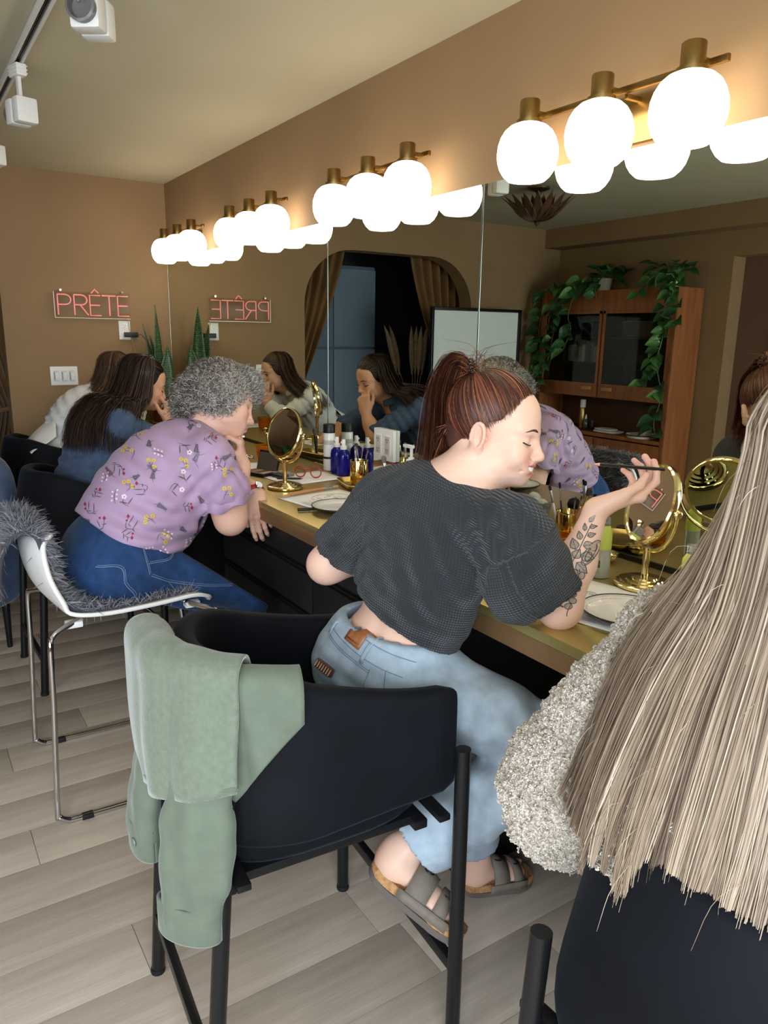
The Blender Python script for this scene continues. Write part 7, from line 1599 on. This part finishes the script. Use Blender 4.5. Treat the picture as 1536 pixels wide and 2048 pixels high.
flm = fleece(); jk, VE, FE = cloth(Ep, 'fleece_jacket', T, .0042, flm, sm=0); NE = vnormals(VE, FE)
# woolly loops standing off the jacket
g = np.random.default_rng(9); vis = np.where(((NE*(np.array((0, 0, 1.5))-VE)).sum(1) > -.05))[0]; i = g.choice(vis, 46000); n_ = NE[i]; t1 = np.cross(n_, g.normal(0, 1, (len(i), 3))); t1 /= np.linalg.norm(t1, axis=1)[:, None]; a = np.linspace(-.3, pi+.3, 6)[None, :, None]; rr = (.0012+.0009*g.random(len(i)))[:, None, None]
P = VE[i][:, None]+rr*(np.cos(a)*t1[:, None]+(np.sin(a)*1.3)*n_[:, None]); ribbons(P, .0006+.0003*g.random(len(i)), np.array([lin((188, 178, 164)), lin((204, 195, 182)), lin((158, 146, 131)), lin((174, 162, 147))])[g.integers(0, 4, len(i))], 2, .8, 'wool_loops', furm, jk)['kind'] = 'stuff'
J = Body(); J.ell(PEL-upE*.03, (.18, .15, .11), RE, .05)
for s_ in (-1, 1):
    h = PEL+lfE*.09*s_-upE*.05; kn = h+fwE*.40-upE*.03; J.chain([h, kn], [.105, .075], .04); J.chain([kn, kn-upE*.38-fwE*.06], [.07, .05], .03)
J.cut(PEL+upE*.04, upE); cloth(Ep, 'trousers', J, .01, blackj, sm=2)
blonde = [(164, 140, 116), (190, 168, 142), (138, 114, 94), (206, 188, 164), (118, 98, 82), (176, 152, 126), (216, 202, 184), (150, 124, 102)]
Ge = []
def be(s, b_, z): return NK+lfE*s-fwE*b_+upE*z
for az_, pts in ((292, [be(.125, .02, .04), be(.185, .06, -.05), be(.225, .085, -.17), be(.24, .12, -.29), be(.235, .145, -.33)]), (262, [be(.115, .065, .04), be(.155, .12, -.07), be(.175, .15, -.18), be(.185, .18, -.27), be(.185, .195, -.30)]), (235, [be(.075, .09, .03), be(.10, .145, -.08), be(.12, .19, -.20), be(.13, .215, -.28), be(.132, .23, -.34)]), (208, [be(.04, .11, .03), be(.055, .16, -.08), be(.065, .205, -.20), be(.07, .235, -.28), be(.07, .245, -.35)]), (180, [be(.0, .115, .03), be(.0, .165, -.08), be(.0, .21, -.20), be(.0, .245, -.28), be(.0, .25, -.36)]), (152, [be(-.04, .11, .03), be(-.055, .16, -.08), be(-.065, .205, -.20), be(-.07, .245, -.28), be(-.07, .252, -.36)]), (115, [be(-.085, .08, .03), be(-.11, .13, -.08), be(-.13, .19, -.20), be(-.14, .235, -.28), be(-.14, .248, -.36)]), (70, [be(-.105, .03, .02), be(-.14, .08, -.08), be(-.17, .12, -.2), be(-.18, .15, -.32)])): Ge.append((az_, pts))
HB = Body(); HB.ell(fE.p(0, -.016, .037), (.084, .102, .091), fE.R, .01); HB.ell(fE.p(0, -.07, -.05), (.07, .045, .09), fE.R, .03); HB.cone(fE.p(0, .115, -.005), fE.p(0, .10, -.06), .075, .065, .012, 's'); HB.cut(fE.p(0, 0, -.1), fE.d(0, .2, -1), .01); hair_base(Ep, HB, (120, 100, 84))
gs = [[scalp(fE, a_*.5 if a_ < 180 else 360-(360-a_)*.5, 14, .014), scalp(fE, a_, 45, .018), scalp(fE, a_, 75, .017), scalp(fE, a_, 102, .016)]+p_ for a_, p_ in Ge]
N = 13000; P, uq = guide_strands(gs, N, 26, (.004, .010), 41, .006, .25, 24); g = np.random.default_rng(2)
P, lk = lock(P, uq, 95, .82, 3); lv = g.normal(0, .55, 96)[lk]
bl = np.array([lin(q) for q in blonde]); st_ = lv+.6*np.sin(uq*47)+.5*np.sin(uq*83+1.3)+.3*np.sin(uq*151+.4)+.3*g.normal(0, 1, N); ci = np.clip(((st_+2)/4*8).astype(int), 0, 7)
ramp = np.array([lin(q) for q in ((116, 98, 84), (128, 110, 94), (140, 121, 103), (150, 131, 111), (160, 140, 119), (172, 152, 130), (186, 167, 145), (200, 183, 162))]); root = np.linspace(.72, 1.08, 26)[None, :, None]
ribbons(P, .0008*(.6+.8*g.random(N)), ramp[ci][:, None]*root*(1+g.normal(0, .035, (N, 1, 1))), 2, .3, 'long_hair', hairm, Ep, face=NK-upE*.1+fwE*.05)['kind'] = 'stuff'
Pw, uw = guide_strands(gs, 3500, 22, (.003, .008), 77, .006, .25, 12); ciw = np.clip(((.9*np.sin(uw*47)+.8*np.sin(uw*83+1.3)+.5*np.sin(uw*151+.4)+2)/4*8).astype(int), 0, 7); ribbons((Pw+(fE.p(0, 0, 0)-Pw)*.02)[:, :13], .0026, ramp[ciw]*.92, 2, .3, 'inner_hair', hairm, Ep, face=NK-upE*.1+fwE*.05)['kind'] = 'stuff'
G = np.stack([spline(q, 30) for q in gs]); inn = (fE.p(0, -.01, 0)-G)*np.linspace(.07, .0, 30)[None, :, None]; cutk = 17
MB().grid(surf((G+inn+fwE*.006)[:, :cutk], 48, 18)).build('hair_underlayer', mat('hair_under_blonde', (150, 129, 108), .7, var=(40, .35), stretch=(1, 1, .08)), Ep, angle=180, solid=.004)
fly = []
for k in range(160):
    q = P[g.integers(0, N)]; j = g.integers(10, 24); b0 = q[j]; d_ = nrm(g.normal(0, 1, 3)-fwE*.6+lfE*.6); L_ = g.uniform(.03, .12); fly.append(spline([b0, b0+d_*L_*.4-upE*.02, b0+d_*L_*.6-upE*L_*.8], 8))
ribbons(np.array(fly), .00035, tints(blonde, len(fly), 2), 3, .3, 'loose_hair', hairm, Ep)['kind'] = 'stuff'
# ================================================================== sage overshirt thrown over the back of the near stool
sage = mat('sage_cotton', (100, 109, 94), .9, var=(30, .07), bump=(500, .3, .001), sheen=.3, spec=.15)
sagef = mat('sage_brushed_fleece', (108, 117, 101), .95, var=(90, .1), bump=(260, .6, .002), sheen=.5, spec=.1)
jkt = thing('overshirt', 'sage green button overshirt draped over the back of the velvet stool', 'jacket', (.36, 1.28, 0)); WORLD[jkt.name] = (.36, 1.28, 0)
cS, aS = (.612, 1.298), radians(-4)
def cpt(a, z, out):
    """point on the outside of the stool back: path parameter, height, distance from the centre line"""
    x, y, nx, ny = stool_path(a); top, bot, lean = stool_top(abs(a)); hz = (top-bot)/2; ln = lean*max(-1, min(1, (z-(top+bot)/2)/hz))
    x += nx*(out+ln); y += ny*(out+ln); return np.array((cS[0]+x*cos(aS)-y*sin(aS), cS[1]+x*sin(aS)+y*cos(aS), z))
def sheet(cols, nu, nv, ripple, name, m, par=jkt, solid=.006, seed=0):
    """cols: for each a value the list of (z, out)"""
    C = [[cpt(a, z, o) for z, o in col] for a, col in cols]; G = surf(C, nu, nv); Nn = np.cross(np.gradient(G, axis=0), np.gradient(G, axis=1)); Nn /= np.maximum(1e-9, np.linalg.norm(Nn, axis=2))[..., None]
    uu_, vv_ = np.meshgrid(np.linspace(0, 1, nu), np.linspace(0, 1, nv), indexing='ij'); amp = ripple*np.clip(vv_*1.6-.3, 0, 1)
    d = amp*(np.sin(uu_*9+seed+1.5*vv_)+.6*np.sin(uu_*17+2*seed+3*vv_)); sgn = np.sign((Nn*(G-np.array((.612, 1.298, .8)))).sum(2))[..., None]
    return MB().grid(G+Nn*sgn*np.abs(d)[..., None]).build(name, m, par, angle=180, solid=solid), G
over = lambda zt, o0, zb, o1: [(.80, -.040), (.90, -.042), (.955, -.025), (.97, .008), (.95, .040), (.88, .052), ((.88+zb)/2, o1*.6+.022), (zb, o1)]
over2 = lambda zb, o1: [(.80, -.036), (.90, -.037), (.94, -.02), (.951, .006), (.935, .032), (.88, .038), ((.88+zb)/2, o1*.5+.020), (zb, o1)]
under, _ = sheet([(-.52, [(.86, -.04), (.905, -.041), (.935, -.02), (.945, .004), (.925, .034), (.90, .040), (.885, .041), (.86, .042)]), (-.44, over2(.80, .054)), (-.36, over2(.72, .058)), (-.26, over2(.65, .062)), (-.16, over2(.60, .064))], 30, 40, .004, 'back_panel', sage, seed=1)
front, GF = sheet([(-.37, over(0, 0, .755, .098)), (-.28, over(0, 0, .735, .108)), (-.18, over(0, 0, .71, .105)), (-.08, over(0, 0, .69, .09)), (.02, over(0, 0, .675, .085)), (.09, over(0, 0, .68, .075))], 40, 44, .007, 'front_panel', sagef, seed=2)
MB().tube(GF[:, -2], .0055, 8).build('hem_band', sage, jkt, angle=180)
MB().tube(GF[30, 6:], .0022, 6).build('placket_seam', sage, jkt, angle=180)
def hang(name, pts, rs, ax, flat, seed, m=sage):
    b = Body(); pts = [np.asarray(q, float) for q in pts]; b.chain(pts, rs, .02, flat=(nrm(ax), flat)); b.disp(folds([(pts[len(pts)//2], .16, nrm(np.cross(ax, (0, 0, 1.))), .06, .004, seed, .01), (pts[-1], .12, nrm(np.cross(ax, (0, 0, 1.))+np.array((0, 0, .3))), .08, .003, seed+1, .01), (pts[0], .1, (0, 0, 1.), .07, .003, seed, .008)])); b.cut(pts[-1]+np.array((0, 0, -.004)), (0, 0, -1.), .004)
    V, F = b.polys([(*b.bounds(.02), .005)]); return part(jkt, name, smoothv(V, F, 2), F, m)
q1 = cpt(-.27, .78, .065); n1 = nrm(cpt(-.29, .7, .2)-cpt(-.29, .7, .05))
s1 = hang('sleeve', [q1, cpt(-.27, .66, .112), cpt(-.26, .58, .128), cpt(-.25, .50, .13), cpt(-.25, .465, .13)], [.058, .064, .064, .058, .057], n1, .46, .4)
q2 = cpt(-.02, .74, .06); n2 = nrm(cpt(-.04, .7, .2)-cpt(-.04, .7, .05))
s2 = hang('sleeve', [q2, cpt(-.01, .64, .09), cpt(.0, .58, .1), cpt(.0, .52, .1)], [.044, .05, .054, .052], n2, .46, 1.1)
def cuff(par, a, z0, z1, hw, out, n_, fl=.42):
    c = cpt(a, (z0+z1)/2, out); t = nrm(np.cross((0, 0, 1.), n_)); rows = []
    for q in np.linspace(0, 2*pi, 41): rows.append([c+t*cos(q)*hw*k+n_*sin(q)*hw*fl*k+np.array((0, 0, z-(z0+z1)/2)) for z, k in ((z0, 1.02), (z0+.004, 1.06), ((z0+z1)/2, 1.06), (z1-.004, 1.06), (z1, 1.0))])
    o = MB().grid(rows).build('cuff', sage, par, angle=180, solid=.004); return c, t
cuff(s1, -.25, .460, .53, .058, .13, n1, .48); cc, tt_ = cuff(s2, .0, .515, .585, .052, .1, n2, .48)
bc_ = cc-tt_*.022+n2*.024; bc_ = cc+tt_*.02*(1 if (tt_@np.array((.8, -.55, 0))) > 0 else -1)+n2*.0275; MB().lathe([(0, .0015), (.004, .002), (.0075, .003), (.0085, .0015), (.0085, 0), (0, 0)], 20, R=frame_z(n2), t=bc_).build('button', mat('sage_button', (108, 118, 104), .35), s2)
for o in list(bpy.data.objects):
    pass
